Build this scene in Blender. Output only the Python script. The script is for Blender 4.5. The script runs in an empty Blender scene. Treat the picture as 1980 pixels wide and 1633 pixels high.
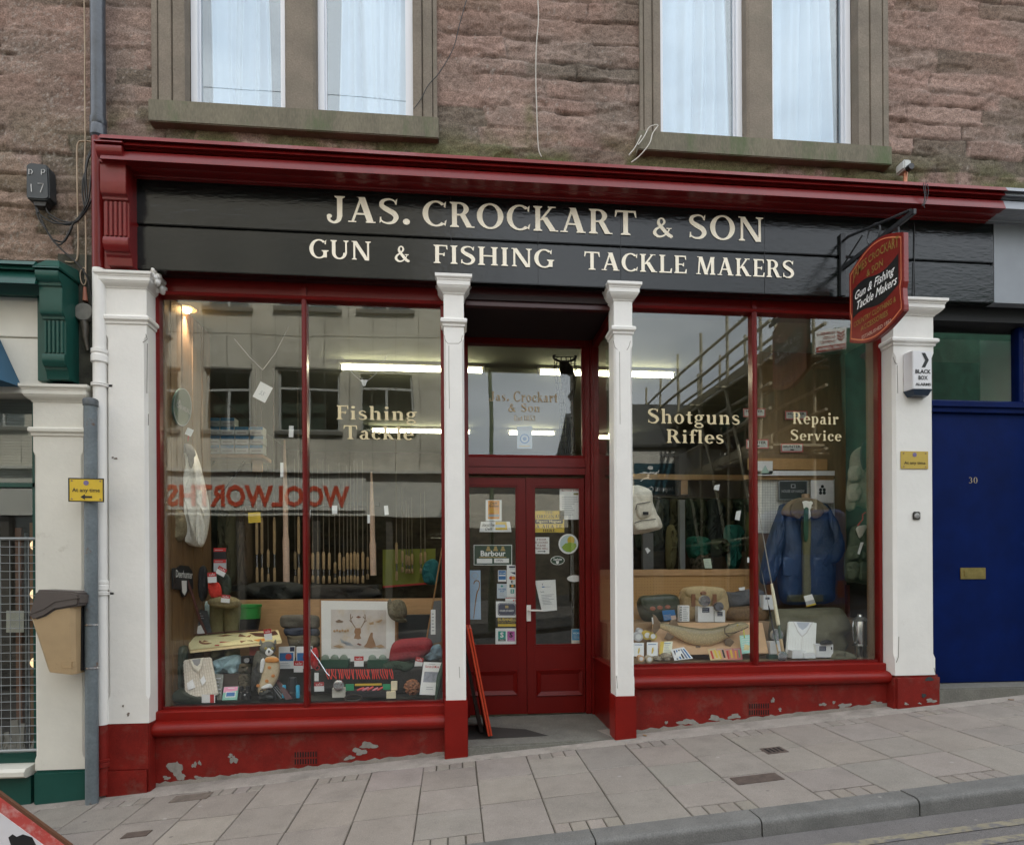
import bpy, bmesh, math, random
import numpy as np
from mathutils import Vector, Matrix
random.seed(7); RS = np.random.RandomState(11)
SC = bpy.context.scene; COL = SC.collection

# ------------------------------------------------------------------ camera
FPX, PSI, RHO, CD, ZE, CX, CY, PW, PH = 1188., math.radians(5.43), .006, 4.66, 1.25, 990., 1115., 1980., 1633.
SI, CO = math.sin(PSI), math.cos(PSI)
cam = bpy.data.cameras.new('camera'); camo = bpy.data.objects.new('camera', cam); COL.objects.link(camo)
cam.sensor_fit = 'HORIZONTAL'; cam.sensor_width = 36.; cam.lens = 36. * FPX / PW
cam.shift_x = 0.; cam.shift_y = (CY - PH / 2) / PW
cam.clip_start = .05; cam.clip_end = 600.
camo.matrix_world = Matrix.Translation((0, -CD, ZE)) @ Matrix.Rotation(-PSI, 4, 'Z') @ Matrix.Rotation(math.pi / 2, 4, 'X') @ Matrix.Rotation(-RHO, 4, 'Z')
SC.camera = camo

# ------------------------------------------------------------------ sky, sun, exposure
SUN_EL, SUN_AZ = math.radians(47), math.radians(18)      # behind the shop: the street lies in open shade
W = bpy.data.worlds.new('World'); SC.world = W; W.use_nodes = True
nt = W.node_tree; nt.nodes.clear(); N = nt.nodes.new; L = nt.links.new
wo = N('ShaderNodeOutputWorld'); bg = N('ShaderNodeBackground'); sky = N('ShaderNodeTexSky')
sky.sky_type = 'NISHITA'; sky.sun_disc = False; sky.sun_elevation = SUN_EL; sky.sun_rotation = SUN_AZ
sky.air_density = 1.2; sky.dust_density = 1.5; sky.ozone_density = 1.
tc = N('ShaderNodeTexCoord'); mp = N('ShaderNodeMapping'); mp.inputs['Scale'].default_value = (1.5, 1.5, 3.2)
nz = N('ShaderNodeTexNoise'); nz.inputs['Scale'].default_value = 2.1; nz.inputs['Detail'].default_value = 7.
cr = N('ShaderNodeValToRGB'); cr.color_ramp.elements[0].position = .36; cr.color_ramp.elements[1].position = .60
cr.color_ramp.elements[0].color = (.45, .45, .45, 1); cr.color_ramp.elements[1].color = (.97, .97, .97, 1)
mx = N('ShaderNodeMixRGB'); mx.inputs[2].default_value = (15., 15.6, 16.5, 1)
L(tc.outputs['Generated'], mp.inputs[0]); L(mp.outputs[0], nz.inputs[0]); L(nz.outputs[0], cr.inputs[0])
L(cr.outputs[0], mx.inputs[0]); L(sky.outputs[0], mx.inputs[1]); L(mx.outputs[0], bg.inputs[0])
bg.inputs[1].default_value = .078; L(bg.outputs[0], wo.inputs[0])
sl = bpy.data.lights.new('sun', 'SUN'); sl.energy = 4.3; sl.angle = math.radians(.6); sl.color = (1, .95, .88)
so = bpy.data.objects.new('sun', sl); COL.objects.link(so); so.location = (0, 20, 20)
sd = Vector((math.sin(SUN_AZ) * math.cos(SUN_EL), math.cos(SUN_AZ) * math.cos(SUN_EL), math.sin(SUN_EL)))
so.rotation_euler = sd.to_track_quat('Z', 'Y').to_euler()
SC.view_settings.view_transform = 'Standard'; SC.view_settings.look = 'None'
SC.view_settings.exposure = 1.24; SC.view_settings.gamma = 1.
SC.render.engine = 'CYCLES'
cy = SC.cycles; cy.use_denoising = True; cy.max_bounces = 10; cy.transparent_max_bounces = 24; cy.glossy_bounces = 5
cy.diffuse_bounces = 4; cy.transmission_bounces = 6; cy.caustics_reflective = False; cy.caustics_refractive = False
cy.sample_clamp_indirect = 6.

# ------------------------------------------------------------------ photo pixel -> point on a plane of known depth
def ray(px, py):
    a, b = px - CX, py - CY
    v = -(b + RHO * a) / (1 + RHO * RHO); u = a + RHO * v
    return Vector((u * CO + FPX * SI, -u * SI + FPX * CO, v))
def at(px, py, Y=0.):
    r = ray(px, py); t = (Y + CD) / r.y
    return Vector((r.x * t, Y, ZE + r.z * t))
def atx(px, py, X):
    r = ray(px, py); t = X / r.x
    return Vector((X, -CD + r.y * t, ZE + r.z * t))
GA, GB, GS = -.1157, .0776, .02
def zg(X, Y=0.): return GA + GB * X + GS * Y
def ground(px, py, dz=0.):
    r = ray(px, py); t = (ZE - GA - dz + GS * CD) / (GB * r.x + GS * r.y - r.z)
    return Vector((r.x * t, -CD + r.y * t, ZE + r.z * t))
def rect(x0, y0, x1, y1, Y):
    a, b, c, d = at(x0, y0, Y), at(x1, y0, Y), at(x1, y1, Y), at(x0, y1, Y)
    return (a.x + d.x) / 2, (c.z + d.z) / 2, (b.x + c.x) / 2, (a.z + b.z) / 2

# ------------------------------------------------------------------ materials
MATS = {}
def newmat(name):
    m = bpy.data.materials.new(name); m.use_nodes = True
    t = m.node_tree; b = t.nodes['Principled BSDF']
    return m, t, b
def mat(name, col, rough=.6, metal=0., var=.0, vs=6., bump=0., bs=60., spec=.5, coat=0., emit=0., dirt=None, attr=None, stretch=None, fine=0., spots=0.):
    """procedural paint / cloth / stone: colour with soft noise variation, optional grime colour, optional bump"""
    if name in MATS: return MATS[name]
    m, t, b = newmat(name); N = t.nodes.new; L = t.links.new
    b.inputs['Roughness'].default_value = rough; b.inputs['Metallic'].default_value = metal
    b.inputs['Specular IOR Level'].default_value = spec; b.inputs['Coat Weight'].default_value = coat
    b.inputs['Coat Roughness'].default_value = .12
    co = N('ShaderNodeTexCoord'); src = co.outputs['Object']
    if stretch:
        mpn = N('ShaderNodeMapping'); mpn.inputs['Scale'].default_value = stretch; L(src, mpn.inputs[0]); src = mpn.outputs[0]
    out = None
    rgb = N('ShaderNodeRGB'); rgb.outputs[0].default_value = (*col, 1); out = rgb.outputs[0]
    if attr:
        an = N('ShaderNodeAttribute'); an.attribute_name = attr; out = an.outputs['Color']
    if var or dirt:
        n = N('ShaderNodeTexNoise'); n.inputs['Scale'].default_value = vs; n.inputs['Detail'].default_value = 6.; n.inputs['Roughness'].default_value = .65
        L(src, n.inputs[0])
    if var:
        mr = N('ShaderNodeMapRange'); mr.inputs[1].default_value = .3; mr.inputs[2].default_value = .7
        mr.inputs[3].default_value = 1 - var; mr.inputs[4].default_value = 1 + var; L(n.outputs[0], mr.inputs[0])
        mu = N('ShaderNodeMixRGB'); mu.blend_type = 'MULTIPLY'; mu.inputs[0].default_value = 1.
        L(out, mu.inputs[1]); L(mr.outputs[0], mu.inputs[2]); out = mu.outputs[0]
    if fine:
        n3 = N('ShaderNodeTexNoise'); n3.inputs['Scale'].default_value = bs * 1.3; n3.inputs['Detail'].default_value = 4.; L(src, n3.inputs[0])
        mr3 = N('ShaderNodeMapRange'); mr3.inputs[1].default_value = .3; mr3.inputs[2].default_value = .7
        mr3.inputs[3].default_value = 1 - fine; mr3.inputs[4].default_value = 1 + fine; L(n3.outputs[0], mr3.inputs[0])
        mu3 = N('ShaderNodeMixRGB'); mu3.blend_type = 'MULTIPLY'; mu3.inputs[0].default_value = 1.
        L(out, mu3.inputs[1]); L(mr3.outputs[0], mu3.inputs[2]); out = mu3.outputs[0]
    if dirt:                                             # (colour, low threshold, high threshold, scale)
        n2 = N('ShaderNodeTexNoise'); n2.inputs['Scale'].default_value = dirt[3]; n2.inputs['Detail'].default_value = 8.; n2.inputs['Roughness'].default_value = .7
        L(src, n2.inputs[0])
        r2 = N('ShaderNodeMapRange'); r2.inputs[1].default_value = dirt[1]; r2.inputs[2].default_value = dirt[2]; L(n2.outputs[0], r2.inputs[0])
        md = N('ShaderNodeMixRGB'); md.inputs[2].default_value = (*dirt[0], 1); L(r2.outputs[0], md.inputs[0]); L(out, md.inputs[1]); out = md.outputs[0]
    if spots:                                            # trodden gum and drips: scattered small round marks
        vo = N('ShaderNodeTexVoronoi'); vo.inputs['Scale'].default_value = spots; L(src, vo.inputs['Vector'])
        se = N('ShaderNodeSeparateColor'); L(vo.outputs['Color'], se.inputs[0])
        r4 = N('ShaderNodeMapRange'); r4.inputs[1].default_value = .09; r4.inputs[2].default_value = .05; L(vo.outputs['Distance'], r4.inputs[0])
        gt = N('ShaderNodeMath'); gt.operation = 'GREATER_THAN'; gt.inputs[1].default_value = .62; L(se.outputs[0], gt.inputs[0])
        mm = N('ShaderNodeMath'); mm.operation = 'MULTIPLY'; L(r4.outputs[0], mm.inputs[0]); L(gt.outputs[0], mm.inputs[1])
        lt = N('ShaderNodeMixRGB'); lt.inputs[1].default_value = (.07, .062, .055, 1); lt.inputs[2].default_value = (.36, .34, .31, 1); g2 = N('ShaderNodeMath'); g2.operation = 'GREATER_THAN'; g2.inputs[1].default_value = .6; L(se.outputs[1], g2.inputs[0]); L(g2.outputs[0], lt.inputs[0])
        m5 = N('ShaderNodeMath'); m5.operation = 'MULTIPLY'; m5.inputs[1].default_value = .6; L(mm.outputs[0], m5.inputs[0])
        ms = N('ShaderNodeMixRGB'); L(m5.outputs[0], ms.inputs[0]); L(out, ms.inputs[1]); L(lt.outputs[0], ms.inputs[2]); out = ms.outputs[0]
    L(out, b.inputs['Base Color'])
    if emit:
        L(out, b.inputs['Emission Color']); b.inputs['Emission Strength'].default_value = emit
    if bump:
        nb = N('ShaderNodeTexNoise'); nb.inputs['Scale'].default_value = bs; nb.inputs['Detail'].default_value = 6.; L(src, nb.inputs[0])
        bp = N('ShaderNodeBump'); bp.inputs['Strength'].default_value = min(1., bump); bp.inputs['Distance'].default_value = .012
        L(nb.outputs[0], bp.inputs['Height']); L(bp.outputs[0], b.inputs['Normal'])
    MATS[name] = m; return m
def glass(name, k=1., tint=(.93, .96, .94), rip=.02, rs=1.6, flo=.0):
    m, t, b = newmat(name); t.nodes.clear(); N = t.nodes.new; L = t.links.new
    o = N('ShaderNodeOutputMaterial'); mixn = N('ShaderNodeMixShader'); tr = N('ShaderNodeBsdfTransparent'); gl = N('ShaderNodeBsdfGlossy')
    tr.inputs[0].default_value = (*tint, 1); gl.inputs['Roughness'].default_value = 0.; gl.inputs[0].default_value = (.97, 1., .98, 1)
    fr = N('ShaderNodeLayerWeight'); fr.inputs[0].default_value = .5; pw = N('ShaderNodeMath'); pw.operation = 'POWER'; pw.inputs[1].default_value = 5.
    mm = N('ShaderNodeMath'); mm.operation = 'MULTIPLY_ADD'; mm.inputs[1].default_value = .95 * min(k, 1.2); mm.inputs[2].default_value = .04 * k; mm.use_clamp = True
    co = N('ShaderNodeTexCoord'); nz = N('ShaderNodeTexNoise'); nz.inputs['Scale'].default_value = rs; nz.inputs['Detail'].default_value = 1.
    bp = N('ShaderNodeBump'); bp.inputs['Strength'].default_value = 1.; bp.inputs['Distance'].default_value = rip
    L(co.outputs['Object'], nz.inputs[0]); L(nz.outputs[0], bp.inputs['Height']); L(bp.outputs[0], gl.inputs['Normal'])
    L(fr.outputs[1], pw.inputs[0]); L(pw.outputs[0], mm.inputs[0]); L(mm.outputs[0], mixn.inputs[0]); L(tr.outputs[0], mixn.inputs[1]); L(gl.outputs[0], mixn.inputs[2]); L(mixn.outputs[0], o.inputs[0])
    MATS[name] = m; return m

RED = mat('red gloss paint', (.19, .007, .004), .38, var=.16, vs=3., spec=.28, bump=.05, bs=40, dirt=((.17, .02, .013), .58, .8, 9.))
CORN = mat('cornice gloss paint', (.17, .009, .009), .3, var=.14, vs=4., spec=.45, bump=.05, bs=30)
REDM = mat('maroon gloss paint', (.15, .006, .005), .3, spec=.3, var=.12, vs=4., bump=.05, bs=30)
REDF = mat('chalky red wall paint', (.18, .011, .007), .6, spec=.25, var=.22, vs=7., bump=.16, bs=90, dirt=((.15, .07, .052), .52, .78, 5.), fine=.12)
REDD = mat('red door paint', (.13, .0045, .003), .35, spec=.25, var=.12, vs=3., bump=.03, bs=30)
WHITE = mat('white masonry paint', (.76, .745, .70), .5, var=.05, vs=3., bump=.12, bs=35, dirt=((.44, .39, .31), .65, .9, 4.))
WHITEP = mat('white gloss paint', (.77, .755, .715), .38, var=.04, vs=4., bump=.1, bs=40, dirt=((.46, .41, .33), .67, .9, 5.))
CREAM = mat('cream masonry paint', (.70, .68, .60), .6, var=.07, vs=2.5, bump=.14, bs=30, dirt=((.36, .32, .25), .62, .82, 3.))
BLACK = mat('black fascia paint', (.005, .007, .0065), .17, spec=.36, var=.3, vs=2., bump=.2, bs=16, coat=.15, stretch=(1., 1., 3.))
LETTER = mat('cream sign lettering', (.97, .89, .72), .45, var=.05, vs=12.)
GOLDL = mat('gold leaf lettering', (.66, .56, .33), .45, var=.08, vs=20.)
GREYP = mat('grey fascia paint', (.24, .26, .285), .4, var=.08, vs=3., bump=.06, bs=25)
STONE = mat('dressed sandstone', (.19, .158, .122), .85, var=.2, vs=3., bump=.25, bs=70, dirt=((.15, .135, .1), .5, .75, 2.2), fine=.15)
STONEG = mat('mossy sandstone sill', (.155, .14, .098), .85, var=.22, vs=3., bump=.25, bs=70, dirt=((.085, .115, .05), .52, .7, 3.5), stretch=(1, 1, .35), fine=.15)
UPVC = mat('white window plastic', (.80, .82, .86), .25)
GREEN = mat('dark green gloss paint', (.012, .07, .055), .3, spec=.35, var=.12, vs=3., bump=.04, bs=30)
BLUE = mat('dark blue door paint', (.001, .009, .07), .45, spec=.1, var=.25, vs=2.5, bump=.06, bs=12, dirt=((.012, .04, .13), .62, .8, 2.))
WOODM = mat('pale varnished ply', (.46, .27, .125), .45, var=.16, vs=3., stretch=(2., 2., 14.), bump=.04)
WOODD = mat('brown timber panelling', (.18, .10, .045), .5, var=.25, vs=4., stretch=(9., 9., 1.), bump=.06)
DARKIN = mat('dark shop interior', (.035, .03, .024), .8, var=.3, vs=1.5)
BLK = mat('black plastic', (.012, .012, .013), .4, var=.2, vs=8.)
IRON = mat('dark iron', (.02, .022, .025), .45, var=.3, vs=20., bump=.1)
PAPER = mat('white paper', (.84, .84, .82), .7, var=.03)
BRASS = mat('brass', (.42, .31, .12), .35, metal=.8, var=.2, vs=20.)
STEEL = mat('bright metal', (.62, .63, .65), .25, metal=.9, var=.1, vs=10.)
GLASS = glass('shop window glass', 1.25, (.98, .99, .985), .0016, 1.3)
GLASSU = glass('upper window glass', 2.6, (.89, .945, .985), .002, 1.1)
def C(r, g, b, rough=.65, var=.1, vs=15., **k):
    if rough >= .85 and 'bump' not in k: k.update(bump=.45, bs=60., fine=.1)
    """small coloured surfaces, one material per colour"""
    return mat('tint %.3f %.3f %.3f' % (r, g, b) + (' %.2f' % rough), tuple(min(.82, 1.5 * q) for q in (r, g, b)), rough, var=var, vs=vs, **k)

# ------------------------------------------------------------------ mesh builder
class M:
    def __init__(s): s.v = []; s.f = []; s.mi = []; s.cur = 0
    def use(s, i): s.cur = i; return s
    def add(s, vs, fs):
        o = len(s.v); s.v += [tuple(p) for p in vs]; s.f += [tuple(i + o for i in f) for f in fs]; s.mi += [s.cur] * len(fs); return o
    def poly(s, pts): s.add(pts, [tuple(range(len(pts)))]); return s
    def box(s, x0, y0, z0, x1, y1, z1):
        s.add([(x0, y0, z0), (x1, y0, z0), (x1, y1, z0), (x0, y1, z0), (x0, y0, z1), (x1, y0, z1), (x1, y1, z1), (x0, y1, z1)],
              [(3, 2, 1, 0), (4, 5, 6, 7), (0, 1, 5, 4), (1, 2, 6, 5), (2, 3, 7, 6), (3, 0, 4, 7)]); return s
    def hexa(s, b, t):
        """eight corners: bottom ring b, top ring t"""
        s.add(list(b) + list(t), [(3, 2, 1, 0), (4, 5, 6, 7), (0, 1, 5, 4), (1, 2, 6, 5), (2, 3, 7, 6), (3, 0, 4, 7)]); return s
    def extr(s, pts, d):
        """closed polygon of 3-d points swept by vector d"""
        n = len(pts); d = Vector(d); p = [Vector(q) for q in pts]
        s.add(p + [q + d for q in p], [tuple(range(n))[::-1], tuple(range(n, 2 * n))] + [(i, (i + 1) % n, n + (i + 1) % n, n + i) for i in range(n)]); return s
    def px(s, prof, x0, x1): return s.extr([(x0, y, z) for y, z in prof], (x1 - x0, 0, 0))
    def py(s, prof, y0, y1): return s.extr([(x, y0, z) for x, z in prof], (0, y1 - y0, 0))
    def pz(s, prof, z0, z1): return s.extr([(x, y, z0) for x, y in prof], (0, 0, z1 - z0))
    def rings(s, rings, cap=True, closed=True):
        n = len(rings[0]); o = len(s.v); fs = []
        for k in range(len(rings) - 1):
            for i in range(n if closed else n - 1):
                j = (i + 1) % n; fs.append((k * n + i, k * n + j, (k + 1) * n + j, (k + 1) * n + i))
        if cap: fs += [tuple(range(n))[::-1], tuple(range((len(rings) - 1) * n, len(rings) * n))]
        s.add([p for r in rings for p in r], fs); return s
    def tube(s, pts, r, n=8, cap=True):
        pts = [Vector(p) for p in pts]; R = r if isinstance(r, (list, tuple)) else [r] * len(pts); rg = []; pu = None
        for i, p in enumerate(pts):
            t = (pts[min(i + 1, len(pts) - 1)] - pts[max(i - 1, 0)])
            t = t.normalized() if t.length > 1e-9 else Vector((0, 0, 1))
            u = pu - t * pu.dot(t) if pu is not None else (t.cross(Vector((0, 0, 1))) if abs(t.z) < .9 else t.cross(Vector((0, 1, 0))))
            if u.length < 1e-6: u = t.orthogonal()
            u.normalize(); pu = u; w = t.cross(u)
            rg.append([p + (u * math.cos(2 * math.pi * k / n) + w * math.sin(2 * math.pi * k / n)) * R[i] for k in range(n)])
        return s.rings(rg, cap)
    def lathe(s, c, prof, n=16, axis='z', sx=1., sy=1.):
        rg = []
        for r, h in prof:
            q = [(sx * r * math.cos(2 * math.pi * k / n), sy * r * math.sin(2 * math.pi * k / n)) for k in range(n)]
            rg.append([{'z': (c[0] + a, c[1] + b, c[2] + h), 'y': (c[0] + a, c[1] + h, c[2] + b), 'x': (c[0] + h, c[1] + a, c[2] + b)}[axis] for a, b in q])
        return s.rings(rg)
    def ell(s, c, rx, ry, rz, n=12, m=8):
        rg = []
        for j in range(m + 1):
            a = -math.pi / 2 + math.pi * j / m; q = max(math.cos(a), .02)
            rg.append([(c[0] + rx * q * math.cos(2 * math.pi * k / n), c[1] + ry * q * math.sin(2 * math.pi * k / n), c[2] + rz * math.sin(a)) for k in range(n)])
        return s.rings(rg)
    def rmould(s, x0, x1, y0, y1, prof):
        """moulding round a rectangular block: profile of (overhang, z)"""
        return s.rings([[(x0 - o, y0 - o, z), (x1 + o, y0 - o, z), (x1 + o, y1, z), (x0 - o, y1, z)] for o, z in prof])
    def grid(s, fn, nu, nv):
        vs = [fn(i / nu, j / nv) for j in range(nv + 1) for i in range(nu + 1)]; w = nu + 1
        s.add(vs, [(j * w + i, j * w + i + 1, (j + 1) * w + i + 1, (j + 1) * w + i) for j in range(nv) for i in range(nu)]); return s
    def flat(s, vf, fn):
        vs, fs = vf; s.add([fn(*p) for p in vs], fs); return s
    def move(s, i0, mx): s.v[i0:] = [tuple(mx @ Vector(p)) for p in s.v[i0:]]; return s
    def build(s, name, mats, parent=None, smooth=False, bevel=0., loc=None, tags=None, flip=False):
        if not isinstance(mats, (list, tuple)): mats = [mats]
        a = np.array(s.v) if s.v else np.zeros((1, 3))
        if parent is not None:
            r = parent
            while r.parent: r = r.parent
            o = Vector(r.location)
        elif loc is not None: o = Vector(loc)
        else: lo, hi = a.min(0), a.max(0); o = Vector(((lo[0] + hi[0]) / 2, (lo[1] + hi[1]) / 2, lo[2]))
        me = bpy.data.meshes.new(name); me.from_pydata((a - np.array(o)).tolist(), [], s.f)
        for q in mats: me.materials.append(q)
        me.polygons.foreach_set('material_index', s.mi)
        bm = bmesh.new(); bm.from_mesh(me)
        if not flip and s.v: bmesh.ops.recalc_face_normals(bm, faces=bm.faces)
        if bevel:
            ed = [e for e in bm.edges if len(e.link_faces) == 2 and e.calc_face_angle(0) > .6]
            bmesh.ops.bevel(bm, geom=ed, offset=bevel, segments=2, affect='EDGES', clamp_overlap=True)
        bm.to_mesh(me); bm.free()
        if smooth:
            me.shade_smooth(); me.set_sharp_from_angle(angle=math.radians(smooth if smooth > 1 else 40))
        ob = bpy.data.objects.new(name, me); COL.objects.link(ob)
        if parent is not None: ob.parent = parent
        else: ob.location = o
        if tags: tag(ob, *tags)
        return ob
def tag(o, label=None, cat=None, group=None, kind=None):
    if label: o['label'] = label
    if cat: o['category'] = cat
    if group: o['group'] = group
    if kind: o['kind'] = kind
    return o
def thing(name, label, cat, loc, group=None):
    o = bpy.data.objects.new(name, None); COL.objects.link(o); o.location = loc; o.empty_display_size = .1
    return tag(o, label, cat, group)
def dup(root, loc, label=None, group=None, rz=None, scale=None):
    """copy of a thing with copies of its parts and sub-parts"""
    r = root.copy(); COL.objects.link(r); r.location = loc
    if label: r['label'] = label
    if group: r['group'] = group
    if rz is not None: r.rotation_euler = (0, 0, rz)
    if scale is not None: r.scale = scale
    for ch in list(root.children):
        c = ch.copy(); COL.objects.link(c); c.parent = r
        for g in list(ch.children):
            d = g.copy(); COL.objects.link(d); d.parent = c
    return r
def struct(m, name, mt, **k):
    o = m.build(name, mt, loc=(0, 0, 0), **k); o['kind'] = 'structure'; return o

# ------------------------------------------------------------------ lettering
_tc = {}
def sans(s, h=1., bold=0., shear=0., w=None, sp=1.):
    """outline of a line of plain lettering: (2-d vertices, faces), cap height h, left edge at 0"""
    key = (s, bold, shear, sp)
    if key not in _tc:
        cu = bpy.data.curves.new('lettering', 'FONT'); cu.body = s; cu.size = 1.; cu.resolution_u = 2; cu.offset = bold; cu.shear = shear; cu.space_character = sp
        ob = bpy.data.objects.new('lettering', cu); COL.objects.link(ob)
        me = bpy.data.meshes.new_from_object(ob.evaluated_get(bpy.context.evaluated_depsgraph_get()))
        vs = [(v.co.x, v.co.y) for v in me.vertices]; fs = [tuple(p.vertices) for p in me.polygons]
        bpy.data.objects.remove(ob); bpy.data.curves.remove(cu); bpy.data.meshes.remove(me)
        _tc[key] = (vs, fs)
    vs, fs = _tc[key]
    if not vs: return [], []
    x0 = min(v[0] for v in vs); x1 = max(v[0] for v in vs); k = h / .73
    kx = k if w is None else w / (x1 - x0)
    return [((x - x0) * kx, y * k) for x, y in vs], fs
def _ell(cx, cy, rx, ry, a0, a1, wv, wh, n=18):
    """arc whose stroke is wv thick at the sides and wh at top and bottom"""
    q = []
    for i in range(n):
        p = []
        for a in (a0 + (a1 - a0) * i / n, a0 + (a1 - a0) * (i + 1) / n):
            c, s_ = math.cos(math.radians(a)), math.sin(math.radians(a))
            p.append(((cx + rx * c, cy + ry * s_), (cx + (rx - wv) * c, cy + (ry - wh) * s_)))
        q.append([p[0][0], p[1][0], p[1][1], p[0][1]])
    return q
def _cur(pts, ws, n=6):
    """free stroke: Catmull-Rom centre line with a width at each point"""
    P = [Vector((x, y)) for x, y in pts]; P = [P[0] * 2 - P[1]] + P + [P[-1] * 2 - P[-2]]; ws = [ws[0]] + list(ws) + [ws[-1]]; C_ = []; W_ = []
    for i in range(1, len(P) - 2):
        for k in range(n + (i == len(P) - 3)):
            t = k / n; a, b, c, d = P[i - 1:i + 3]
            C_.append(.5 * (2 * b + (c - a) * t + (2 * a - 5 * b + 4 * c - d) * t * t + (3 * b - a - 3 * c + d) * t ** 3)); W_.append(ws[i] * (1 - t) + ws[i + 1] * t)
    q = []; S = []
    for i in range(len(C_)):
        t = C_[min(i + 1, len(C_) - 1)] - C_[max(i - 1, 0)]; t.normalize(); n_ = Vector((-t.y, t.x)) * W_[i] / 2; S.append((C_[i] + n_, C_[i] - n_))
    for i in range(len(S) - 1): q.append([tuple(S[i][0]), tuple(S[i + 1][0]), tuple(S[i + 1][1]), tuple(S[i][1])])
    return q
def _st(x, w, y0=0., y1=1., s0=.07, s1=.07, sh=.06):
    """upright stem with flared serifs (s0 foot, s1 head)"""
    q = [[(x, y0), (x + w, y0), (x + w, y1), (x, y1)]]
    if s0: q.append([(x - s0, y0), (x + w + s0, y0), (x + w + s0, y0 + sh * .6), (x + w, y0 + sh * 1.6), (x, y0 + sh * 1.6), (x - s0, y0 + sh * .6)])
    if s1: q.append([(x - s1, y1), (x + w + s1, y1), (x + w + s1, y1 - sh * .6), (x + w, y1 - sh * 1.6), (x, y1 - sh * 1.6), (x - s1, y1 - sh * .6)])
    return q
def _dg(x0, y0, x1, y1, w): return [[(x0, y0), (x0 + w, y0), (x1 + w, y1), (x1, y1)]]
def _br(x0, x1, y, h, tip=0.):
    q = [[(x0, y), (x1, y), (x1, y + h), (x0, y + h)]]
    if tip: q.append([(x1 - .06, y + h / 2 - tip), (x1 + .02, y + h / 2 - tip), (x1 + .02, y + h / 2 + tip), (x1 - .02, y + h / 2 + tip * .9)])
    return q
def _sf(x, y, w=.3, h=.05): return [[(x - w / 2, y), (x + w / 2, y), (x + w / 2, y + h), (x - w / 2, y + h)]]
T = .17
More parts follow.
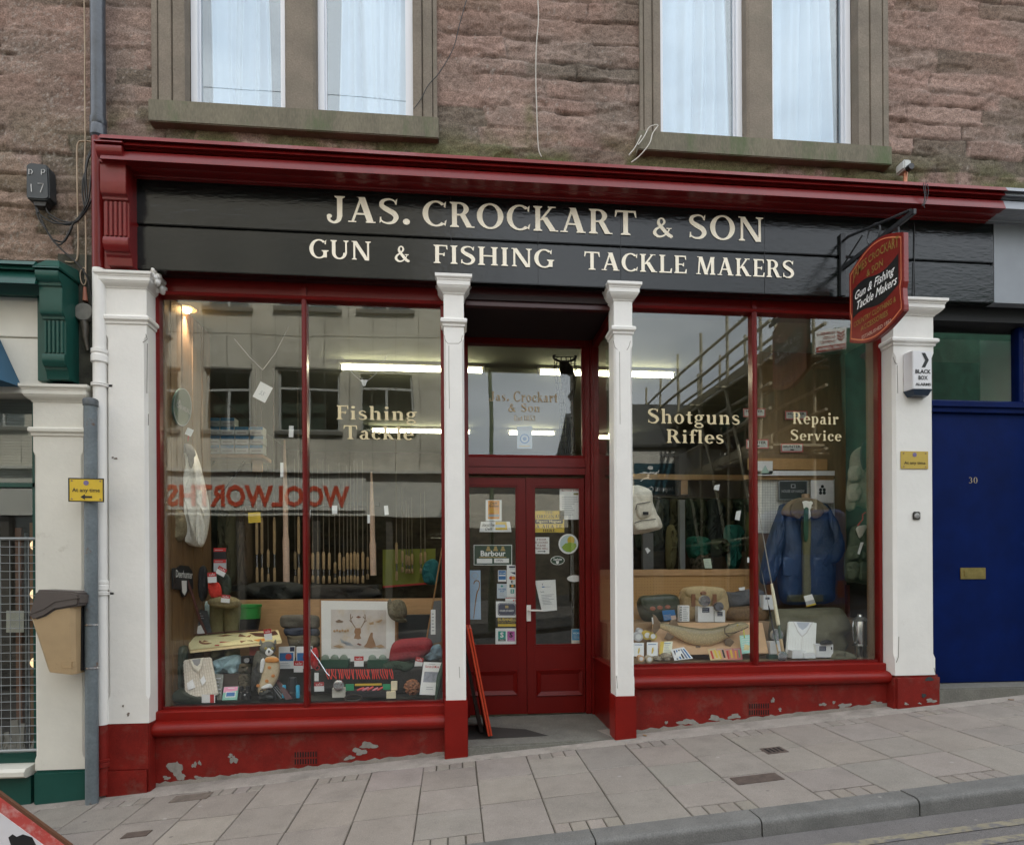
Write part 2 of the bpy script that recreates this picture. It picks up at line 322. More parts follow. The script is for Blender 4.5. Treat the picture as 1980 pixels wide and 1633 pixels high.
GL = {
 'A': (.92, _dg(.09, 0, .39, 1, .085) + _dg(.62, 0, .33, 1, .215) + _br(.22, .68, .3, .075) + _sf(.13, 0, .26) + _sf(.73, 0, .32) + [[(.28, 1), (.4, 1), (.42, .94)]]),
 'C': (.86, _ell(.48, .5, .46, .52, 48, 312, .19, .075) + [[(.74, .78), (.80, .74), (.82, 1.0), (.76, .93)], [(.75, .07), (.80, .02), (.84, .27), (.78, .21)]]),
 'E': (.7, _st(.1, T, s1=.05) + _br(.26, .62, 0, .075) + _br(.26, .6, .925, .075) + _br(.26, .52, .47, .07, .1) + [[(.55, 0), (.66, 0), (.68, .24), (.63, .24)], [(.55, 1), (.63, 1), (.65, .78), (.6, .78)]]),
 'F': (.66, _st(.1, T) + _br(.26, .6, .925, .075) + _br(.26, .5, .47, .07, .1) + [[(.55, 1), (.63, 1), (.65, .76), (.6, .76)]]),
 'G': (.93, _ell(.48, .5, .46, .52, 48, 318, .19, .075) + [[(.74, .78), (.80, .74), (.82, 1.0), (.76, .93)]] + _st(.68, T, 0.05, .44, 0, .08)),
 'H': (.95, _st(.1, T) + _st(.68, T) + _br(.26, .7, .47, .075)),
 'I': (.42, _st(.125, T)),
 'J': (.6, _st(.3, T, .2, 1., 0, .08) + _cur([(.385, .24), (.34, .05), (.2, -.04), (.06, .03), (.02, .16)], [.17, .14, .09, .09, .11]) + _ell(.05, .2, .085, .085, 0, 360, .084, .084, 10)),
 'K': (.92, _st(.1, T) + _dg(.24, .43, .62, 1, .1) + _dg(.62, 0, .3, .56, .22) + _sf(.75, 0, .3) + _sf(.68, .95, .28)),
 'L': (.7, _st(.1, T) + _br(.26, .62, 0, .075) + [[(.55, 0), (.66, 0), (.69, .26), (.63, .26)]]),
 'M': (1.12, _dg(.08, 0, .16, 1, .085) + _dg(.46, 0, .14, 1, .2) + _dg(.5, 0, .8, 1, .1) + _st(.82, T, s1=.03) + _sf(.12, 0, .26) + _sf(.16, .95, .2)),
 'N': (.98, _st(.12, .09, s1=.0) + _dg(.68, -.02, .08, 1, .2) + _st(.78, .09, 0, 1., 0, .09) + [[(.04, 1), (.24, 1), (.22, .95), (.04, .95)]]),
 'O': (.98, _ell(.49, .5, .46, .52, 0, 360, .19, .075, 30)),
 'P': (.74, _st(.1, T) + _ell(.34, .72, .36, .28, -90, 90, .18, .07) + _br(.26, .36, .44, .07) + _br(.26, .36, .93, .07)),
 'R': (.86, _st(.1, T) + _ell(.34, .73, .34, .27, -90, 90, .18, .07) + _br(.26, .36, .46, .07) + _br(.26, .36, .93, .07) + _dg(.6, 0, .36, .5, .2) + _sf(.74, 0, .26)),
 'S': (.7, _cur([(.58, .8), (.5, .93), (.33, .97), (.14, .88), (.12, .7), (.3, .55), (.5, .42), (.58, .25), (.48, .07), (.28, .02), (.11, .1), (.07, .22)], [.04, .06, .075, .13, .17, .2, .2, .17, .12, .075, .06, .04], 4) + [[(.54, .78), (.6, .76), (.62, 1.), (.57, .95)], [(.04, .02), (.09, .06), (.1, .26), (.05, .26)]]),
 'T': (.84, _st(.335, T, 0, .97, .09, 0) + _br(.06, .78, .92, .08) + [[(.03, .72), (.07, .72), (.15, 1), (.05, 1)], [(.81, .72), (.77, .72), (.69, 1), (.79, 1)]]),
 'U': (.94, _st(.1, T, .3, 1, 0, .07) + _st(.73, .085, .3, 1, 0, .08) + _ell(.455, .34, .355, .36, 180, 360, .17, .08)),
 '&': (.9, _cur([(.86, .02), (.66, .16), (.36, .55), (.26, .74), (.32, .93), (.46, .93), (.52, .76), (.4, .58), (.14, .36), (.1, .16), (.26, .02), (.48, .06), (.68, .28), (.74, .44)], [.17, .18, .17, .13, .08, .09, .11, .08, .12, .16, .12, .08, .06, .06], 4) + _sf(.72, .42, .24) + _sf(.82, 0, .16)),
 '.': (.34, _ell(.16, .11, .12, .12, 0, 360, .119, .119, 14)), ' ': (.34, []),
 '1': (.5, _st(.17, T, s1=0) + [[(.05, .86), (.2, .9), (.2, 1), (.17, 1)]]),
 '8': (.66, _ell(.32, .26, .27, .28, 0, 360, .13, .07) + _ell(.32, .76, .24, .25, 0, 360, .11, .07)),
 '5': (.64, _br(.14, .54, .9, .1) + _br(.14, .19, .52, .4) + _ell(.28, .31, .3, .33, -150, 130, .14, .07)),
 '2': (.64, _ell(.3, .73, .25, .28, -10, 175, .13, .07) + _cur([(.52, .74), (.46, .5), (.25, .25), (.1, .06)], [.12, .15, .1, .07]) + _br(.05, .56, 0, .12)),
 '3': (.64, _ell(.28, .74, .24, .27, -90, 150, .13, .07) + _ell(.28, .27, .28, .29, -150, 90, .14, .07)),
 '0': (.68, _ell(.33, .5, .29, .52, 0, 360, .15, .06, 24)),
}
X = .64; t_ = .075
def _lo(x, w=.16, y0=0., y1=X, s0=.06, hd=True): return _st(x, w, y0, y1, s0, 0, .05) + ([[(x - .08, y1 - .05), (x, y1 - .09), (x, y1), (x - .01, y1)]] if hd else [])
GL.update({
 'a': (.62, _st(.34, .16, .06, X - .16, 0, 0) + _ell(.3, X - .2, .2, .21, 0, 165, .16, .08) + _ell(.24, .17, .2, .19, 60, 320, .15, .06) + [[(.36, .0), (.58, .0), (.6, .07), (.48, .1)]]),
 'c': (.56, _ell(.32, X / 2, .29, X / 2 + .02, 45, 320, .17, .07) + _ell(.45, X * .74, .085, .085, 0, 360, .084, .084, 10)),
 'e': (.6, _ell(.32, X / 2, .29, X / 2 + .02, 0, 318, .17, .07) + _br(.16, .58, X * .5, .055)),
 'f': (.42, _lo(.12, .16, 0, .8, .06, False) + _ell(.36, .78, .24, .24, 60, 180, .16, .08) + _ell(.45, .92, .08, .08, 0, 360, .079, .079, 10) + _br(.02, .42, X - .06, .06)),
 'g': (.62, _ell(.28, X * .66, .24, .22, 0, 360, .14, .06) + _ell(.29, -.12, .27, .16, 0, 360, .11, .065) + _cur([(.16, .24), (.08, .14), (.2, .05), (.42, .03)], [.06, .08, .1, .1]) + _br(.42, .6, X - .08, .08)),
 'h': (.72, _st(.1, .16, 0, 1, .06, 0, .05) + [[(.02, .95), (.1, .91), (.1, 1), (.09, 1)]] + _lo(.46, .16, 0, .42, .06, False) + _ell(.42, .42, .2, X - .42 + .02, 0, 140, .16, .08)),
 'i': (.36, _lo(.1) + _ell(.18, .88, .1, .1, 0, 360, .099, .099, 12)),
 'k': (.7, _st(.1, .16, 0, 1, .06, 0, .05) + [[(.02, .95), (.1, .91), (.1, 1), (.09, 1)]] + _dg(.22, .28, .44, X, .07) + _dg(.48, 0, .28, .38, .18) + _sf(.6, 0, .22, .04) + _sf(.5, X - .04, .24, .04)),
 'l': (.36, _st(.1, .16, 0, 1, .06, 0, .05) + [[(.02, .95), (.1, .91), (.1, 1), (.09, 1)]]),
 'n': (.72, _lo(.1) + _lo(.46, .16, 0, .42, .06, False) + _ell(.42, .42, .2, X - .42 + .02, 0, 140, .16, .08)),
 'o': (.64, _ell(.32, X / 2, .29, X / 2 + .02, 0, 360, .16, .06, 22)),
 'p': (.68, _lo(.1, .16, -.28, X) + _ell(.36, X / 2, .28, X / 2 + .02, -125, 125, .16, .07)),
 'r': (.54, _lo(.1) + _ell(.44, X - .2, .2, .22, 70, 165, .12, .09) + _ell(.44, X - .1, .09, .09, 0, 360, .089, .089, 10)),
 's': (.52, _cur([(.42, .5), (.36, .6), (.25, .63), (.12, .56), (.13, .43), (.26, .34), (.4, .25), (.42, .11), (.28, .02), (.14, .04), (.07, .14)], [.04, .05, .06, .1, .13, .15, .14, .12, .07, .05, .04], 3)),
 't': (.44, _st(.13, .16, .1, .84, 0, 0) + _br(.02, .4, X - .06, .06) + _ell(.28, .14, .15, .15, 180, 330, .14, .07)),
 'u': (.72, _lo(.1, .16, .2, X, 0) + _lo(.46, .16) + _ell(.33, .2, .23, .22, 180, 330, .16, .08)),
 'v': (.66, _dg(.22, 0, .06, X, .17) + _dg(.28, 0, .5, X, .07) + _sf(.14, X - .04, .28, .04) + _sf(.54, X - .04, .2, .04)),
})
def serif(s, h=1., w=None, sp=.06, word=1.):
    vs, fs = [], []; x = 0.
    for ch in s:
        adv, q = GL.get(ch, (.4, []))
        if ch == ' ': adv *= word
        for p in q:
            o = len(vs); vs += [(x + a, b) for a, b in p]; fs.append(tuple(range(o, o + len(p))))
        x += adv + sp
    x0 = min(v[0] for v in vs); x1 = max(v[0] for v in vs); kx = h if w is None else w / (x1 - x0)
    return [((a - x0) * kx, b * h) for a, b in vs], fs
def wall_text(m, vf, X0, Z0, Y, dy=1.5e-5):
    """lettering lying on a wall that faces the street (each stroke a hair in front of the last)"""
    vs, fs = vf; dv = {}
    for k, f in enumerate(fs):
        for i in f: dv.setdefault(i, k)
    m.add([(X0 + a, Y - dy * dv.get(i, 0), Z0 + b) for i, (a, b) in enumerate(vs)], fs); return m
def text_in(m, vf, x0, y0, x1, y1, Y):
    """lettering fitted between two photo points on the wall plane Y"""
    X0, Z0, X1, Z1 = rect(x0, y0, x1, y1, Y); vs, fs = vf
    if not vs: return m
    a = [v[0] for v in vs]; b = [v[1] for v in vs]
    kx = (X1 - X0) / max(1e-6, max(a) - min(a)); kz = (Z1 - Z0) / max(1e-6, max(b) - min(b))
    return wall_text(m, ([((p - min(a)) * kx, (q - min(b)) * kz) for p, q in vs], fs), X0, Z0, Y)
# ================================================================== GROUND
def fbm(shape_pts, scale, octs=4, seed=0, sx=1., sy=1.):
    """value noise on arrays of u, v"""
    u, v = shape_pts; out = np.zeros_like(u); amp = 1.; tot = 0.
    for o in range(octs):
        r = np.random.RandomState(seed + o); tab = r.rand(256, 256)
        a, b = u * scale * sx * 2 ** o + 13.7 * o, v * scale * sy * 2 ** o + 7.3 * o
        i, j = np.floor(a).astype(int), np.floor(b).astype(int); fa, fb = a - i, b - j
        fa = fa * fa * (3 - 2 * fa); fb = fb * fb * (3 - 2 * fb)
        g = lambda p, q: tab[p % 256, q % 256]
        out += amp * (g(i, j) * (1 - fa) * (1 - fb) + g(i + 1, j) * fa * (1 - fb) + g(i, j + 1) * (1 - fa) * fb + g(i + 1, j + 1) * fa * fb); tot += amp; amp *= .5
    return out / tot
def set_tint(ob, cols):
    a = ob.data.color_attributes.new('tint', 'FLOAT_COLOR', 'POINT')
    a.data.foreach_set('color', np.concatenate([np.array(cols), np.ones((len(cols), 1))], 1).astype(np.float32).ravel())
SLAB = mat('concrete paving slab', (.2, .18, .17), .8, var=.14, vs=5., bump=.25, bs=160, attr='tint', fine=.22, spots=5.5, dirt=((.15, .13, .112), .55, .8, 2.5))
CEM = mat('cement margin', (.27, .24, .21), .85, var=.15, vs=6., bump=.3, bs=120, dirt=((.15, .135, .115), .5, .75, 4.), fine=.15)
JOINT = mat('dirty joint sand', (.085, .074, .056), .95, var=.3, vs=30., dirt=((.04, .05, .024), .55, .7, 6.))
KERB = mat('granite kerb', (.135, .132, .124), .7, spots=6., var=.2, vs=5., bump=.2, bs=110, fine=.25, dirt=((.085, .088, .08), .5, .8, 3.))
ROAD = mat('worn tarmac', (.14, .13, .125), .85, spots=7., var=.16, vs=3., bump=.5, bs=180, fine=.35, dirt=((.09, .085, .085), .55, .75, 1.8))
YELL = mat('faded yellow road paint', (.23, .205, .145), .8, var=.15, vs=8., dirt=((.12, .115, .12), .46, .6, 14.), bump=.3, bs=180)
KY0, KY1 = -1.457, -1.60
def rz(X, Y): return GA + GB * X + GS * KY1 - .085 + .015 * min(KY1 - Y, 3.2) - .015 * max(0, KY1 - Y - 3.2)
m = M(); m.add([(x, y, rz(x, y)) for y in (KY1 + .02, -4.8, -8.) for x in (-60, 60)], [(0, 1, 3, 2), (2, 3, 5, 4)]); struct(m, 'road', ROAD)
m = M()
for y in (KY1 - .17, KY1 - .32):
    m.add([(x, yy, rz(x, yy) + .004) for x in (-14, 14) for yy in (y, y - .06)], [(0, 1, 3, 2)])
struct(m, 'road_marking', YELL)
m = M()                                                                # far ground: a sheet out to the horizon, well below street level
m.add([(-300, -300, -24), (300, -300, 22), (300, 300, 22), (-300, 300, -24)], [(0, 1, 2, 3)]); struct(m, 'ground', mat('far ground', (.12, .12, .11), .9))
# near pavement: bed, slabs, cement margin
m = M(); m.add([(x, y, zg(x, y) - .009) for y in (KY0, .6) for x in (-30, 30)], [(0, 1, 3, 2)]); struct(m, 'pavement_bed', JOINT)
m = M(); cols = []
def slab(x0, x1, y0, y1):
    g = .0035; j = [RS.uniform(-.0015, .0015) for _ in range(4)]; jx = RS.uniform(-.002, .002)
    x0 += g + jx; x1 += -g + jx; y0 += g * 1.9; y1 -= g * 1.9
    P4 = [(x0, y0), (x1, y0), (x1, y1), (x0, y1)]; c = (.004, -.004)
    I4 = [(x0 + .004, y0 + .004), (x1 - .004, y0 + .004), (x1 - .004, y1 - .004), (x0 + .004, y1 - .004)]
    m.rings([[(x, y, zg(x, y) - .02) for x, y in P4], [(x, y, zg(x, y) - .004 + q) for (x, y), q in zip(P4, j)], [(x, y, zg(x, y) + q) for (x, y), q in zip(I4, j)]])
    b = RS.normal(1, .04); t = np.array([.245, .216, .186]) * b + RS.normal(0, .0022, 3); cols.extend([t] * 12)
XJ = -1.353; SW = .376; YB = -.105
for k in range(-40, 44):
    x0 = XJ + SW * k + RS.uniform(-.006, .006) * 0; x1 = x0 + SW
    if x1 < -12 or x0 > 13: continue
    ys = [YB]
    if k % 2:
        nb = 4
        for e, (ya, yb) in enumerate(((YB - .125, YB), (KY0, KY0 + .125))):
            for q in range(nb): slab(x0 + SW * q / nb, x0 + SW * (q + 1) / nb, ya, yb)
        cuts = [YB - .125, YB - .125 - .38 - RS.uniform(-.03, .03), YB - .125 - .75 - RS.uniform(-.03, .03), KY0 + .125]
    else: cuts = [YB, YB - .43 - RS.uniform(-.05, .05), YB - .88 - RS.uniform(-.05, .05), KY0]
    for q in range(3): slab(x0, x1, cuts[q + 1], cuts[q])
o = struct(m, 'pavement', SLAB); set_tint(o, cols)
m = M()
def margin_z(x, t): return zg(x, YB * (1 - t)) + .002 + .012 * t
xs = np.linspace(-7.5, 9, 220)
for i in range(len(xs) - 1):
    a, b = xs[i], xs[i + 1]; w = [YB + .012 * math.sin(9 * q) + .006 * math.sin(31 * q) for q in (a, b)]
    m.add([(a, w[0], zg(a, YB) - .006), (b, w[1], zg(b, YB) - .006), (b, w[1] + .012, margin_z(b, .1)), (a, w[0] + .012, margin_z(a, .1)), (b, .3, margin_z(b, 1)), (a, .3, margin_z(a, 1))], [(0, 1, 2, 3), (3, 2, 4, 5)])
struct(m, 'pavement_margin', CEM, smooth=60)
m = M(); KL = .88; x = .71 - KL * 16
while x < 14:
    a, b = x + .004, x + KL - .004
    pr = [(KY0 + .004, 0), (KY1 + .035, 0), (KY1 + .016, -.004), (KY1 + .005, -.014), (KY1, -.03), (KY1 - .004, -.2), (KY0 + .004, -.2)]
    dz = RS.uniform(-.003, .003)
    m.rings([[(q, y, zg(q, KY0) + .004 + dz + z) for y, z in pr] for q in (a, a + .01, b - .01, b)]); x += KL
struct(m, 'kerb', KERB, smooth=50)
m = M(); m.add([(q, y, zg(q, KY0) - .012 - .0) for y in (KY0, KY1 + .02) for q in (-13, 13)], [(0, 1, 3, 2)]); struct(m, 'kerb_bed', JOINT)
# far pavement over the road
OY = -10.2; OF = -11.6
m = M(); m.rings([[(x, y, rz(x, -8.) + dz) for y, dz in ((-7.96, -.1), (-7.98, .1), (-8.02, .12), (OF - 14, .12), (OF - 14, -.1))] for x in (-40, 40)]); struct(m, 'far_pavement', mat('dark far pavement', (.075, .07, .065), .85, var=.2, vs=2.))

# ================================================================== THE BUILDING
B = thing('tenement_building', 'stone tenement whose ground floor is a red and black gun and fishing tackle shopfront', 'building', (0.7, .1, 0))
WY = .10                                                               # face of the rubble wall
XL, XR = -2.50, 3.955                                                  # shopfront ends
# openings in the stone wall: (x0, x1, z0)
WIN = [(-2.19, -.092, 4.578, 4.752), (1.462, 3.580, 4.588, 4.752)]
def stone_wall(X0, X1, Z0, Z1, holes, step, seed):
    nx, nz_ = int((X1 - X0) / step), int((Z1 - Z0) / step)
    xs, zs = np.linspace(X0, X1, nx + 1), np.linspace(Z0, Z1, nz_ + 1); U, V = np.meshgrid(xs, zs)
    r = np.random.RandomState(seed); z = Z0 - .1; rows = []
    while z < Z1 + .3: h = r.choice([.12, .15, .17, .20]) * r.uniform(.93, 1.07); rows.append((z, h)); z += h
    H = np.zeros_like(U); E = np.full_like(U, 9.); TI = np.zeros(U.shape + (3,)); ID = np.zeros_like(U)
    wob = (fbm((U, V), 2.2, 4, seed + 3) - .5) * .07; wobx = (fbm((U, V), 4., 4, seed + 5) - .5) * .11
    Vw, Uw = V + wob, U + wobx
    pal = np.array([(.275, .18, .147), (.24, .162, .132), (.235, .168, .138), (.20, .155, .128), (.285, .207, .173)])
    for z, h in rows:
        inrow = (Vw >= z) & (Vw < z + h)
        if not inrow.any(): continue
        x = X0 - r.uniform(0, .5)
        while x < X1 + .2:
            w = r.uniform(.22, .75); q = inrow & (Uw >= x) & (Uw < x + w)
            if q.any():
                H[q] = r.uniform(-.007, .01); E[q] = np.minimum(np.minimum(Uw[q] - x, x + w - Uw[q]) * 1.3, np.minimum(Vw[q] - z, z + h - Vw[q]))
                TI[q] = (np.array([.14, .112, .088]) if r.rand() < .38 else pal[r.randint(len(pal))] * .6 + pal.mean(0) * .4) * r.uniform(.9, 1.1); ID[q] = r.rand()
            x += w
    rough = fbm((U, V), 7., 5, seed + 20, 1., 2.3); grain = fbm((U, V), 38., 3, seed + 30, 1., 1.5); strata = fbm((U + 0 * ID, V + ID * .7), 4., 4, seed + 40, .5, 4.)
    fade = np.clip((fbm((U, V), 2.4, 3, seed + 50) - .44) * 8, .06, 1)                  # where mortar has been smeared flush the joints fade
    jw = .010 + .010 * fbm((U, V), 5., 2, seed + 60)
    joint = np.clip(1 - E / jw, 0, 1) * fade
    disp = H * .9 + (rough - .5) * .014 * (.4 + ID) + (grain - .5) * .011 + (strata - .5) * .010 - joint * .017
    spall = np.clip((fbm((U, V), 2.2, 5, seed + 70, 1., 2.6) - .56) * 30, 0, 1); disp -= spall * .013
    grey = np.clip((fbm((U, V), 1.5, 5, seed + 80) - .48) * 4, 0, 1)[..., None]
    TI = TI * (1 - .62 * grey) + np.array([.16, .132, .108]) * .62 * grey
    TI = TI * (.8 + .4 * rough[..., None]) * (.62 + .76 * grain[..., None])
    TI = TI * (1 - joint[..., None] * .7)
    smear = np.clip((fbm((U, V), 3., 4, seed + 64) - .56) * 7, 0, 1)[..., None] * np.clip(1 - E / .05, 0, 1)[..., None]; TI = TI * (1 - .6 * smear) + np.array([.29, .228, .195]) * .6 * smear
    peb = (fbm((U, V), 74., 1, seed + 90) > .86) & (ID > .3); TI[peb] = TI[peb] * .4 + np.array([.2, .18, .16])
    red = np.clip((fbm((U, V), 1.1, 5, seed + 33, .6, 1.6) - .5) * 4, 0, 1)[..., None]; TI = TI * (1 - .4 * red) + np.array([.24, .135, .10]) * .4 * red * (.7 + .6 * grain[..., None])
    moss = np.clip((4.78 - V) * 3.6, 0, 1) * (np.where(U < -2.5, .22, 1.)) * np.clip((fbm((U, V), 4., 4, seed + 95) - .33) * 5, 0, 1)
    moss = np.maximum(moss, np.exp(-((U - .62) / .05) ** 2) * np.clip((5.12 - V) * 3, 0, 1) * .85 * np.clip((fbm((U, V), 9., 3, seed + 96) - .3) * 3, 0, 1))
    TI = TI * (1 - .92 * moss[..., None]) + np.array([.10, .105, .045]) * .92 * moss[..., None] * (.6 + .8 * grain[..., None])
    Y = WY - disp
    P = np.stack([U, Y, V], -1).reshape(-1, 3); keep = np.ones((nz_, nx), bool); cxs, czs = (xs[:-1] + xs[1:]) / 2, (zs[:-1] + zs[1:]) / 2
    for hx0, hx1, hz0, hz1 in holes: keep &= ~((cxs[None] > hx0) & (cxs[None] < hx1) & (czs[:, None] > hz0) & (czs[:, None] < hz1))
    jj, ii = np.nonzero(keep); a = jj * (nx + 1) + ii
    return P, np.stack([a, a + 1, a + nx + 2, a + nx + 1], 1), TI.reshape(-1, 3)
RUB = mat('weathered red sandstone rubble', (.25, .17, .14), .92, attr='tint', bump=.34, bs=80, fine=.40, spec=.15)
holes = [(a + .03, b - .03, c + .02, 9.) for a, b, c, d in WIN]
P1 = stone_wall(-2.62, 5.6, 4.02, 6.55, holes, .0135, 3); P2 = stone_wall(-5.2, -2.58, 2.35, 6.2, [(-5.3, -2.93, 2.2, 3.56)], .0135, 57)
me = bpy.data.meshes.new('stone_wall'); vv = np.concatenate([P1[0], P2[0]]) - np.array(B.location); ff = np.concatenate([P1[1], P2[1] + len(P1[0])])
me.from_pydata(vv.tolist(), [], ff.tolist()); me.materials.append(RUB)
ob = bpy.data.objects.new('stone_wall', me); COL.objects.link(ob); ob.parent = B; set_tint(ob, np.concatenate([P1[2], P2[2]])); me.shade_smooth()
m = M(); m.box(-15, .34, 6.5, 15, .6, 12.6); m.box(-15, 1.6, 4.15, 15, 9.2, 12.6); m.box(-15, .34, 4.2, -5.2, .6, 6.5); m.box(5.6, .34, 4.2, 15, .6, 6.5)  # unseen upper storeys and flanks, added to block the sun from the street
m.box(-15, .9, -2, -5.3, 9.2, 4.15); m.box(6.2, .9, -2, 15, 9.2, 4.15); m.build('sun_block_wall', STONE, B)
# ---- stone window surrounds
def upper_window(x0, x1, z0, z1, pxs, name_l):
    # pxs = photo x (at y~100) of architrave edges, frame edges of the two lights
    (ax0, ax1), (l0, l1), (r0, r1), (bx0, bx1) = pxs
    top = 6.6; m = M()
    prof = lambda a, b: [(a, WY + .03), (a, .075), (a + (b - a) * .16, .075), (a + (b - a) * .18, .088), (a + (b - a) * .22, .07), (a + (b - a) * .58, .07), (a + (b - a) * .61, .085), (a + (b - a) * .66, .062), (b, .062), (b, .26), (a, .26)]
    m.pz(prof(ax0, ax1), z1 - .01, top); m.pz([(bx1 - (x - bx0), y) for x, y in prof(bx0, bx1)], z1 - .01, top)
    m.pz([(l1, .26), (l1, .085), (l1 + .018, .066), (r0 - .018, .066), (r0, .085), (r0, .26)], z1 - .01, top)
    w = m.build('window', STONE, B)
    m = M(); m.hexa([(x0, .03, z0), (x1, .03, z0), (x1, .3, z0), (x0, .3, z0)], [(x0, .03, z1 - .012), (x1, .03, z1 - .012), (x1, .3, z1 + .02), (x0, .3, z1 + .02)]); m.build('sill', STONEG, w, bevel=.006)
    for a, b in ((l0, l1), (r0, r1)):
        m = M(); f = .048; zb = z1 + .004
        m.box(a, .155, zb, a + f, .24, top); m.box(b - f, .155, zb, b, .24, top); m.box(a + f, .157, zb, b - f, .24, zb + f)
        m.box(a + f, .19, zb + f, a + f + .012, .22, top); m.box(b - f - .012, .19, zb + f, b - f, .22, top); m.box(a + f + .012, .19, zb + f, b - f - .012, .22, zb + f + .012)
        m.box(a - .02, .2, zb, a, .25, top); m.box(b, .2, zb, b + .02, .25, top); m.build('frame', UPVC, w, bevel=.003)
        m = M(); m.box(a + f + .012, .203, zb + f + .012, b - f - .012, .209, top); m.build('pane', GLASSU, w)
    return w
WP = [((-2.184, -1.945), (-1.94, -1.235), (-1.01, -.29), (-.285, -.103)), ((1.49, 1.652), (1.657, 2.37), (2.59, 3.31), (3.315, 3.585))]
for (x0, x1, z0, z1), p in zip(WIN, WP): upper_window(x0, x1, z0, z1, p, '')
NET = mat('white net curtain', (.60, .65, .70), .9, var=.05, vs=3.)
def curtain(x0, x1, label, seed, y=.30, amp=.016, fr=38.):
    r = random.Random(seed); ph = r.uniform(0, 6); m = M()
    m.grid(lambda u, v: (x0 + (x1 - x0) * u + .03 * math.sin(2.2 * v + 7 * u + ph) * (1 - v * .3), y + 2.2 * amp * math.sin(fr * (u + .13 * math.sin(7 * u + ph)) * (x1 - x0) / .9 + ph + .5 * v) + .01 * math.sin(47 * u + 3 * math.sin(9 * u + ph)), 4.70 + 2.0 * v), 90, 10)
    o = m.build('net_curtain', NET, smooth=True, tags=(label, 'curtain', 'net curtains in the upper windows'))
    md = o.modifiers.new('cloth', 'SOLIDIFY'); md.thickness = .002; return o
curtain(-1.87, -1.42, 'pleated net curtain drawn across the left light of the upper left window', 1)
curtain(-.86, -.33, 'pleated net curtain across the right light of the upper left window', 2)
curtain(1.66, 2.32, 'pale net curtain behind bright reflections in the left light of the upper right window', 3, y=.28)
curtain(2.60, 3.2, 'pale net curtain hanging aside in the right light of the upper right window', 4, y=.28)
for a, b in ((-2.2, 0.0), (1.45, 3.6)):
    m = M(); m.box(a, 1.2, 4.4, b, 1.25, 6.6); m.box(a, .35, 4.4, b, 1.2, 4.45)
    m.box(a - .05, .27, 4.4, a, 1.25, 6.6); m.box(b, .27, 4.4, b + .05, 1.25, 6.6); m.box(a, .27, 6.55, b, 1.2, 6.6)
    m.build('room_wall', mat('upstairs room', (.16, .23, .33), .9), B)

# ---- cornice, console bracket
def prof_px(px, lst): return [(Y, at(px, py, Y).z) for py, Y in lst]
CP = prof_px(270, [(264, -.190), (270.5, -.215), (271.5, -.200), (274, -.178), (279, -.190), (281.5, -.192), (284, -.172), (285.5, -.158), (288.5, -.160), (292, -.146), (293.3, -.130), (294.5, -.170), (309.6, -.195), (310.6, -.195)])
zc = CP[-1][1]; CP += [(-.125, zc)] + prof_px(270, [(323, -.112), (328, -.095), (333, -.065), (337, -.045), (338, -.036), (341, -.032), (342, -.014), (344.5, -.012)]); zl = CP[-1][1]
CP += [(.3, zl), (.3, CP[0][1] - .01), (.12, CP[0][1] + .022)]
XCR = at(1944, 400, -.19).x
m = M(); m.px(CP, -2.40, XCR); m.build('cornice', CORN, B, smooth=25)
m = M(); m.px(CP, XCR + .001, 6.2); cg = m.build('cornice', GREYP, B, smooth=25); cg['label'] = 'grey painted end of the cornice'
FT = zl                                                         # top of the fascia boards
def console(x0, x1, p, mats, parent, strip):
    """scrolled shopfront bracket: p = list of (depth, z) from the cap down; fluted shaft, curved foot"""
    m = M(); zt = p['zt']; f = p['f']; g = p['g']; y = lambda q: -q * f
    w = x1 - x0; o = lambda q: (x0 - q, x1 + q)
    def blk(a, b, prof): m.px(prof, a, b)
    # pyramid cap
    zc_ = zt; c0 = [(x0 - .01, y(.21), zc_ - g * .12), (x1 + .01, y(.21), zc_ - g * .12), (x1 + .01, .0, zc_ - g * .12), (x0 - .01, .0, zc_ - g * .12)]
    m.hexa([(x0 - .01, y(.215), zc_ - g * .135), (x1 + .01, y(.215), zc_ - g * .135), (x1 + .01, .1, zc_ - g * .135), (x0 - .01, .1, zc_ - g * .135)], [(a, b, c) for a, b, c in c0[:2]] + [(x1 + .01, .1, zc_ - g * .12), (x0 - .01, .1, zc_ - g * .12)])
    m.hexa([(x0 - .01, y(.21), zc_ - g * .12), (x1 + .01, y(.21), zc_ - g * .12), (x1 + .01, .1, zc_ - g * .12), (x0 - .01, .1, zc_ - g * .12)], [(x0 + w * .22, y(.13), zc_ - g * .03), (x1 - w * .22, y(.13), zc_ - g * .03), (x1 - .0, .1, zc_), (x0 + .0, .1, zc_)])
    n = 10
    pr = [(y(.2), -.145), (y(.205), -.165), (y(.2), -.195), (y(.185), -.22), (y(.165), -.235), (y(.165), -.255), (y(.15), -.26), (y(.15), -.38), (y(.152), -.45), (y(.142), -.48), (y(.122), -.497), (y(.122), -.515), (y(.105), -.52), (y(.105), -.80), (y(.12), -.805), (y(.125), -.83), (y(.125), -.85), (y(.12), -.875), (y(.1), -.905), (y(.085), -.91), (y(.085), -.92), (y(.07), -.94), (y(.06), -1.0)]
    prof = [(a, zc_ + b * g) for a, b in pr]
    m.px([(.1, zc_ - g * .135)] + [(a, b) for a, b in prof] + [(.1, zc_ - g)], x0, x1)
    for k in range(5):                                                  # reeds of the fluted shaft
        a = x0 + w * (.08 + .18 * k); m.box(a, y(.118), zc_ - g * .795, a + w * .11, y(.09), zc_ - g * .525)
    m.box(strip[0], -.012, zc_ - g * 1.0, strip[1], .1, zc_ - g * .05)
    return m.build('bracket', mats, parent, smooth=28, bevel=.003)
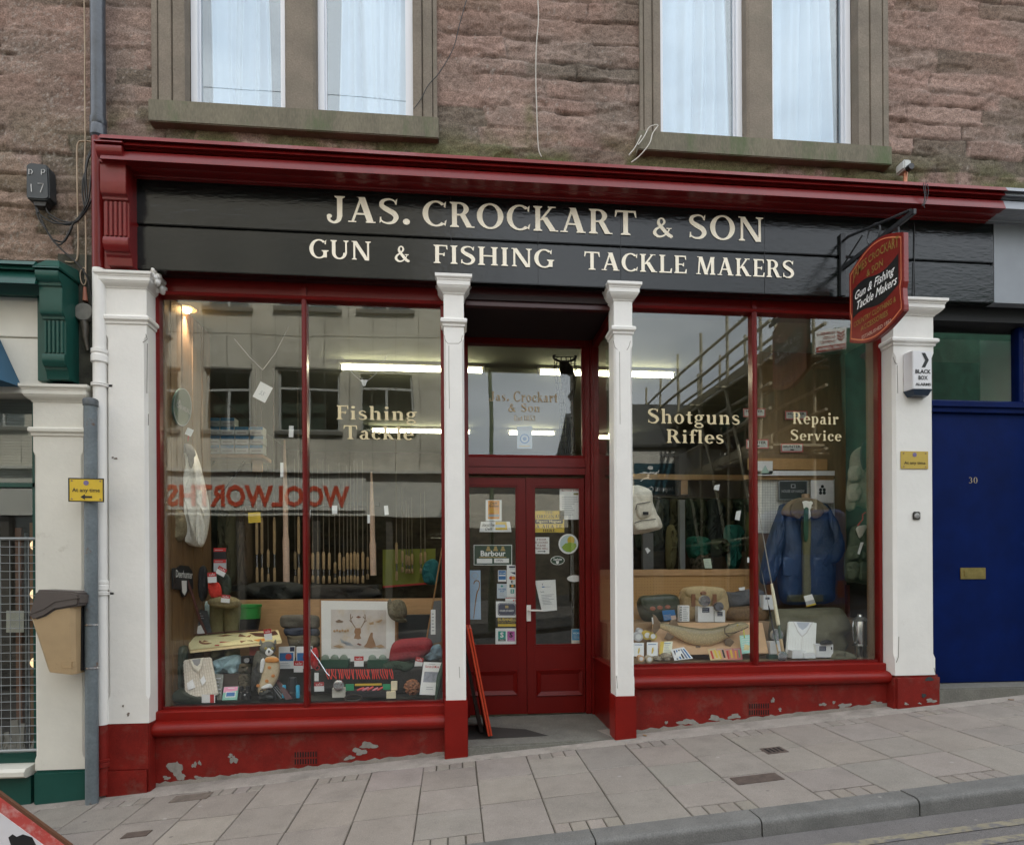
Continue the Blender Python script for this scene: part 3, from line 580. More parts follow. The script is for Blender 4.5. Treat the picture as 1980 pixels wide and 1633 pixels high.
cx0, cx1 = at(193, 330, -.15).x, at(243, 330, -.15).x
zt_ = at(210, 262, -.1).z
console(cx0, cx1, dict(zt=zt_, f=1., g=zt_ - 3.47), CORN, B, (at(181, 400, 0).x, at(254, 400, 0).x))
# ---- fascia boards with lettering
zgv = 3.80; FB = 3.484; FX0, FX1 = -2.33, at(1922, 500, 0.).x
m = M(); m.box(FX0, .0, zgv + .012, FX1, .08, FT + .01); m.box(FX0, .002, FB, FX1, .08, zgv - .012); m.box(FX0, .02, zgv - .02, FX1, .08, zgv + .02)
for x in (at(872, 400).x, at(1040, 400).x, at(1203, 440).x, at(1478, 440).x, at(1767, 440).x): pass
fas = m.build('fascia', BLACK, B, bevel=.004)
m = M(); m.box(FX1 + .001, .0, FB, 6.2, .08, FT + .01); g_ = m.build('fascia', GREYP, B); g_['label'] = 'grey painted end of the fascia'
m = M()
for px in (872, 1040, 1200, 1478, 1768):
    x = at(px, 430).x; m.box(x - .0014, -.0012, FB + .005, x + .0014, .001, FT)
m.build('board_joint', mat('fascia joint', (.004, .004, .004), .5), fas)
def sign_line(s, px0, px1, z0, h, **k):
    a, b = at(px0, 430).x, at(px1, 430).x; m = M(); wall_text(m, serif(s, h, b - a, **k), a, z0, -.0035, 3e-5); return m
def zat(px, py, Y=0.): return at(px, py, Y).z
z1 = zat(700, 431); h1 = zat(700, 384) - zat(700, 433)
for s_, p0, p1, hk in (('JAS.', 632, 793, 1.), ('CROCKART', 817, 1230, 1.), ('&', 1262, 1301, .8), ('SON', 1332, 1475, 1.)):
    sign_line(s_, p0, p1, z1, h1 * hk).build('lettering', LETTER, fas)
z2 = zat(720, 504); h2 = zat(660, 466) - zat(660, 502)
for s_, p0, p1, hk in (('GUN', 598, 717, 1.), ('&', 763, 792, .86), ('FISHING', 838, 1071, 1.), ('TACKLE', 1129, 1327, 1.), ('MAKERS', 1345, 1534, 1.)):
    sign_line(s_, p0, p1, z2, h2 * hk).build('lettering', LETTER, fas)

# ---- piers and columns
def capital(m, x0, x1, y0, zt, zb, o):
    h = zt - zb; m.rmould(x0, x1, y0, y0 + .17, [(.004, zb), (o * .12, zb + h * .04), (o * .14, zb + h * .08), (o * .3, zb + h * .14), (o * .55, zb + h * .27), (o * .68, zb + h * .37), (o * .69, zb + h * .40), (o * .74, zb + h * .41), (o * .74, zb + h * .66), (o * .80, zb + h * .67), (o * .83, zb + h * .75), (o * .95, zb + h * .80), (o, zb + h * .84), (o, zt)])
def collar(m, x0, x1, y0, z, o=.024):
    m.rmould(x0, x1, y0, y0 + .17, [(.003, z - .05), (o * .35, z - .045), (o * .4, z - .03), (o * .95, z - .018), (o, z), (o * .7, z + .012), (.002, z + .014)])
def shaft(m, x0, x1, y0, y1, zb, zc0, zc1, zt, c):
    """square post whose front corners are stop-chamfered between zc0 and zc1"""
    sec = lambda k: [(x0, y1), (x0, y0 + k), (x0 + k, y0), (x1 - k, y0), (x1, y0 + k), (x1, y1)]
    m.rings([[(x, y, z) for x, y in sec(k)] for z, k in ((zb, .001), (zc0 - c * 1.6, .001), (zc0, c), (zc1, c), (zc1 + c * 1.6, .001), (zt, .001))])
def post(x0, x1, D, zred, zcol, ztop, zcb, o, lab, base_o, ch=.016, mt=None):
    m = M(); shaft(m, x0, x1, 0, D, zred, zred + .16, zcol - .16, zcb + .01, ch); collar(m, x0, x1, 0, zcol); capital(m, x0, x1, 0, ztop, zcb, o)
    p = m.build('column', mt or WHITEP, B, smooth=30, bevel=.0)
    m = M(); zb = min(zg(x0), zg(x1)) - .1
    m.box(x0 - base_o, -base_o, zb, x1 + base_o, D + .0, zred); m.build('column_base', RED, p, bevel=.006); p['label'] = lab
    return p
c1 = (-.063, .089); c2 = (1.247, 1.393)
post(*c1, .16, zat(880, 1353), zat(875, 619), at(872, 528, -.06).z, zat(872, 569), .062, 'slim white column left of the shop door on a red base', .012)
post(*c2, .16, zat(1210, 1345), zat(1200, 634), at(1205, 543, -.06).z, zat(1205, 582), .062, 'slim white column right of the shop door on a red base', .012)
m = M(); x0, x1 = -2.475, -2.193; zr = zat(250, 1398)
shaft(m, x0, x1, 0, .3, zr, zr + .2, zat(250, 655), 3.44, .02); collar(m, x0, x1, 0, zat(250, 614)); capital(m, x0, x1 , 0, at(250, 523, -.05).z, zat(250, 558), .055)
p = m.build('pier', WHITE, B, smooth=30); p['label'] = 'broad white pier with a crumbling capital at the left of the shopfront'
m = M(); m.box(x0 - .01, -.006, zg(x0) - .1, x1 + .004, .3, zr); m.box(x0 - .012, -.016, zg(x0) - .1, x1 - .004, .0, zat(250, 1486)); m.build('pier_base', REDF, p, bevel=.008)
m = M(); rr = random.Random(5)
for k in range(26):                                                    # broken plaster of the left capital
    q = rr.random(); m.ell((x1 + .02 + .045 * rr.random(), .02 + .13 * q, 3.40 + .09 * rr.random() - .03 * q), .022, .03, .024, 7, 5)
m.build('broken_plaster', WHITE, p, smooth=60)
m = M(); x0, x1 = 3.556, 3.905; zr = zat(1760, 1305)
shaft(m, x0, x1, 0, .3, zr, zr + .17, zat(1760, 690), 3.46, .022); collar(m, x0, x1, 0, zat(1760, 657), .03); capital(m, x0, x1, 0, at(1790, 577, -.05).z, zat(1790, 612), .075)
p = m.build('pier', WHITE, B, smooth=30); p['label'] = 'broad white pier carrying the alarm box at the right of the shopfront'
m = M(); m.box(x0 - .008, -.012, zg(x0) - .1, x1 + .045, .3, zr); m.build('pier_base', REDF, p, bevel=.02)
PATCHM = mat('bare cement', (.25, .235, .21), .9, var=.2, vs=25., bump=.2, bs=90)
def blob(m, cx, cz, rx, rzz, Y, seed, n=22, t=.003, jag=.35):
    r = random.Random(seed); ph = [r.uniform(0, 6.3) for _ in range(4)]
    pts = []
    for i in range(n):
        a = 2 * math.pi * i / n; k = 1 + jag * (math.sin(2 * a + ph[0]) * .5 + math.sin(3 * a + ph[1]) * .45 + math.sin(5 * a + ph[2]) * .3 + math.sin(9 * a + ph[3]) * .15)
        pts.append((cx + rx * k * math.cos(a), cz + rzz * k * math.sin(a)))
    m.py(pts, Y - t, Y + .002)
def blob_px(pxs, Y, seed, mt, parent, jag=.35):
    for i, (px, py, rx, ry) in enumerate(pxs):
        m = M(); c = at(px, py, Y); s = CD / FPX; blob(m, c.x, c.z, rx * s * .86, ry * s * .82, Y, seed + i, t=.0025 + .0003 * i, jag=jag); m.build('bare_patch', mt, parent)
blob_px([(1797, 1312, 9, 6), (1786, 1344, 5, 6)], -.012, 3, mat('bare dark stone', (.03, .035, .035), .8), p)
blob_px([(1800, 1354, 12, 5), (1752, 1360, 5, 3), (1778, 1359, 4, 2)], -.012, 9, PATCHM, p, .5)

def cracks(parent, Y, lists, r=.0022):
    for l in lists: m = M(); m.tube([at(x, y, Y) for x, y in l], r, 5); m.build('crack', mat('dark paint crack', (.16, .14, .11), .9), parent)
for o_ in [q for q in B.children if q.name.split('.')[0] in ('column', 'pier')]:
    l_ = o_.get('label', '')
    if 'slim' in l_ and 'left' in l_: cracks(o_, .001, [[(859, 648), (861, 658), (866, 664), (887, 664), (892, 659), (894, 648)], [(868, 668), (868, 720), (869, 790)], [(888, 1288), (889, 1310)]])
    elif 'slim' in l_: cracks(o_, .001, [[(1186, 659), (1189, 671), (1194, 676)], [(1219, 659), (1216, 670), (1212, 677)], [(1192, 1306), (1194, 1330)], [(1198, 680), (1199, 820)]])
    elif 'crumbling' in l_: cracks(o_, -.001, [[(282, 646), (285, 656), (276, 662)], [(285, 664), (284, 760)], [(287, 800), (287, 822)]]); blob_px([(224, 886, 3, 2), (218, 884, 2, 1.5), (248, 1380, 2.5, 4), (238, 1364, 2, 2)], -.001, 21, mat('chipped stone', (.2, .17, .14), .9), o_)
    else: cracks(o_, -.001, [[(1727, 690), (1730, 700), (1735, 704)], [(1735, 706), (1736, 760)], [(1738, 1230), (1737, 1270), (1733, 1280)], [(1806, 1290), (1809, 1302)]])

# ---- shop windows (plane of the frames)
FY = .135; GY = .165; HZ = 3.35
def shop_window(x0, x1, mull, zb, lab, zh0):
    m = M(); j = .032
    m.box(x0, FY, zb, x0 + j, FY + .06, zh0); m.box(x1 - j, FY, zb, x1, FY + .06, zh0)
    m.box(mull[0], FY - .008, zb + .001, mull[1], FY + .07, zh0 + .1); m.lathe(((mull[0] + mull[1]) / 2, FY - .008, zb + .002), [(.012, 0), (.012, zh0 - zb)], 8)
    m.box(x0 + j, FY + .012, zb, x1 - j, FY + .06, zb + .022)                      # putty bead
    m.px([(FY - .012, zh0 + .028), (FY - .02, zh0 + .018), (FY - .012, zh0), (FY + .06, zh0 - .012), (FY + .06, zh0 + .03)], x0, x1)
    m.box(x0 - .01, FY + .012, zh0 + .024, x1 + .01, FY + .08, FB + .3)
    w = m.build('shop_window', REDM, B, bevel=.003); w['label'] = lab
    for a, b in ((x0 + j, mull[0]), (mull[1], x1 - j)):
        g = M(); g.box(a, GY, zb + .02, b, GY + .006, zh0); g.build('pane', GLASS, w)
    return w
LZ, RZ = .272, .522                                                    # foot of the glass
LX0, LX1, LM = -2.2, -.058, (-1.137, -1.100); RX0, RX1, RM = 1.36, 3.553, (2.430, 2.470)
lw = shop_window(LX0, LX1, LM, LZ, 'tall fishing tackle display window left of the door', zat(500, 577, FY))
rw = shop_window(RX0, RX1, RM, RZ, 'tall shotgun display window right of the door', zat(1500, 606, FY))
for s_, bx, w_ in (('Fishing', (651, 785, 806, 819), lw), ('Tackle', (664, 823, 800, 850), lw), ('Shotguns', (1253, 791, 1430, 827), rw), ('Rifles', (1289, 830, 1399, 857), rw), ('Repair', (1533, 797, 1621, 826), rw), ('Service', (1529, 831, 1627, 852), rw)):
    m = M(); text_in(m, serif(s_), *bx, GY - .003); m.build('lettering', GOLDL, w_)
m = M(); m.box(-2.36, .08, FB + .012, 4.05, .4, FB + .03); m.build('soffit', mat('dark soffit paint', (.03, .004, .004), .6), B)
# below the glass: bottom rail, rolled sill, stall riser
def riser(x0, x1, zt, zrail, zs0, zs1, lab, vent, patches, seed):
    m = M(); m.px([(FY - .03, zrail), (FY - .034, zrail + .004), (FY - .034, zt - .008), (FY - .026, zt - .002), (FY + .02, zt + .004), (FY + .2, zt + .004), (FY + .2, zrail)], x0, x1)
    s = m.build('window_rail', RED, B, smooth=25); s['label'] = lab + ' bottom rail'
    hc = (zs0 + zs1) / 2; r = (zs0 - zs1) / 2
    pr = [(FY + .02, zs0 + .012), (FY - .03, zs0 + .004)] + [(FY - .05 - r * 1.15 * math.cos(math.radians(a)), hc + r * math.sin(math.radians(a))) for a in (80, 60, 40, 20, 0, -20, -40, -60, -80)] + [(FY - .03, zs1 - .002), (FY + .02, zs1 - .002)]
    m = M(); m.px(pr, x0 - .004, x1); sill = m.build('sill', RED, B, smooth=40); sill['label'] = lab + ' rolled sill'
    Y = FY - .045; m = M(); za, zb = zg(x0) - .1, zg(x1) - .1
    m.extr([(x0 - .006, Y, za), (x1, Y, zb), (x1, Y, zs1), (x0 - .006, Y, zs1)], (0, .08, 0)); st = m.build('stall_riser', REDF, B); st['label'] = lab + ' stall riser with flaking red paint'
    blob_px(patches, Y, seed, PATCHM, st, .5)
    vx0, vy0, vx1, vy1 = vent; X0, Z0, X1, Z1 = rect(vx0, vy0, vx1, vy1, Y); m = M()
    m.box(X0, Y - .006, Z0, X1, Y + .01, Z1); m.build('vent', REDF, st); m = M()
    for rr_ in range(2):
        for k in range(9):
            a = X0 + (X1 - X0) * (k + .25) / 9; z = Z0 + (Z1 - Z0) * (.08 + .48 * rr_); m.box(a, Y - .0075, z, a + (X1 - X0) / 19, Y, z + (Z1 - Z0) * .36)
    m.build('vent_slot', mat('vent hole', (.006, .005, .004), .9), st)
    m = M(); rr_ = random.Random(seed)                                             # cement fillet along the foot
    pts = [(x0 + (x1 - x0) * i / 60., .014 + .016 * abs(math.sin(i * .9 + seed)) * rr_.random() + .006 * rr_.random()) for i in range(61)]
    m.extr([(x, Y - .004, margin_z(x, 1) - .03) for x, h in (pts[0], pts[-1])] + [(x, Y - .004, margin_z(x, 1) + h) for x, h in pts[::-1]], (0, .003, 0)); m.build('cement_fillet', CEM, st)
    return st
riser(-2.196, c1[0] - .01, LZ, zat(580, 1390, .1), zat(580, 1391, .04), zat(580, 1419, .04), 'left window', (569, 1450, 614, 1478),
      [(341, 1487, 14, 20), (322, 1503, 6, 5), (352, 1500, 8, 6), (376, 1478, 5, 6), (386, 1474, 3, 5), (452, 1468, 7, 9), (446, 1460, 5, 4), (712, 1440, 15, 9), (696, 1452, 16, 7), (676, 1464, 10, 5), (383, 1502, 8, 3), (455, 1498, 9, 3)], 40)
riser(c2[1] + .012, 3.552, RZ, zat(1460, 1303, .1), zat(1460, 1304, .04), zat(1460, 1328, .04), 'right window', (1447, 1357, 1487, 1383),
      [(1330, 1395, 20, 8), (1384, 1388, 16, 7), (1420, 1384, 12, 7), (1408, 1392, 10, 3), (1508, 1371, 4, 4), (1591, 1361, 8, 4), (1612, 1357, 4, 3), (1632, 1363, 14, 6), (1694, 1358, 12, 5), (1494, 1353, 4, 6), (1288, 1396, 3, 4)], 80)
# ================================================================== DOORWAY
DY = .885; DX0, DX1 = .105, 1.27                                       # recess between the columns
ZT = zat(1018, 886, DY)
m = M(); m.hexa([(DX0 - .05, .0, -.35), (DX1 + .06, .0, -.35), (DX1 + .06, DY + .12, -.35), (DX0 - .05, DY + .12, -.35)], [(DX0 - .05, .01, -.035), (DX1 + .06, .01, -.012), (DX1 + .06, DY + .12, .0), (DX0 - .05, DY + .12, -.012)])
m.build('step', mat('worn doorstep', (.15, .145, .125), .8, var=.22, vs=4., bump=.2, bs=60, dirt=((.12, .115, .095), .5, .75, 3.), fine=.2), B, bevel=.012)
# right return of the window: panel below, glass above; left return is the same, mostly hidden
for xs, lab in ((DX1, 'right'), (DX0 - .06, 'left')):
    zb = RZ - .02 if lab == 'right' else LZ
    m = M(); m.box(xs, .16, -.3, xs + .06, DY, zb); m.px([(.16, zb), (DY, zb), (DY, zb + .02), (.16, zb + .02)], xs - .014, xs + .06); m.build('doorway_wall', REDD, B, bevel=.004)
    m = M(); m.box(xs + .002, .16, zb + .02, xs + .05, .20, 3.4); m.box(xs + .002, DY - .06, zb + .02, xs + .055, DY, 3.4); m.box(xs + .002, .20, 3.33, xs + .05, DY - .06, 3.4)
    f = m.build('doorway_frame', REDM, B, bevel=.003); g = M(); g.box(xs + .022, .20, zb + .02, xs + .028, DY - .06, 3.33); g.build('pane', GLASS, f)
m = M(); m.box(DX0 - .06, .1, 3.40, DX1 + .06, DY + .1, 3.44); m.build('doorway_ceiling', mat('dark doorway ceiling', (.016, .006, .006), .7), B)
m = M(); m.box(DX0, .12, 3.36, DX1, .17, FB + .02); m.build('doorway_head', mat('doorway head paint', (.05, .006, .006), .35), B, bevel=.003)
# frame round the doors, transom light
seam = at(1018, 1100, DY).x; dl, dr = .14, at(1131, 1100, DY).x; dt = zat(1018, 922, DY)
m = M(); fy = DY - .03
m.box(DX0, fy - .02, 0, dl, DY + .06, 3.42); m.box(dr, fy, 0, dr + .05, DY + .06, 3.42); m.box(dr + .05, fy - .03, 0, DX1, DY + .06, 3.42)
za, zb = zat(1018, 918, DY), zat(1018, 886, DY); m.box(dl, fy - .01, za, dr, DY + .05, zb); m.box(dl, fy - .02, za + (zb - za) * .42, dr, DY, za + (zb - za) * .5); m.px([(fy + .02, zb), (fy + .005, zb), (fy + .02, zb + .03), (fy + .05, zb + .03), (fy + .05, zb)], dl, dr)
zc2, zd = zat(1018, 668, DY), 3.42; m.box(dl, fy, zc2, dr, DY + .05, zd); m.box(dr - .02, fy + .02, zb + .03, dr, DY + .04, zc2)
df = m.build('door_frame', REDM, B, bevel=.004)
g = M(); g.box(dl, DY + .01, zb, dr, DY + .016, zc2); g.build('pane', GLASS, df)
for s_, bx, mt_ in (('Jas.', (946, 757, 984, 776), None), ('Crockart', (993, 757, 1078, 777), None), ('&', (983, 780, 997, 796), None), ('Son', (1008, 780, 1044, 796), None), ('Est', (994, 803, 1010, 813), None), ('1852', (1013, 803, 1035, 813), None)):
    m = M(); text_in(m, serif(s_), *bx, DY + .006); m.build('lettering', mat('gold transom lettering', (.62, .48, .29), .5), df)
# the two leaves
def leaf(x0, x1, lab, gl, pn, ov):
    m = M(); y0, y1 = DY - .0 - ov, DY + .04; zb = .008; z0, z1 = gl[1], gl[3]
    gx0, gx1 = gl[0], gl[2]
    m.box(x0, y0, zb, gx0, y1, dt - .006); m.box(gx1, y0, zb, x1, y1, dt - .006); m.box(gx0, y0, z1, gx1, y1, dt - .006); m.box(gx0, y0, zb, gx1, y1, z0)
    b = .016                                                           # mouldings round the glass
    for q in ((gx0, z0, gx0 + b, z1), (gx1 - b, z0, gx1, z1), (gx0 + b, z1 - b, gx1 - b, z1), (gx0 + b, z0, gx1 - b, z0 + b)): m.box(q[0], y0 + .006, q[1], q[2], y1, q[3])
    px0, pz0, px1, pz1 = pn                                            # bolection moulding and fielded panel
    w = .042; o = [(px0, pz0), (px1, pz0), (px1, pz1), (px0, pz1)]; i_ = [(px0 + w, pz0 + w), (px1 - w, pz0 + w), (px1 - w, pz1 - w), (px0 + w, pz1 - w)]
    m.rings([[(a, y0 + .001, c) for a, c in o], [(a, y0 - .014, c) for a, c in [(px0 + .006, pz0 + .006), (px1 - .006, pz0 + .006), (px1 - .006, pz1 - .006), (px0 + .006, pz1 - .006)]], [(a, y0 - .010, c) for a, c in [(px0 + .016, pz0 + .016), (px1 - .016, pz0 + .016), (px1 - .016, pz1 - .016), (px0 + .016, pz1 - .016)]], [(a, y0 - .002, c) for a, c in i_], [(a, y0 - .002, c) for a, c in i_]][:4], cap=False)
    m.box(px0 + w, y0 - .0025, pz0 + w, px1 - w, y0 + .001, pz1 - w)
    d = m.build('door', REDD, B, bevel=.003); d['label'] = lab
    g = M(); g.box(gx0 + .004, DY + .016, z0 + .004, gx1 - .004, DY + .022, z1 - .004); g.build('pane', GLASS, d)
    return d
r1 = rect(905, 938, 1001, 1249, DY); r2 = rect(1032, 940, 1124, 1248, DY)
p1 = rect(905, 1296, 1001, 1344, DY); p2 = rect(1037, 1293, 1127, 1344, DY)
d1 = leaf(dl, seam - .003, 'left leaf of the red shop door', r1, p1, 0.); d2 = leaf(seam, dr - .004, 'right leaf of the red shop door with the white lever handle', r2, p2, .006)
X0, Z0, X1, Z1 = rect(1018, 1169, 1026, 1200, DY)
m = M(); m.box(X0, DY - .016, Z0, X1, DY - .004, Z1); hx = (X0 + X1) / 2; hz = zat(1022, 1179, DY)
m.tube([(hx, DY - .016, hz), (hx, DY - .05, hz), (hx + .02, DY - .056, hz), (hx + .10, DY - .056, hz - .003), (hx + .12, DY - .05, hz - .004)], .0085, 8)
m.box(hx - .003, DY - .0175, Z0 + .022, hx + .003, DY - .015, Z0 + .04); m.build('handle', mat('white handle', (.7, .68, .63), .4), d2, smooth=40)

# ================================================================== SHOP INTERIOR
IX0, IX1, IB, IC = -2.16, 3.93, 6.2, 3.44
def part(m, name, mt, **k): return m.build(name, mt, B, **k)
m = M(); m.box(-2.9, .2, -.12, 4.2, IB, -.02); part(m, 'shop_floor', mat('shop carpet', (.03, .027, .024), .9))
CEIL = mat('shop ceiling', (.34, .36, .26), .9)
m = M(); m.box(-2.9, .42, IC, 4.2, IB, IC + .1); part(m, 'shop_ceiling', CEIL)
m = M(); m.box(-2.9, IB, -.1, 4.2, IB + .1, IC); part(m, 'shop_wall', mat('dark stocked back wall', (.055, .045, .033), .9, var=.5, vs=4., stretch=(1, 1, 2.)))
m = M(); m.box(3.552, .2, RZ, 3.5535, .33, 3.4); part(m, 'bay_lining', WOODD)
for x, y0, y1 in ((-2.9, .2, IB), (4.1, .36, IB)):
    m = M(); m.box(x, y0, -.1, x + .1, y1, IC); part(m, 'shop_wall', mat('interior wall', (.08, .06, .045), .9, var=.3, vs=3.))
# panelled sides of the two window bays, the low back boards, the display floors
m = M()
for k in range(9): m.box(IX0 - .03, .2 + .098 * k, LZ, IX0 + .0 + .004 * (k % 2), .2 + .098 * k + .094, IC)
part(m, 'bay_panelling', WOODD, bevel=.003)
m = M()
for k in range(9): m.box(IX1 - .004 * (k % 2), .31 + .098 * k, RZ, IX1 + .03, .31 + .098 * k + .094, IC)
part(m, 'bay_panelling', mat('dull brown panelling', (.17, .105, .05), .5, var=.25, vs=4., stretch=(9., 9., 1.), bump=.06), bevel=.003)
LBZ = zat(500, 1159, 1.1); RBZ = zat(1350, 1100, 1.1)
m = M(); m.box(IX0, 1.1, .0, DX0 - .08, 1.125, LBZ); part(m, 'back_board', WOODM)
m = M(); m.box(DX1 + .07, 1.1, .3, 2.93, 1.12, RBZ - .06); b_ = part(m, 'back_board', mat('pegboard', (.48, .27, .10), .6, var=.05))
m = M(); m.box(DX1 + .07, 1.085, RBZ - .06, 2.93, 1.13, RBZ); m.build('top_rail', WOODM, b_)
m = M(); a0 = DX1 + .1                                                 # pegboard holes
for i in range(54):
    for j in range(9):
        x = a0 + i * .0285; z = RBZ - .09 - j * .0285; m.add([(x, 1.0985, z), (x + .006, 1.0985, z), (x + .006, 1.0985, z + .006), (x, 1.0985, z + .006)], [(0, 1, 2, 3)])
m.build('peg_holes', mat('peg hole', (.1, .05, .02), .9), b_)
m = M(); m.box(2.93, 1.1, .3, IX1, 1.13, IC - .0); part(m, 'back_board', mat('brown bay back', (.27, .18, .085), .6, var=.2, vs=3., stretch=(6, 6, 1.)))
m = M(); m.box(IX0, .172, LZ - .1, DX0 - .08, 1.1, LZ + .004); part(m, 'display_floor', mat('dark baize', (.035, .035, .026), .95, var=.3, vs=6.))
m = M(); m.box(DX1 + .07, .172, RZ - .1, IX1, 1.1, RZ + .004); part(m, 'display_floor', mat('plywood display floor', (.34, .22, .12), .6, var=.15, vs=4.))
# fluorescent strips
TUBE = mat('lit tube', (1., .93, .66), .5, emit=10.)
def strip(x0, x1, Y, Z, lab):
    t = thing('ceiling_light', lab, 'ceiling light', ((x0 + x1) / 2, Y, Z + .1), 'fluorescent strips on the shop ceiling')
    m = M(); m.box(x0, Y - .05, Z + .03, x1, Y + .05, IC - .001); m.build('housing', mat('strip light housing', (.6, .6, .5), .5), t, bevel=.006)
    m = M(); m.tube([(x0 + .03, Y, Z), (x1 - .03, Y, Z)], .019, 10); m.build('tube', TUBE, t)
    m = M(); m.box(x0 + .005, Y - .02, Z - .025, x0 + .035, Y + .02, Z + .03); m.build('lamp_holder', UPVC, t); m = M(); m.box(x1 - .035, Y - .02, Z - .025, x1 - .005, Y + .02, Z + .03); m.build('lamp_holder', UPVC, t)
for (a, b, py, Y), lab in (((655, 938, 703, 1.7), 'lit fluorescent strip nearest the street left of the doorway'), ((1038, 1306, 707, 1.7), 'lit fluorescent strip nearest the street right of the doorway'), ((716, 912, 823, 4.4), 'small lit fluorescent strip deep in the shop on the left'), ((980, 1075, 826, 4.4), 'small lit fluorescent strip deep in the shop seen through the transom'), ((1150, 1215, 828, 4.6), 'small lit fluorescent strip deep in the shop behind the right column')):
    p, q = at(a, py, Y), at(b, py, Y); strip(p.x, q.x, Y, min(IC - .06, p.z), lab)
# warm spot lamp in the left bay
p = at(361, 598, .55); t = thing('spot_lamp', 'small warm spot lamp glowing at the top left of the left window', 'spot lamp', p)
m = M(); m.lathe(p, [(.006, .11), (.02, .1), (.024, .05), (.03, .035), (.075, .0), (.078, .0), (.032, .04), (.026, .055), (.022, .105), (.006, .115)], 16); m.build('reflector', mat('pale lamp glass', (.55, .42, .28), .3), t, smooth=50)
m = M(); m.ell((p.x, p.y, p.z - .0), .036, .036, .03, 12, 8); m.build('bulb', mat('warm bulb', (1., .62, .26), .5, emit=22.), t, smooth=60)
m = M(); m.tube([(p.x, p.y, p.z + .11), (p.x - .02, p.y, IC)], .008, 6); m.build('stem', UPVC, t)
l_ = bpy.data.lights.new('spot_lamp_light', 'SPOT'); l_.energy = 48.; l_.color = (1., .84, .64); l_.spot_size = math.radians(105); l_.spot_blend = 1.; l_.shadow_soft_size = .04
lo_ = bpy.data.objects.new('spot_lamp_light', l_); COL.objects.link(lo_); lo_.parent = t; lo_.location = (0, 0, -.05); lo_.rotation_euler = Vector((-.75, .0, 2.4)).to_track_quat('Z', 'Y').to_euler()

# ================================================================== NEIGHBOURS
LN = thing('green_shopfront', 'neighbouring shopfront left of the drainpipe with white pillar and green woodwork', 'shopfront', (-3.2, .1, -.35))
m = M(); x0, x1 = at(66, 1200, 0).x, at(163, 1200, 0).x; zr = zat(120, 1487); zt2 = zat(120, 742)
shaft(m, x0, x1, 0, .3, zr, zr + .1, zat(120, 880), zt2 - .02, .018); collar(m, x0, x1, 0, zat(120, 830)); capital(m, x0, x1, .0, at(120, 742, -.06).z, zat(120, 778), .06); m.build('pillar', CREAM, LN, smooth=30)
m = M(); m.box(x0 - .01, -.015, zg(x0) - .1, x1 + .03, .3, zr); m.build('pillar_base', GREEN, LN, bevel=.02)
zt3 = zat(90, 497, -.1); zb3 = zat(120, 738)
console(at(77, 600, -.12).x, at(122, 600, -.12).x, dict(zt=zt3, f=.85, g=zt3 - zb3), GREEN, LN, (at(74, 600, 0).x, at(140, 600, 0).x))
m = M(); CQ = [(Y, at(30, py, Y).z) for py, Y in ((504, -.16), (510, -.18), (511, -.15), (520, -.16), (522, -.13), (529, -.14), (531, -.15), (547, -.17), (548, -.09), (570, -.05), (571, .0))] + [(.3, zat(30, 575)), (.3, zat(30, 500))]
m.px(CQ, -6, at(80, 550, -.1).x); m.build('cornice', GREEN, LN, smooth=25)
m = M(); m.box(-6, .03, zat(60, 653, .03) + .004, at(90, 600, .03).x, .2, zat(60, 560)); m.box(-6, .034, zat(60, 760, .03), at(90, 600, .03).x, .2, zat(60, 653, .03) - .004); m.box(-6, .05, zat(60, 660), at(90, 600, .03).x, .2, zat(60, 640)); m.build('fascia', CREAM, LN, bevel=.004)
m = M(); m.box(x1 + .0, .1, zg(-2.8) - .2, -2.42, .35, zt2 + .02); m.box(x1 - .2, .06, zt2, -2.42, .35, 3.6); m.build('side_wall', mat('grimy strip of wall', (.045, .045, .033), .95, var=.5, vs=9., bump=.5, bs=60), LN)
# its window: glass, blind, rail, sill, grille
gx1 = at(75, 1000, .12).x; zs = zat(40, 1483, .0)
m = M(); m.box(-6, .1, zat(30, 941, .1), gx1, .16, zat(30, 933, .1)); m.box(gx1 - .03, .1, zs, gx1, .2, zat(30, 765)); m.box(-6, .02, zg(-4.5) - .4, gx1 - .002, .2, zs - .06); m.box(-6, .09, zs, gx1, .18, zat(30, 1455, .1)); m.build('window_frame', GREEN, LN)
m = M(); m.px([(-.03, zs - .065), (-.05, zs - .05), (-.05, zs - .02), (-.03, zs), (.12, zs + .01), (.12, zs - .065)], -6, gx1 - .001); m.build('sill', CREAM, LN, smooth=30)
m = M(); m.box(-6, .14, zs, gx1, .146, zat(30, 768)); m.build('pane', GLASS, LN)
m = M(); zz = zat(30, 772, .2); k = 0
while zz > zat(30, 930, .2): m.add([(-6, .2, zz), (gx1 - .02, .2, zz), (gx1 - .02, .225, zz - .016), (-6, .225, zz - .016)], [(0, 1, 2, 3)]); zz -= .021
bl = m.build('blind', mat('venetian slats', (.25, .28, .25), .5), LN); md = bl.modifiers.new('slat', 'SOLIDIFY'); md.thickness = .001
m = M(); m.box(-6, 1.6, -.6, -2.7, 1.65, 3.5); m.box(-6, .2, zs - .05, gx1, 1.6, zs - .01); m.box(gx1 + .02, .2, -.6, gx1 + .06, 1.6, 3.5); m.build('room_wall', DARKIN, LN)
aw = thing('awning', 'blue awning over the left neighbouring shop', 'awning', (at(0, 740, -.3).x, 0, zat(20, 740)))
zA, zB = zat(0, 655, .03), zat(41, 742, .02); xa = at(0, 660, .03).x; xb = at(41, 742, .02).x
m = M(); m.hexa([(-6, -.5, zB - .02), (xb - .12, -.5, zB - .02), (xb, .028, zB - .02), (-6, .028, zB - .02)], [(-6, -.02, zA), (xa + .0, -.02, zA), (xa + .0, .028, zA), (-6, .028, zA)])
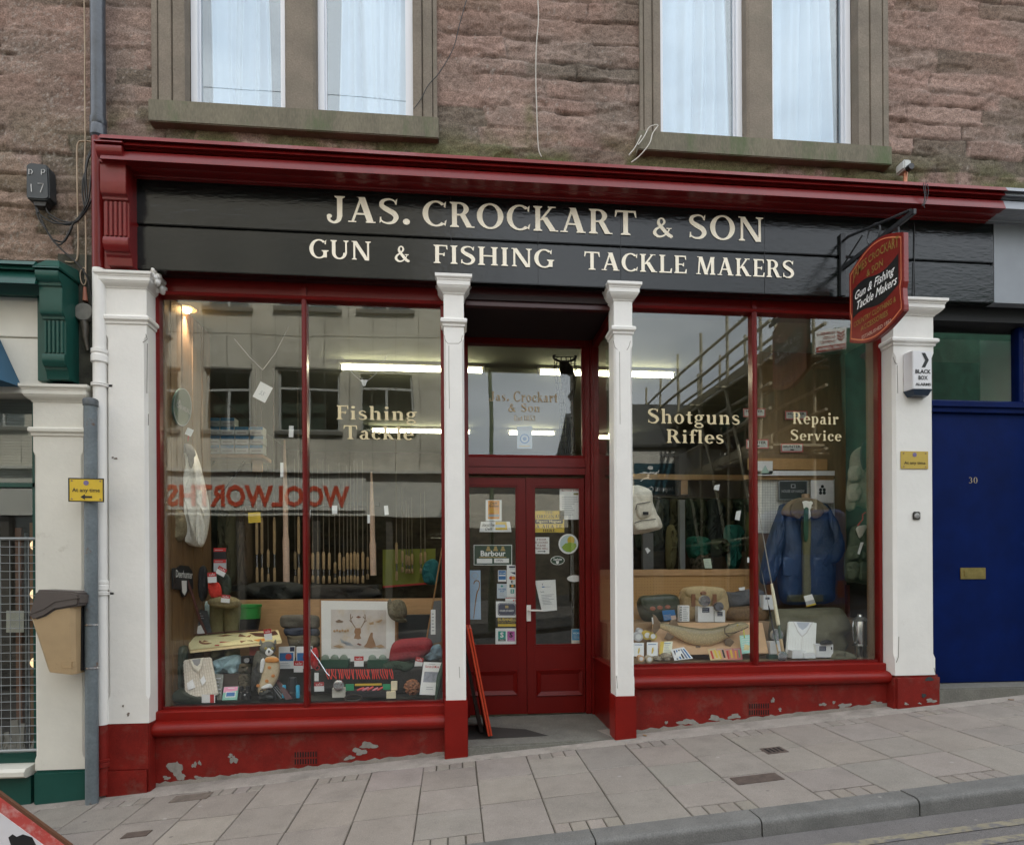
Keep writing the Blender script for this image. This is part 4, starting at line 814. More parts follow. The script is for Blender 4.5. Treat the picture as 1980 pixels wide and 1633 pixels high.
m.build('canopy', mat('blue awning cloth', (.03, .10, .17), .6, var=.1), aw)
m = M(); wall_text(m, sans('B', .06, .01), xb - .42, zB + .06, -.40); m.build('lettering', PAPER, aw)
p0, p1 = at(0, 1041, .04), at(74, 1449, .04); t = thing('window_grille', 'steel wire mesh grille over the left neighbouring shop window', 'grille', (p0.x, .04, p1.z))
m = M(); xg0, xg1 = -3.9, p1.x - .0
m.tube([(xg0, .04, p0.z), (xg1, .04, p0.z)], .011, 6); m.tube([(xg0, .04, p1.z), (xg1, .04, p1.z)], .011, 6); m.tube([(xg1, .04, p0.z), (xg1, .04, p1.z)], .011, 6); m.build('frame', mat('galvanised steel', (.3, .32, .32), .5, metal=.3), t)
m = M(); n = int((p0.z - p1.z) / .058)
for k in range(1, n): m.tube([(xg0, .04, p1.z + (p0.z - p1.z) * k / n), (xg1, .04, p1.z + (p0.z - p1.z) * k / n)], .0025, 4)
for k in range(1, int((xg1 - xg0) / .062)): m.tube([(xg1 - .062 * k, .045, p0.z), (xg1 - .062 * k, .045, p1.z)], .0025, 4)
m.build('mesh', MATS['galvanised steel'], t)
# blue street door on the right
BD = thing('blue_doorway', 'dark blue street door number 30 under a glazed fanlight right of the white pier', 'doorway', (4.4, .2, .2))
by = .22; bx0, bx1 = 3.905, 5.05; zd0, zd1 = zat(1900, 1318, by), zat(1900, 800, by)
m = M(); m.box(bx0, by, zd0, bx1, by + .05, zd1); dd = m.build('door', BLUE, BD, bevel=.004)
m = M(); m.box(bx0, by - .03, zd1 + .002, bx1, by + .06, zat(1900, 784, by)); m.px([(by - .05, zat(1900, 790, by)), (by - .05, zat(1900, 780, by)), (by - .02, zat(1900, 776, by)), (by + .05, zat(1900, 776, by)), (by + .05, zat(1900, 790, by))], bx0, bx1)
xf = at(1966, 700, by).x; m.box(xf, by - .02, zat(1900, 776, by), xf + .05, by + .06, 3.45); m.box(bx1, by - .08, -.2, bx1 + .1, by + .06, 3.45); m.build('door_frame', BLUE, BD, bevel=.004)
m = M(); m.box(bx0, by + .02, zat(1900, 776, by), xf, by + .026, zat(1900, 625, by)); m.build('pane', GLASS, BD)
m = M(); m.box(bx0, by - .1, zat(1900, 632, by), 6.2, .5, FB + .02); m.build('door_head', mat('black door head', (.01, .01, .012), .6), BD)
m = M(); m.box(bx0, 1.4, 0, 5.6, 1.45, 3.5); m.box(bx0 - .02, .3, 0, bx0, 1.4, 3.5); m.build('hall_wall', DARKIN, BD)
m = M(); m.box(bx0 + .0, -.005, -.1, 5.2, by + .1, zd0 - .004); m.build('step', MATS['worn doorstep'], BD, bevel=.01)
X0, Z0, X1, Z1 = rect(1856, 1097, 1905, 1119, by); m = M(); m.box(X0, by - .008, Z0, X1, by + .001, Z1); m.box(X0 + .03, by - .012, Z0 + .022, X1 - .03, by - .004, Z1 - .022); m.build('letter_box', BRASS, dd, bevel=.003)
m = M(); text_in(m, serif('30'), 1873, 922, 1890, 934, by - .003); m.build('lettering', mat('brass numerals', (.3, .25, .17), .5), dd)
m = M(); m.box(5.15, .1, -.1, 8, .9, 3.6); m.build('side_wall', WHITE, BD)
# ================================================================== THE OTHER SIDE OF THE STREET (seen in the glass)
# mirror point: seen at photo pixel (px, py) in a pane at depth G, the real point stands at -(Yv - 2 G)
def mir(px, py, yreal, G=GY):
    p = at(px, py, 2 * G - yreal); p.y = yreal; return p
CONC = mat('grey cladding panels', (.55, .52, .44), .85, var=.12, vs=1.2, bump=.1, bs=20, fine=.08, dirt=((.24, .225, .18), .5, .75, .8))
WOOL = thing('department_store', 'grey concrete department store across the street, seen in the left window', 'store', (-6, OF, -.3))
wx1 = .05; wx0 = -17.; zl0 = mir(500, 990, OF).z; zl1 = mir(500, 915, OF).z; WTOP = 12.
wins = []
for a, b in ((-6.4, -4.55), (-4.05, -2.3), (-2.15, -.7)): pass
def wpx(x0, x1, y0, y1): p, q = mir(x0, y1, OF), mir(x1, y0, OF); return p.x, q.x, p.z, q.z
W1 = [wpx(398, 484, 716, 832), wpx(538, 655, 716, 832), wpx(696, 798, 716, 832)]
dz_ = mir(500, 596, OF).z - W1[0][2]
st = W1[1][0] - W1[0][0]; base = W1[:]
for k in (1, 2, 3): base.append((W1[0][0] - st * k, W1[0][1] - st * k, W1[0][2], W1[0][3]))
allw = [(a, b, c + dz_ * k, d + dz_ * k) for k in range(3) for a, b, c, d in base]
# wall with true openings: horizontal strips between the window rows
m = M(); zr_ = [zl1]
def strip_wall(z0, z1, ws):
    x = wx0
    for a, b in sorted(ws): m.box(x, OF - .35, z0, a, OF, z1); x = b
    m.box(x, OF - .35, z0, wx1, OF, z1)
z = zl1
for k in range(3):
    w0, w1 = W1[0][2] + dz_ * k, W1[0][3] + dz_ * k
    m.box(wx0, OF - .35, z, wx1, OF, w0); strip_wall(w0, w1, [(a, b) for a, b, _, _ in base]); z = w1
m.box(wx0, OF - .35, z, wx1, OF, WTOP); m.box(wx0, OF - 8, WTOP - .3, wx1, OF - .35, WTOP - .1)
m.box(wx1 - .3, OF - 8, -1, wx1, OF - .35, WTOP); m.box(wx0, OF - 8.2, -2, wx1, OF - 8, WTOP)
m.build('wall', CONC, WOOL)
m = M(); x = wx0                                                       # panel joints stand as thin dark fillets
while x < wx1:
    m.box(x, OF - .002, zl1, x + .014, OF + .004, WTOP); x += .62
for k in range(4): m.box(wx0, OF - .002, mir(500, 646, OF).z + dz_ * k, wx1, OF + .004, mir(500, 646, OF).z + dz_ * k + .016)
m.build('joint_fillet', mat('joint fillet', (.14, .135, .115), .9), WOOL)
WF = mat('grey metal window frame', (.45, .46, .44), .5); WG = glass('store window glass', 3., (.7, .75, .72), .002)
for a, b, c, d in allw:
    m = M(); f = .06; y0, y1 = OF - .14, OF - .08; mz = c + (d - c) * .66; mxx = (a + b) / 2
    m.box(a, y0, c, a + f, y1, d); m.box(b - f, y0, c, b, y1, d); m.box(a + f, y0, c, b - f, y1, c + f); m.box(a + f, y0, d - f, b - f, y1, d); m.box(a + f, y0, mz, b - f, y1 + .01, mz + f); m.box(mxx - f / 2, y0, c + f, mxx + f / 2, y1, mz)
    w_ = m.build('window', WF, WOOL)
    m = M(); m.box(a + f, OF - .12, c + f, b - f, OF - .11, d - f); m.build('pane', WG, w_)
    m = M(); m.box(a - .08, OF - .02, c - .1, b + .08, OF + .09, c - .002); m.box(a - .05, OF + .001, d, b + .05, OF + .05, d + .05); m.build('sill', mat('store window sill', (.15, .145, .125), .8), w_)
m = M(); m.box(wx0, OF - 3, zl1 - 1.2, wx1, OF - 2.9, WTOP - .4); m.build('room_wall', mat('store rooms', (.34, .36, .34), .9), WOOL)
# sign band with the letters, shop windows below
m = M(); m.box(wx0, OF - .35, zl0 - .12, wx1, OF + .12, zl1 + .0); m.box(wx0, OF - .3, zl1, wx1, OF + .3, zl1 + .06); m.build('fascia', mat('pale grey sign band', (.56, .56, .51), .5, var=.06, vs=1.5), WOOL)
a, b = mir(330, 990, OF + .15), mir(706, 918, OF + .15)
m = M(); m.box(a.x - .8, OF + .125, a.z + .04, b.x, OF + .19, b.z - .02); sg = m.build('sign_panel', mat('sign panel grey', (.6, .6, .55), .5), WOOL)
la, lb = mir(350, 978, OF + .2), mir(676, 938, OF + .2)
m = M(); vf = sans('WOOLWORTHS', .5, .03); vs_, fs_ = vf; w_ = max(v[0] for v in vs_); kx = (lb.x - mir(322, 970, OF + .2).x) / w_; kz = (lb.z - la.z) / max(v[1] for v in vs_)
m.add([(lb.x - p * kx, OF + .21, la.z + q * kz) for p, q in vs_], fs_)
lt = m.build('lettering', mat('red sign letters', (.55, .07, .03), .4), WOOL); lt.modifiers.new('depth', 'SOLIDIFY').thickness = .03
m = M()
for k in range(9): m.box(wx0 + 1.9 * k, OF - .2, -1.5, wx0 + 1.9 * k + .18, OF, zl0 - .12)
m.box(wx0, OF - .2, -1.5, wx1, OF - .02, rz(-8, -8) + .5); m.box(wx1 - .4, OF - .2, -1.5, wx1, OF, zl0 - .12); m.build('shop_pillar', mat('dark stone pillars', (.07, .065, .055), .6), WOOL)
m = M(); m.box(wx0, OF - .13, -1.5, wx1, OF - .12, zl0 - .1); m.build('shop_pane', glass('dark store glass', 2., (.3, .33, .3), .002), WOOL)
m = M(); m.box(wx0, OF - 3, -1.6, wx1, OF - 2.95, zl0); m.build('shop_wall', mat('dim store inside', (.05, .045, .035), .9, var=.4, vs=1.), WOOL)
# low charity shop beyond the side street, pale front, dark pitched roof
CY_ = -14.; q0, q1 = mir(1222, 960, CY_), mir(1520, 868, CY_)
CS = thing('charity_shop', 'pale low charity shop across the street, seen in the right window', 'shop', (8, CY_, 0))
m = M(); sx0, sx1 = 4.6, 13.; zf0, zf1 = q0.z, q1.z
m.box(sx0, CY_ - 5, zf0, sx1, CY_, zf1); m.build('fascia', mat('cream shop front', (.62, .6, .54), .7, var=.06, vs=2.), CS)
m = M()
for x in (sx0, 6.4, 8.3, 10.2, 12.2): m.box(x, CY_ - .3, -.2, x + .28, CY_ - .01, zf0)
m.build('shop_pillar', mat('grey shop pillars', (.16, .16, .15), .7), CS)
m = M(); m.box(sx0, CY_ - .25, .2, sx1, CY_ - .24, zf0); m.build('shop_pane', MATS['dark store glass'], CS)
m = M(); m.box(sx0, CY_ - 4, -.4, sx1, CY_ - 3.95, zf0); m.build('shop_wall', MATS['dim store inside'], CS)
zr1 = mir(1240, 775, CY_).z; m = M(); m.px([(CY_ + .1, zf1), (CY_ + .1, zf1 + .08), (CY_ - 3.5, zr1 + .9), (CY_ - 7, zf1)], sx0 - .2, sx1); m.build('roof', mat('dark slate roof', (.045, .045, .042), .7, var=.3, vs=5., bump=.3, bs=20), CS)
s0, s1 = mir(1226, 957, CY_ + .03), mir(1306, 893, CY_ + .03)
m = M(); m.box(s0.x, CY_ + .004, s0.z, s1.x, CY_ + .03, s1.z); sp = m.build('sign_panel', mat('teal sign panel', (.01, .07, .10), .4), CS)
m = M(); cxx, czz = (s0.x + s1.x) / 2 - .15, s0.z + (s1.z - s0.z) * .62
m.add([(cxx + .09 * math.cos(t * .524), CY_ + .036, czz + .26 + .07 * math.sin(t * .524)) for t in range(12)], [tuple(range(12))])
for pts in ([(-.3, .18), (-.2, .08), (0, .1), (.08, .0), (.02, -.16)], [(.05, .05), (.18, .1), (.36, .06)], [(.0, -.12), (.16, -.1), (.34, -.2)]):
    for q in _cur(pts, [.03] + [.07] * (len(pts) - 2) + [.03], 4): m.add([(cxx - x, CY_ + .035, czz + z_) for x, z_ in q], [(0, 1, 2, 3)])
m.build('emblem', PAPER, sp)
vs_, fs_ = sans('Imperial Cancer', .5, .01); w_ = max(v[0] for v in vs_); m = M(); m.add([(s1.x - .08 - p / w_ * (s1.x - s0.x - .16), CY_ + .035, s0.z + .1 + q * .36) for p, q in vs_], fs_); m.build('lettering', PAPER, sp)
# stone building under scaffolding, flank running away from the shop
SB = thing('scaffolded_building', 'green netted stone building under repair across the street, seen in the right window', 'building', (11, -13, 0))
m = M(); m.box(10.6, -24, .0, 20, -9.6, 7.2); m.build('wall', mat('grey rubble flank', (.12, .125, .10), .9, var=.35, vs=1.5, bump=.3, bs=12), SB)
m = M(); m.grid(lambda u, v: (9.2 + .14 * math.sin(11 * u + 3 * v) + .1 * math.sin(23 * u - 7 * v), -8.9 - 9 * u, 2.6 + 4.6 * v), 30, 16); nt_ = m.build('debris_net', mat('green debris netting', (.02, .085, .055), .9, var=.5, vs=3.), SB, smooth=60); nt_.modifiers.new('net', 'SOLIDIFY').thickness = .01
m = M(); m.grid(lambda u, v: (9.2 + 7 * u, -8.8 + .12 * math.sin(13 * u + 4 * v), .9 + 6.3 * v), 20, 12); nt_ = m.build('debris_net', MATS['green debris netting'], SB, smooth=60); nt_.modifiers.new('net', 'SOLIDIFY').thickness = .01
SF = thing('scaffold', 'tall tube scaffold with board lifts along the flank of the netted building', 'scaffold', (9, -13, .1))
TB = mat('scaffold tube', (.36, .32, .22), .5, var=.2, vs=10.); m = M(); r_ = .045
sx = (7.5, 8.9); ys = [-9.4, -11.2, -13., -14.8, -16.6, -18.4]
for x in sx:
    for y in ys: m.tube([(x, y, .0), (x, y, 8.6)], r_, 6)
    for z in (2.2, 4.3, 5.2, 5.8, 6.4, 7.3, 7.9): m.tube([(x, -8.9, z), (x, -18.8, z)], r_, 6)
for y in ys:
    for z in (4.25, 6.35): m.tube([(7.1, y + .1, z), (9.2, y + .1, z)], r_, 6)
for k in range(4): m.tube([(7.42, ys[k], 2.2 + 0), (7.42, ys[k + 1], 6.4)], r_, 6)
m.build('tube_frame', TB, SF)
m = M()
for z in (4.35, 6.45): m.box(7.55, -18.8, z, 8.85, -8.9, z + .05); m.box(7.5, -18.8, z + .05, 7.54, -8.9, z + .26)
m.build('boards', mat('scaffold boards', (.38, .33, .22), .8, var=.2, vs=4.), SF)
# placard on the scaffold
g0, g1 = mir(1575, 692, -8.75), mir(1636, 632, -8.75)
m = M(); z0, z1, x0, x1 = g0.z, g1.z, g0.x, g1.x; sk = .16
S4 = lambda u, v, y: (x0 + (x1 - x0) * u, y, z0 + (z1 - z0) * ((.12 + .70 * v) + .2 * u))
m.hexa([S4(0, 0, -8.70), S4(1, 0, -8.70), S4(1, 0, -8.73), S4(0, 0, -8.73)], [S4(0, 1, -8.70), S4(1, 1, -8.70), S4(1, 1, -8.73), S4(0, 1, -8.73)])
pl = m.build('placard', PAPER, tags=('white scaffold placard with red chevrons on the green netting across the street', 'placard'))
m = M(); dr_ = mat('dark red print', (.3, .03, .02), .5)
m.add([S4(u, v, -8.692) for u, v in ((.02, .02), (.98, .02), (.98, .26), (.02, .26))], [(0, 1, 2, 3)])
for k in range(3):
    v = .88 - .15 * k; m.add([S4(u, w, -8.691) for u, w in ((.70, v), (.82, v - .12), (.94, v), (.94, v - .08), (.82, v - .2), (.70, v - .08))], [(0, 1, 4, 5), (1, 2, 3, 4)])
m.build('emblem', dr_, pl)
for s_, v, mt_, wd in (('INDEPENDENT', .78, dr_, .6), ('ACCESS', .58, dr_, .4), ('SCAFFOLD', .38, dr_, .48), ('(01382) 200494', .08, PAPER, .85)):
    vs_, fs_ = sans(s_, .1, .015); w_ = max(p[0] for p in vs_); m = M(); m.add([S4((.64 if mt_ is dr_ else .94) - p / w_ * wd, v + q * 1.2, -8.688) for p, q in vs_], fs_); m.build('lettering', mt_, pl)
# street lamp column and a blue van at the far kerb
lp = mir(952, 1250, -8.3, DY); m = M(); lz = rz(lp.x, -8) + .1
m.tube([(lp.x, -8.3, lz), (lp.x, -8.3, lz + 1.3)], .09, 10); m.tube([(lp.x, -8.3, lz + 1.3), (lp.x, -8.3, lz + 7.)], [.06, .045], 10); t = m.build('street_lamp', mat('green lamp column', (.12, .16, .10), .5, var=.15), smooth=40, tags=('tall slim green lamp column at the far kerb, seen in the door glass', 'street lamp'))
m = M(); m.tube([(lp.x, -8.3, lz + 7.), (lp.x, -7.6, lz + 7.4), (lp.x, -6.9, lz + 7.45)], .035, 8); m.build('arm', MATS['green lamp column'], t, smooth=40); m = M(); m.ell((lp.x, -6.7, lz + 7.42), .13, .32, .09, 12, 6); m.build('lantern', PAPER, t, smooth=50)
va, vb = mir(1503, 1150, -7.4), mir(1638, 985, -7.4); vx0, vx1 = va.x, vb.x; vz = rz(5, -7) + .0
BL = mat('blue van paint', (.01, .06, .24), .3, coat=.4); vt = thing('blue_van', 'blue van parked on the far side, seen end-on in the right window', 'van', ((vx0 + vx1) / 2, -7.8, vz))
h_ = vb.z - vz
m = M(); m.px([(-10.6, vz + .3), (-10.6, vz + h_ * .93), (-10.3, vz + h_), (-7.6, vz + h_), (-7.42, vz + h_ * .95), (-7.38, vz + h_ * .6), (-7.36, vz + .3)], vx0, vx1); m.build('body', BL, vt, bevel=.06)
m = M(); m.box(vx0 + .14, -7.41, vz + h_ * .62, vx1 - .14, -7.375, vz + h_ * .9); m.build('window', MATS['dark store glass'], vt)
m = M(); m.box(vx0 - .02, -7.4, vz + .26, vx1 + .02, -7.26, vz + .46); m.build('bumper', BLK, vt, bevel=.03)
m = M(); m.box(vx0 + .45, -7.36, vz + .52, vx1 - .45, -7.345, vz + .66); m.build('number_plate', mat('plate', (.5, .42, .08), .5), vt)
for x in (vx0 + .06, vx1 - .18):
    m = M(); m.box(x, -7.38, vz + .6, x + .12, -7.345, vz + .95); m.build('tail_light', mat('tail light', (.3, .02, .01), .3), vt)
for x in (vx0 + .02, vx1 - .2):
    for y in (-8.2, -9.9): m = M(); m.lathe((x, y, vz + .31), [(.31, 0), (.31, .18)], 16, 'x'); m.build('wheel', BLK, vt)
vt.rotation_euler = (0, 0, math.radians(24))
# plain fronts closing the street either way
for x0, x1, y0, y1, z1, lab, c in ((-34, wx0 - .02, OF - 8, OF + .1, 11., 'plain stone front up the street past the department store', (.26, .22, .18)), (20.1, 38, -24, -9.2, 11.5, 'plain stone front beyond the netted building', (.24, .2, .17))):
    t = thing('stone_terrace', lab, 'building', ((x0 + x1) / 2, y1, 0)); m = M(); m.box(x0, y0, -4, x1, y1, z1); m.build('wall', mat('terrace %s' % lab[-8:], c, .9, var=.2, vs=1.), t)
    k = x0 + 1.2
    while k < x1 - 1.2:
        for z in (1.2, 4.6, 7.8): m = M(); m.box(k, y1 - .01, z, k + 1.1, y1 + .03, z + 1.9); m.build('window', MATS['store rooms'], t)
        k += 2.6

# house closing the side street, pale gable seen in the door glass
SH = thing('street_house', 'pale rendered house closing the far end of the side street, seen in the door glass', 'house', (4, -30, 0))
m = M(); m.box(-2, -36, 4.2, 16, -30, 6.2); m.build('wall', mat('pale render', (.5, .47, .4), .9, var=.1), SH)
m = M(); m.py([(-2, 6.2), (16, 6.2), (12.5, 8.2), (1.5, 8.2)], -36, -30.02); m.build('roof', MATS['dark slate roof'], SH)
m = M(); m.box(-2, -36, -1.5, 16, -29.97, 4.2); m.build('shopfront', MATS['dim store inside'], SH)
# ================================================================== FITTINGS ON THE FRONT
def P3(l, Y): return [at(x, y, Y) for x, y in l]
# drainpipe: iron above, red beside the bracket, white below, red foot
t = thing('drainpipe', 'tall drainpipe beside the left pier painted grey, red, white and red from top to foot', 'drainpipe', (-2.56, 0, zg(-2.56)))
xp = at(193, 700, -.0).x; R_ = .044; yp = .0
def pipe(z0, z1, mt, n='pipe', r=R_):
    m = M(); m.tube([(xp, yp, z0), (xp, yp, z1)], r, 18); m.build(n, mt, t, smooth=40)
zz = [zat(190, q) for q in (1535, 1400, 521, 258)]
REDP = RED; PIPEG = mat('slate grey pipe paint', (.045, .055, .068), .35, var=.4, vs=8., coat=.2, bump=.1)
pipe(zz[0], zz[1], REDF, r=R_ + .002); pipe(zz[1] + .001, zz[2], WHITEP); pipe(zz[2] + .001, zz[3] + .02, REDM); pipe(zz[3] + .021, 7., PIPEG, r=R_ + .004)
for py_, hh, mt_, e in ((690, .05, WHITEP, .012), (745, .012, WHITEP, .012), (1132, .035, WHITEP, .009), (1147, .012, WHITEP, .012), (1474, .03, REDF, .012), (250, .07, PIPEG, .010)):
    m = M(); z = zat(190, py_); m.lathe((xp, yp, z), [(R_, -hh), (R_ + e, -hh * .8), (R_ + e, hh * .1), (R_ + e * .5, hh * .3), (R_ + e, hh * .5), (R_ + e, hh), (R_, hh * 1.1)], 18); m.build('collar', mt_, t, smooth=30)
for py_ in (745, 1147):
    z = zat(190, py_); m = M(); m.box(xp + .03, yp - .0, z - .008, xp + .085, yp + .03, z + .008); m.build('pipe_bracket', WHITEP, t)
# grey sign post with the yellow plate, litter bin strapped on it
YP = -.10; p0, p1 = at(178, 1553, YP), at(173, 775, YP); rp = .041; zfoot = zg(p0.x, YP) + .0
t = thing('sign_post', 'grey flaking steel post beside the drainpipe carrying a small yellow plate', 'sign post', (p0.x, YP, zfoot))
PG = mat('flaking grey paint', (.13, .157, .17), .5, var=.22, vs=5., bump=.2, bs=40, dirt=((.12, .07, .045), .6, .68, 9.), fine=.12)
m = M(); m.tube([(p0.x, YP, zfoot - .02), (p0.x + .006, YP, p1.z)], rp, 18); m.build('pole', PG, t, smooth=40)
m = M(); m.lathe((p0.x + .006, YP, p1.z), [(rp + .006, -.035), (rp + .008, 0), (rp + .003, .012), (rp * .5, .022), (.004, .026)], 18); m.build('cap', mat('grey plastic cap', (.07, .08, .085), .4), t, smooth=40)
YEL = mat('yellow enamel plate', (.64, .44, .03), .35, var=.05); YELD = mat('dull yellow plate', (.50, .36, .08), .35, var=.08)
def plate(x0, y0, x1, y1, Y, mt, parent, arrow, name='sign_plate', tilt=0.):
    X0, Z0, X1, Z1 = rect(x0, y0, x1, y1, Y); w, h = X1 - X0, Z1 - Z0; S = lambda u, v, y: (X0 + w * u, y, Z0 + h * v + tilt * w * (u - .5))
    m = M(); bx = lambda u0, v0, u1, v1, ya, yb: m.hexa([S(u0, v0, ya), S(u1, v0, ya), S(u1, v0, yb), S(u0, v0, yb)], [S(u0, v1, ya), S(u1, v1, ya), S(u1, v1, yb), S(u0, v1, yb)])
    bx(0, 0, 1, 1, Y, Y + .006); pl = m.build(name, [mt], parent, bevel=.002)
    m = M()
    for q in ((.0, .0, 1, .045), (.0, .955, 1, 1), (0, .045, .035, .955), (.965, .045, 1, .955)): bx(*q, Y - .0015, Y)
    if arrow: m.build('border', BLK, pl)
    m = M(); m.lathe(S(.5, .80, Y - .0015), [(w * .075, 0), (w * .075, .0012)], 20, 'y'); m.build('disc', mat('faded blue violet disc', (.16, .13, .26), .5), pl)
    vs_, fs_ = sans('At any time', .1, .012); ww = max(p[0] for p in vs_); v0 = .42 if arrow else .26
    m = M(); m.add([S(.11 + .78 * p / ww, v0 + q / .1 * .17, Y - .002) for p, q in vs_], fs_); m.build('lettering', BLK, pl)
    if arrow: m = M(); m.add([S(u, v, Y - .002) for u, v in ((.34, .21), (.47, .33), (.47, .25), (.67, .25), (.67, .17), (.47, .17), (.47, .09))], [(0, 2, 1), (0, 3, 2), (0, 6, 3), (3, 4, 5), (3, 5, 6)][:2] + [(0, 5, 3), (0, 6, 5), (3, 5, 4)]); m.build('arrow', BLK, pl)
    for u, v in ((.1, .12), (.9, .12), (.1, .88), (.9, .88)): m = M(); m.lathe(S(u, v, Y - .003), [(.006, 0), (.006, .003)], 8, 'y'); m.build('screw', mat('old screw', (.25, .18, .1), .5), pl)
    return pl
plate(132, 924, 201, 970, YP - rp - .012, YEL, t, True, tilt=-.01)
m = M(); zc_ = zat(170, 946, YP); m.box(p0.x - .05, YP - rp - .005, zc_ - .02, p0.x + .05, YP + .0, zc_ + .02); m.build('plate_clip', MATS['galvanised steel'], t)
Yb = -.13; bx = p0.x
t = thing('litter_bin', 'beige plastic litter bin with a brown hood strapped to the grey post', 'litter bin', (at(115, 1300, Yb).x, Yb, at(120, 1297, Yb).z))
q = {k: at(*v, Yb) for k, v in dict(tl=(78, 1192), tr=(160, 1172), bl=(107, 1296), br=(158, 1300)).items()}; dp = .11
m = M(); a_ = .022
def ringb(x0, x1, z0, z1, y0, y1): return [(x0, y0 + a_, z0), (x0 + a_, y0, z0), (x1 - a_, y0, z1), (x1, y0 + a_, z1), (x1, y1, z1), (x0, y1, z0)]
m.rings([ringb(q['bl'].x, q['br'].x, q['bl'].z, q['br'].z, Yb - dp * .75, Yb + dp * .6), ringb(q['bl'].x - .006, q['br'].x + .003, q['bl'].z + .02, q['br'].z + .02, Yb - dp * .78, Yb + dp * .6), ringb(q['tl'].x, q['tr'].x, q['tl'].z, q['tr'].z + .03, Yb - dp, Yb + dp * .6)])
m.build('body', mat('beige bin plastic', (.42, .30, .165), .55, var=.08, vs=6., dirt=((.2, .14, .08), .62, .8, 7.), bump=.06), t, smooth=30)
m = M(); hp = [(69, 1188), (70, 1192), (80, 1197), (100, 1190), (118, 1178), (158, 1171), (164, 1168), (165, 1146), (150, 1142), (88, 1139), (82, 1142)]
for k, (sc, ya, yb_) in enumerate(((1., Yb - dp - .012, Yb + dp * .6),)):
    P_ = P3(hp, Yb - .05); m.extr([(v.x, ya, v.z) for v in P_], (0, yb_ - ya, 0))
m.build('hood', mat('brown bin hood', (.085, .07, .063), .5, var=.1), t, bevel=.012, smooth=35)
m = M(); P_ = P3([(70, 1188), (76, 1180), (98, 1172), (118, 1158), (165, 1152), (165, 1155), (119, 1162), (99, 1176), (77, 1184)], Yb - .05); m.extr([(v.x, Yb - dp - .016, v.z) for v in P_], (0, .01, 0)); m.build('hood_lip', MATS['brown bin hood'], t)
m = M(); X0, Z0, X1, Z1 = rect(114, 1279, 138, 1291, Yb - dp); 
for e in ((X0, Z1 - .003, X1, Z1), (X0, Z0, X1, Z0 + .003), (X0, Z0 + .003, X0 + .003, Z1 - .003), (X1 - .003, Z0 + .003, X1, Z1 - .003)): m.box(e[0], Yb - dp * .82, e[1], e[2], Yb - dp * .7, e[3])
m.build('moulded_panel', MATS['beige bin plastic'], t)
m = M(); m.box(q['tr'].x - .01, Yb - .02, q['br'].z + .02, p0.x - rp + .01, Yb + .05, q['tr'].z); m.build('bracket', BLK, t)
for py_ in (1207, 1290):
    z = zat(170, py_, YP); m = M(); m.lathe((p0.x + .003, YP, z), [(rp + .001, -.007), (rp + .004, -.006), (rp + .004, .006), (rp + .001, .007)], 18); m.build('strap', STEEL, t, smooth=30)
# telephone distribution box and cables
def slab_px(m, pts, Y0, Y1): P_ = P3(pts, Y0); m.extr([(v.x, Y0, v.z) for v in P_], (0, Y1 - Y0, 0)); return m
t = thing('junction_box', 'dark grey telephone box chalked D P 17 on the rubble wall', 'junction box', at(72, 390, .03))
DG = mat('dark grey enamel', (.03, .036, .04), .45, var=.15)
m = M(); slab_px(m, [(50, 320), (52, 316), (58, 314), (86, 317), (91, 320), (93, 326), (95, 380), (93, 384), (86, 386), (54, 384), (50, 381)], .0, .09); m.build('box', DG, t, bevel=.008)
m = M(); slab_px(m, [(63, 386), (91, 387), (87, 398), (66, 397)], .02, .08); m.build('cable_gland', BLK, t)
CH = mat('white chalk paint', (.6, .6, .58), .8)
for pts in ([(56, 327), (56, 337), (61, 336), (63, 332), (60, 328), (55, 328)], [(80, 338), (80, 328), (85, 328), (87, 331), (85, 334), (81, 334)], [(60, 356), (61, 371)], [(73, 355), (84, 355), (78, 372)]):
    m = M(); m.tube(P3(pts, -.002), .0028, 5); m.build('lettering', CH, t)
def cable(lists, Y, r, mt, label, name='cable', cat='cable', group=None):
    m = M()
    for l in lists:
        P_ = P3(l, Y); sm = [P_[0]]
        for i in range(1, len(P_)):
            a, b, c, d = P_[max(i - 2, 0)], P_[i - 1], P_[i], P_[min(i + 1, len(P_) - 1)]
            for k in range(1, 6): u = k / 5; sm.append(.5 * (2 * b + (c - a) * u + (2 * a - 5 * b + 4 * c - d) * u * u + (3 * b - a - 3 * c + d) * u ** 3))
        m.tube(sm, r, 6)
    return m.build(name, mt, smooth=60, tags=(label, cat, group))
cable([[(70, 393), (72, 408), (90, 424), (110, 432), (140, 430), (155, 420), (165, 395), (163, 360), (166, 320), (172, 300), (181, 278)], [(88, 394), (94, 412), (120, 427), (148, 428), (160, 410), (168, 380), (166, 340), (170, 310), (180, 290)], [(68, 395), (74, 420), (90, 445), (106, 468), (118, 472), (130, 455), (142, 432), (158, 412), (171, 385), (176, 340)], [(72, 402), (84, 432), (100, 462), (122, 485), (150, 510), (168, 535), (176, 570), (180, 600)], [(93, 418), (112, 430), (135, 434), (152, 425), (166, 408), (178, 384)], [(104, 464), (120, 468), (128, 462), (140, 438)], [(166, 330), (160, 350), (160, 380), (164, 400)]], .04, .006, BLK, 'tangle of black telephone cables sagging below the dark grey box')
cable([[(163, 0), (164, 100), (164, 200), (165, 273), (163, 330), (165, 400), (166, 480), (165, 540)]], .05, .0055, mat('dirty cream cable', (.42, .32, .22), .6), 'long cream cable clipped down the rubble wall left of the drainpipe')
cable([[(181, 275), (160, 273), (150, 280), (149, 320), (150, 400), (151, 470), (149, 500), (141, 507), (126, 506)]], .055, .0055, MATS['dirty cream cable'], 'short cream cable bent at both ends beside the black telephone cables')
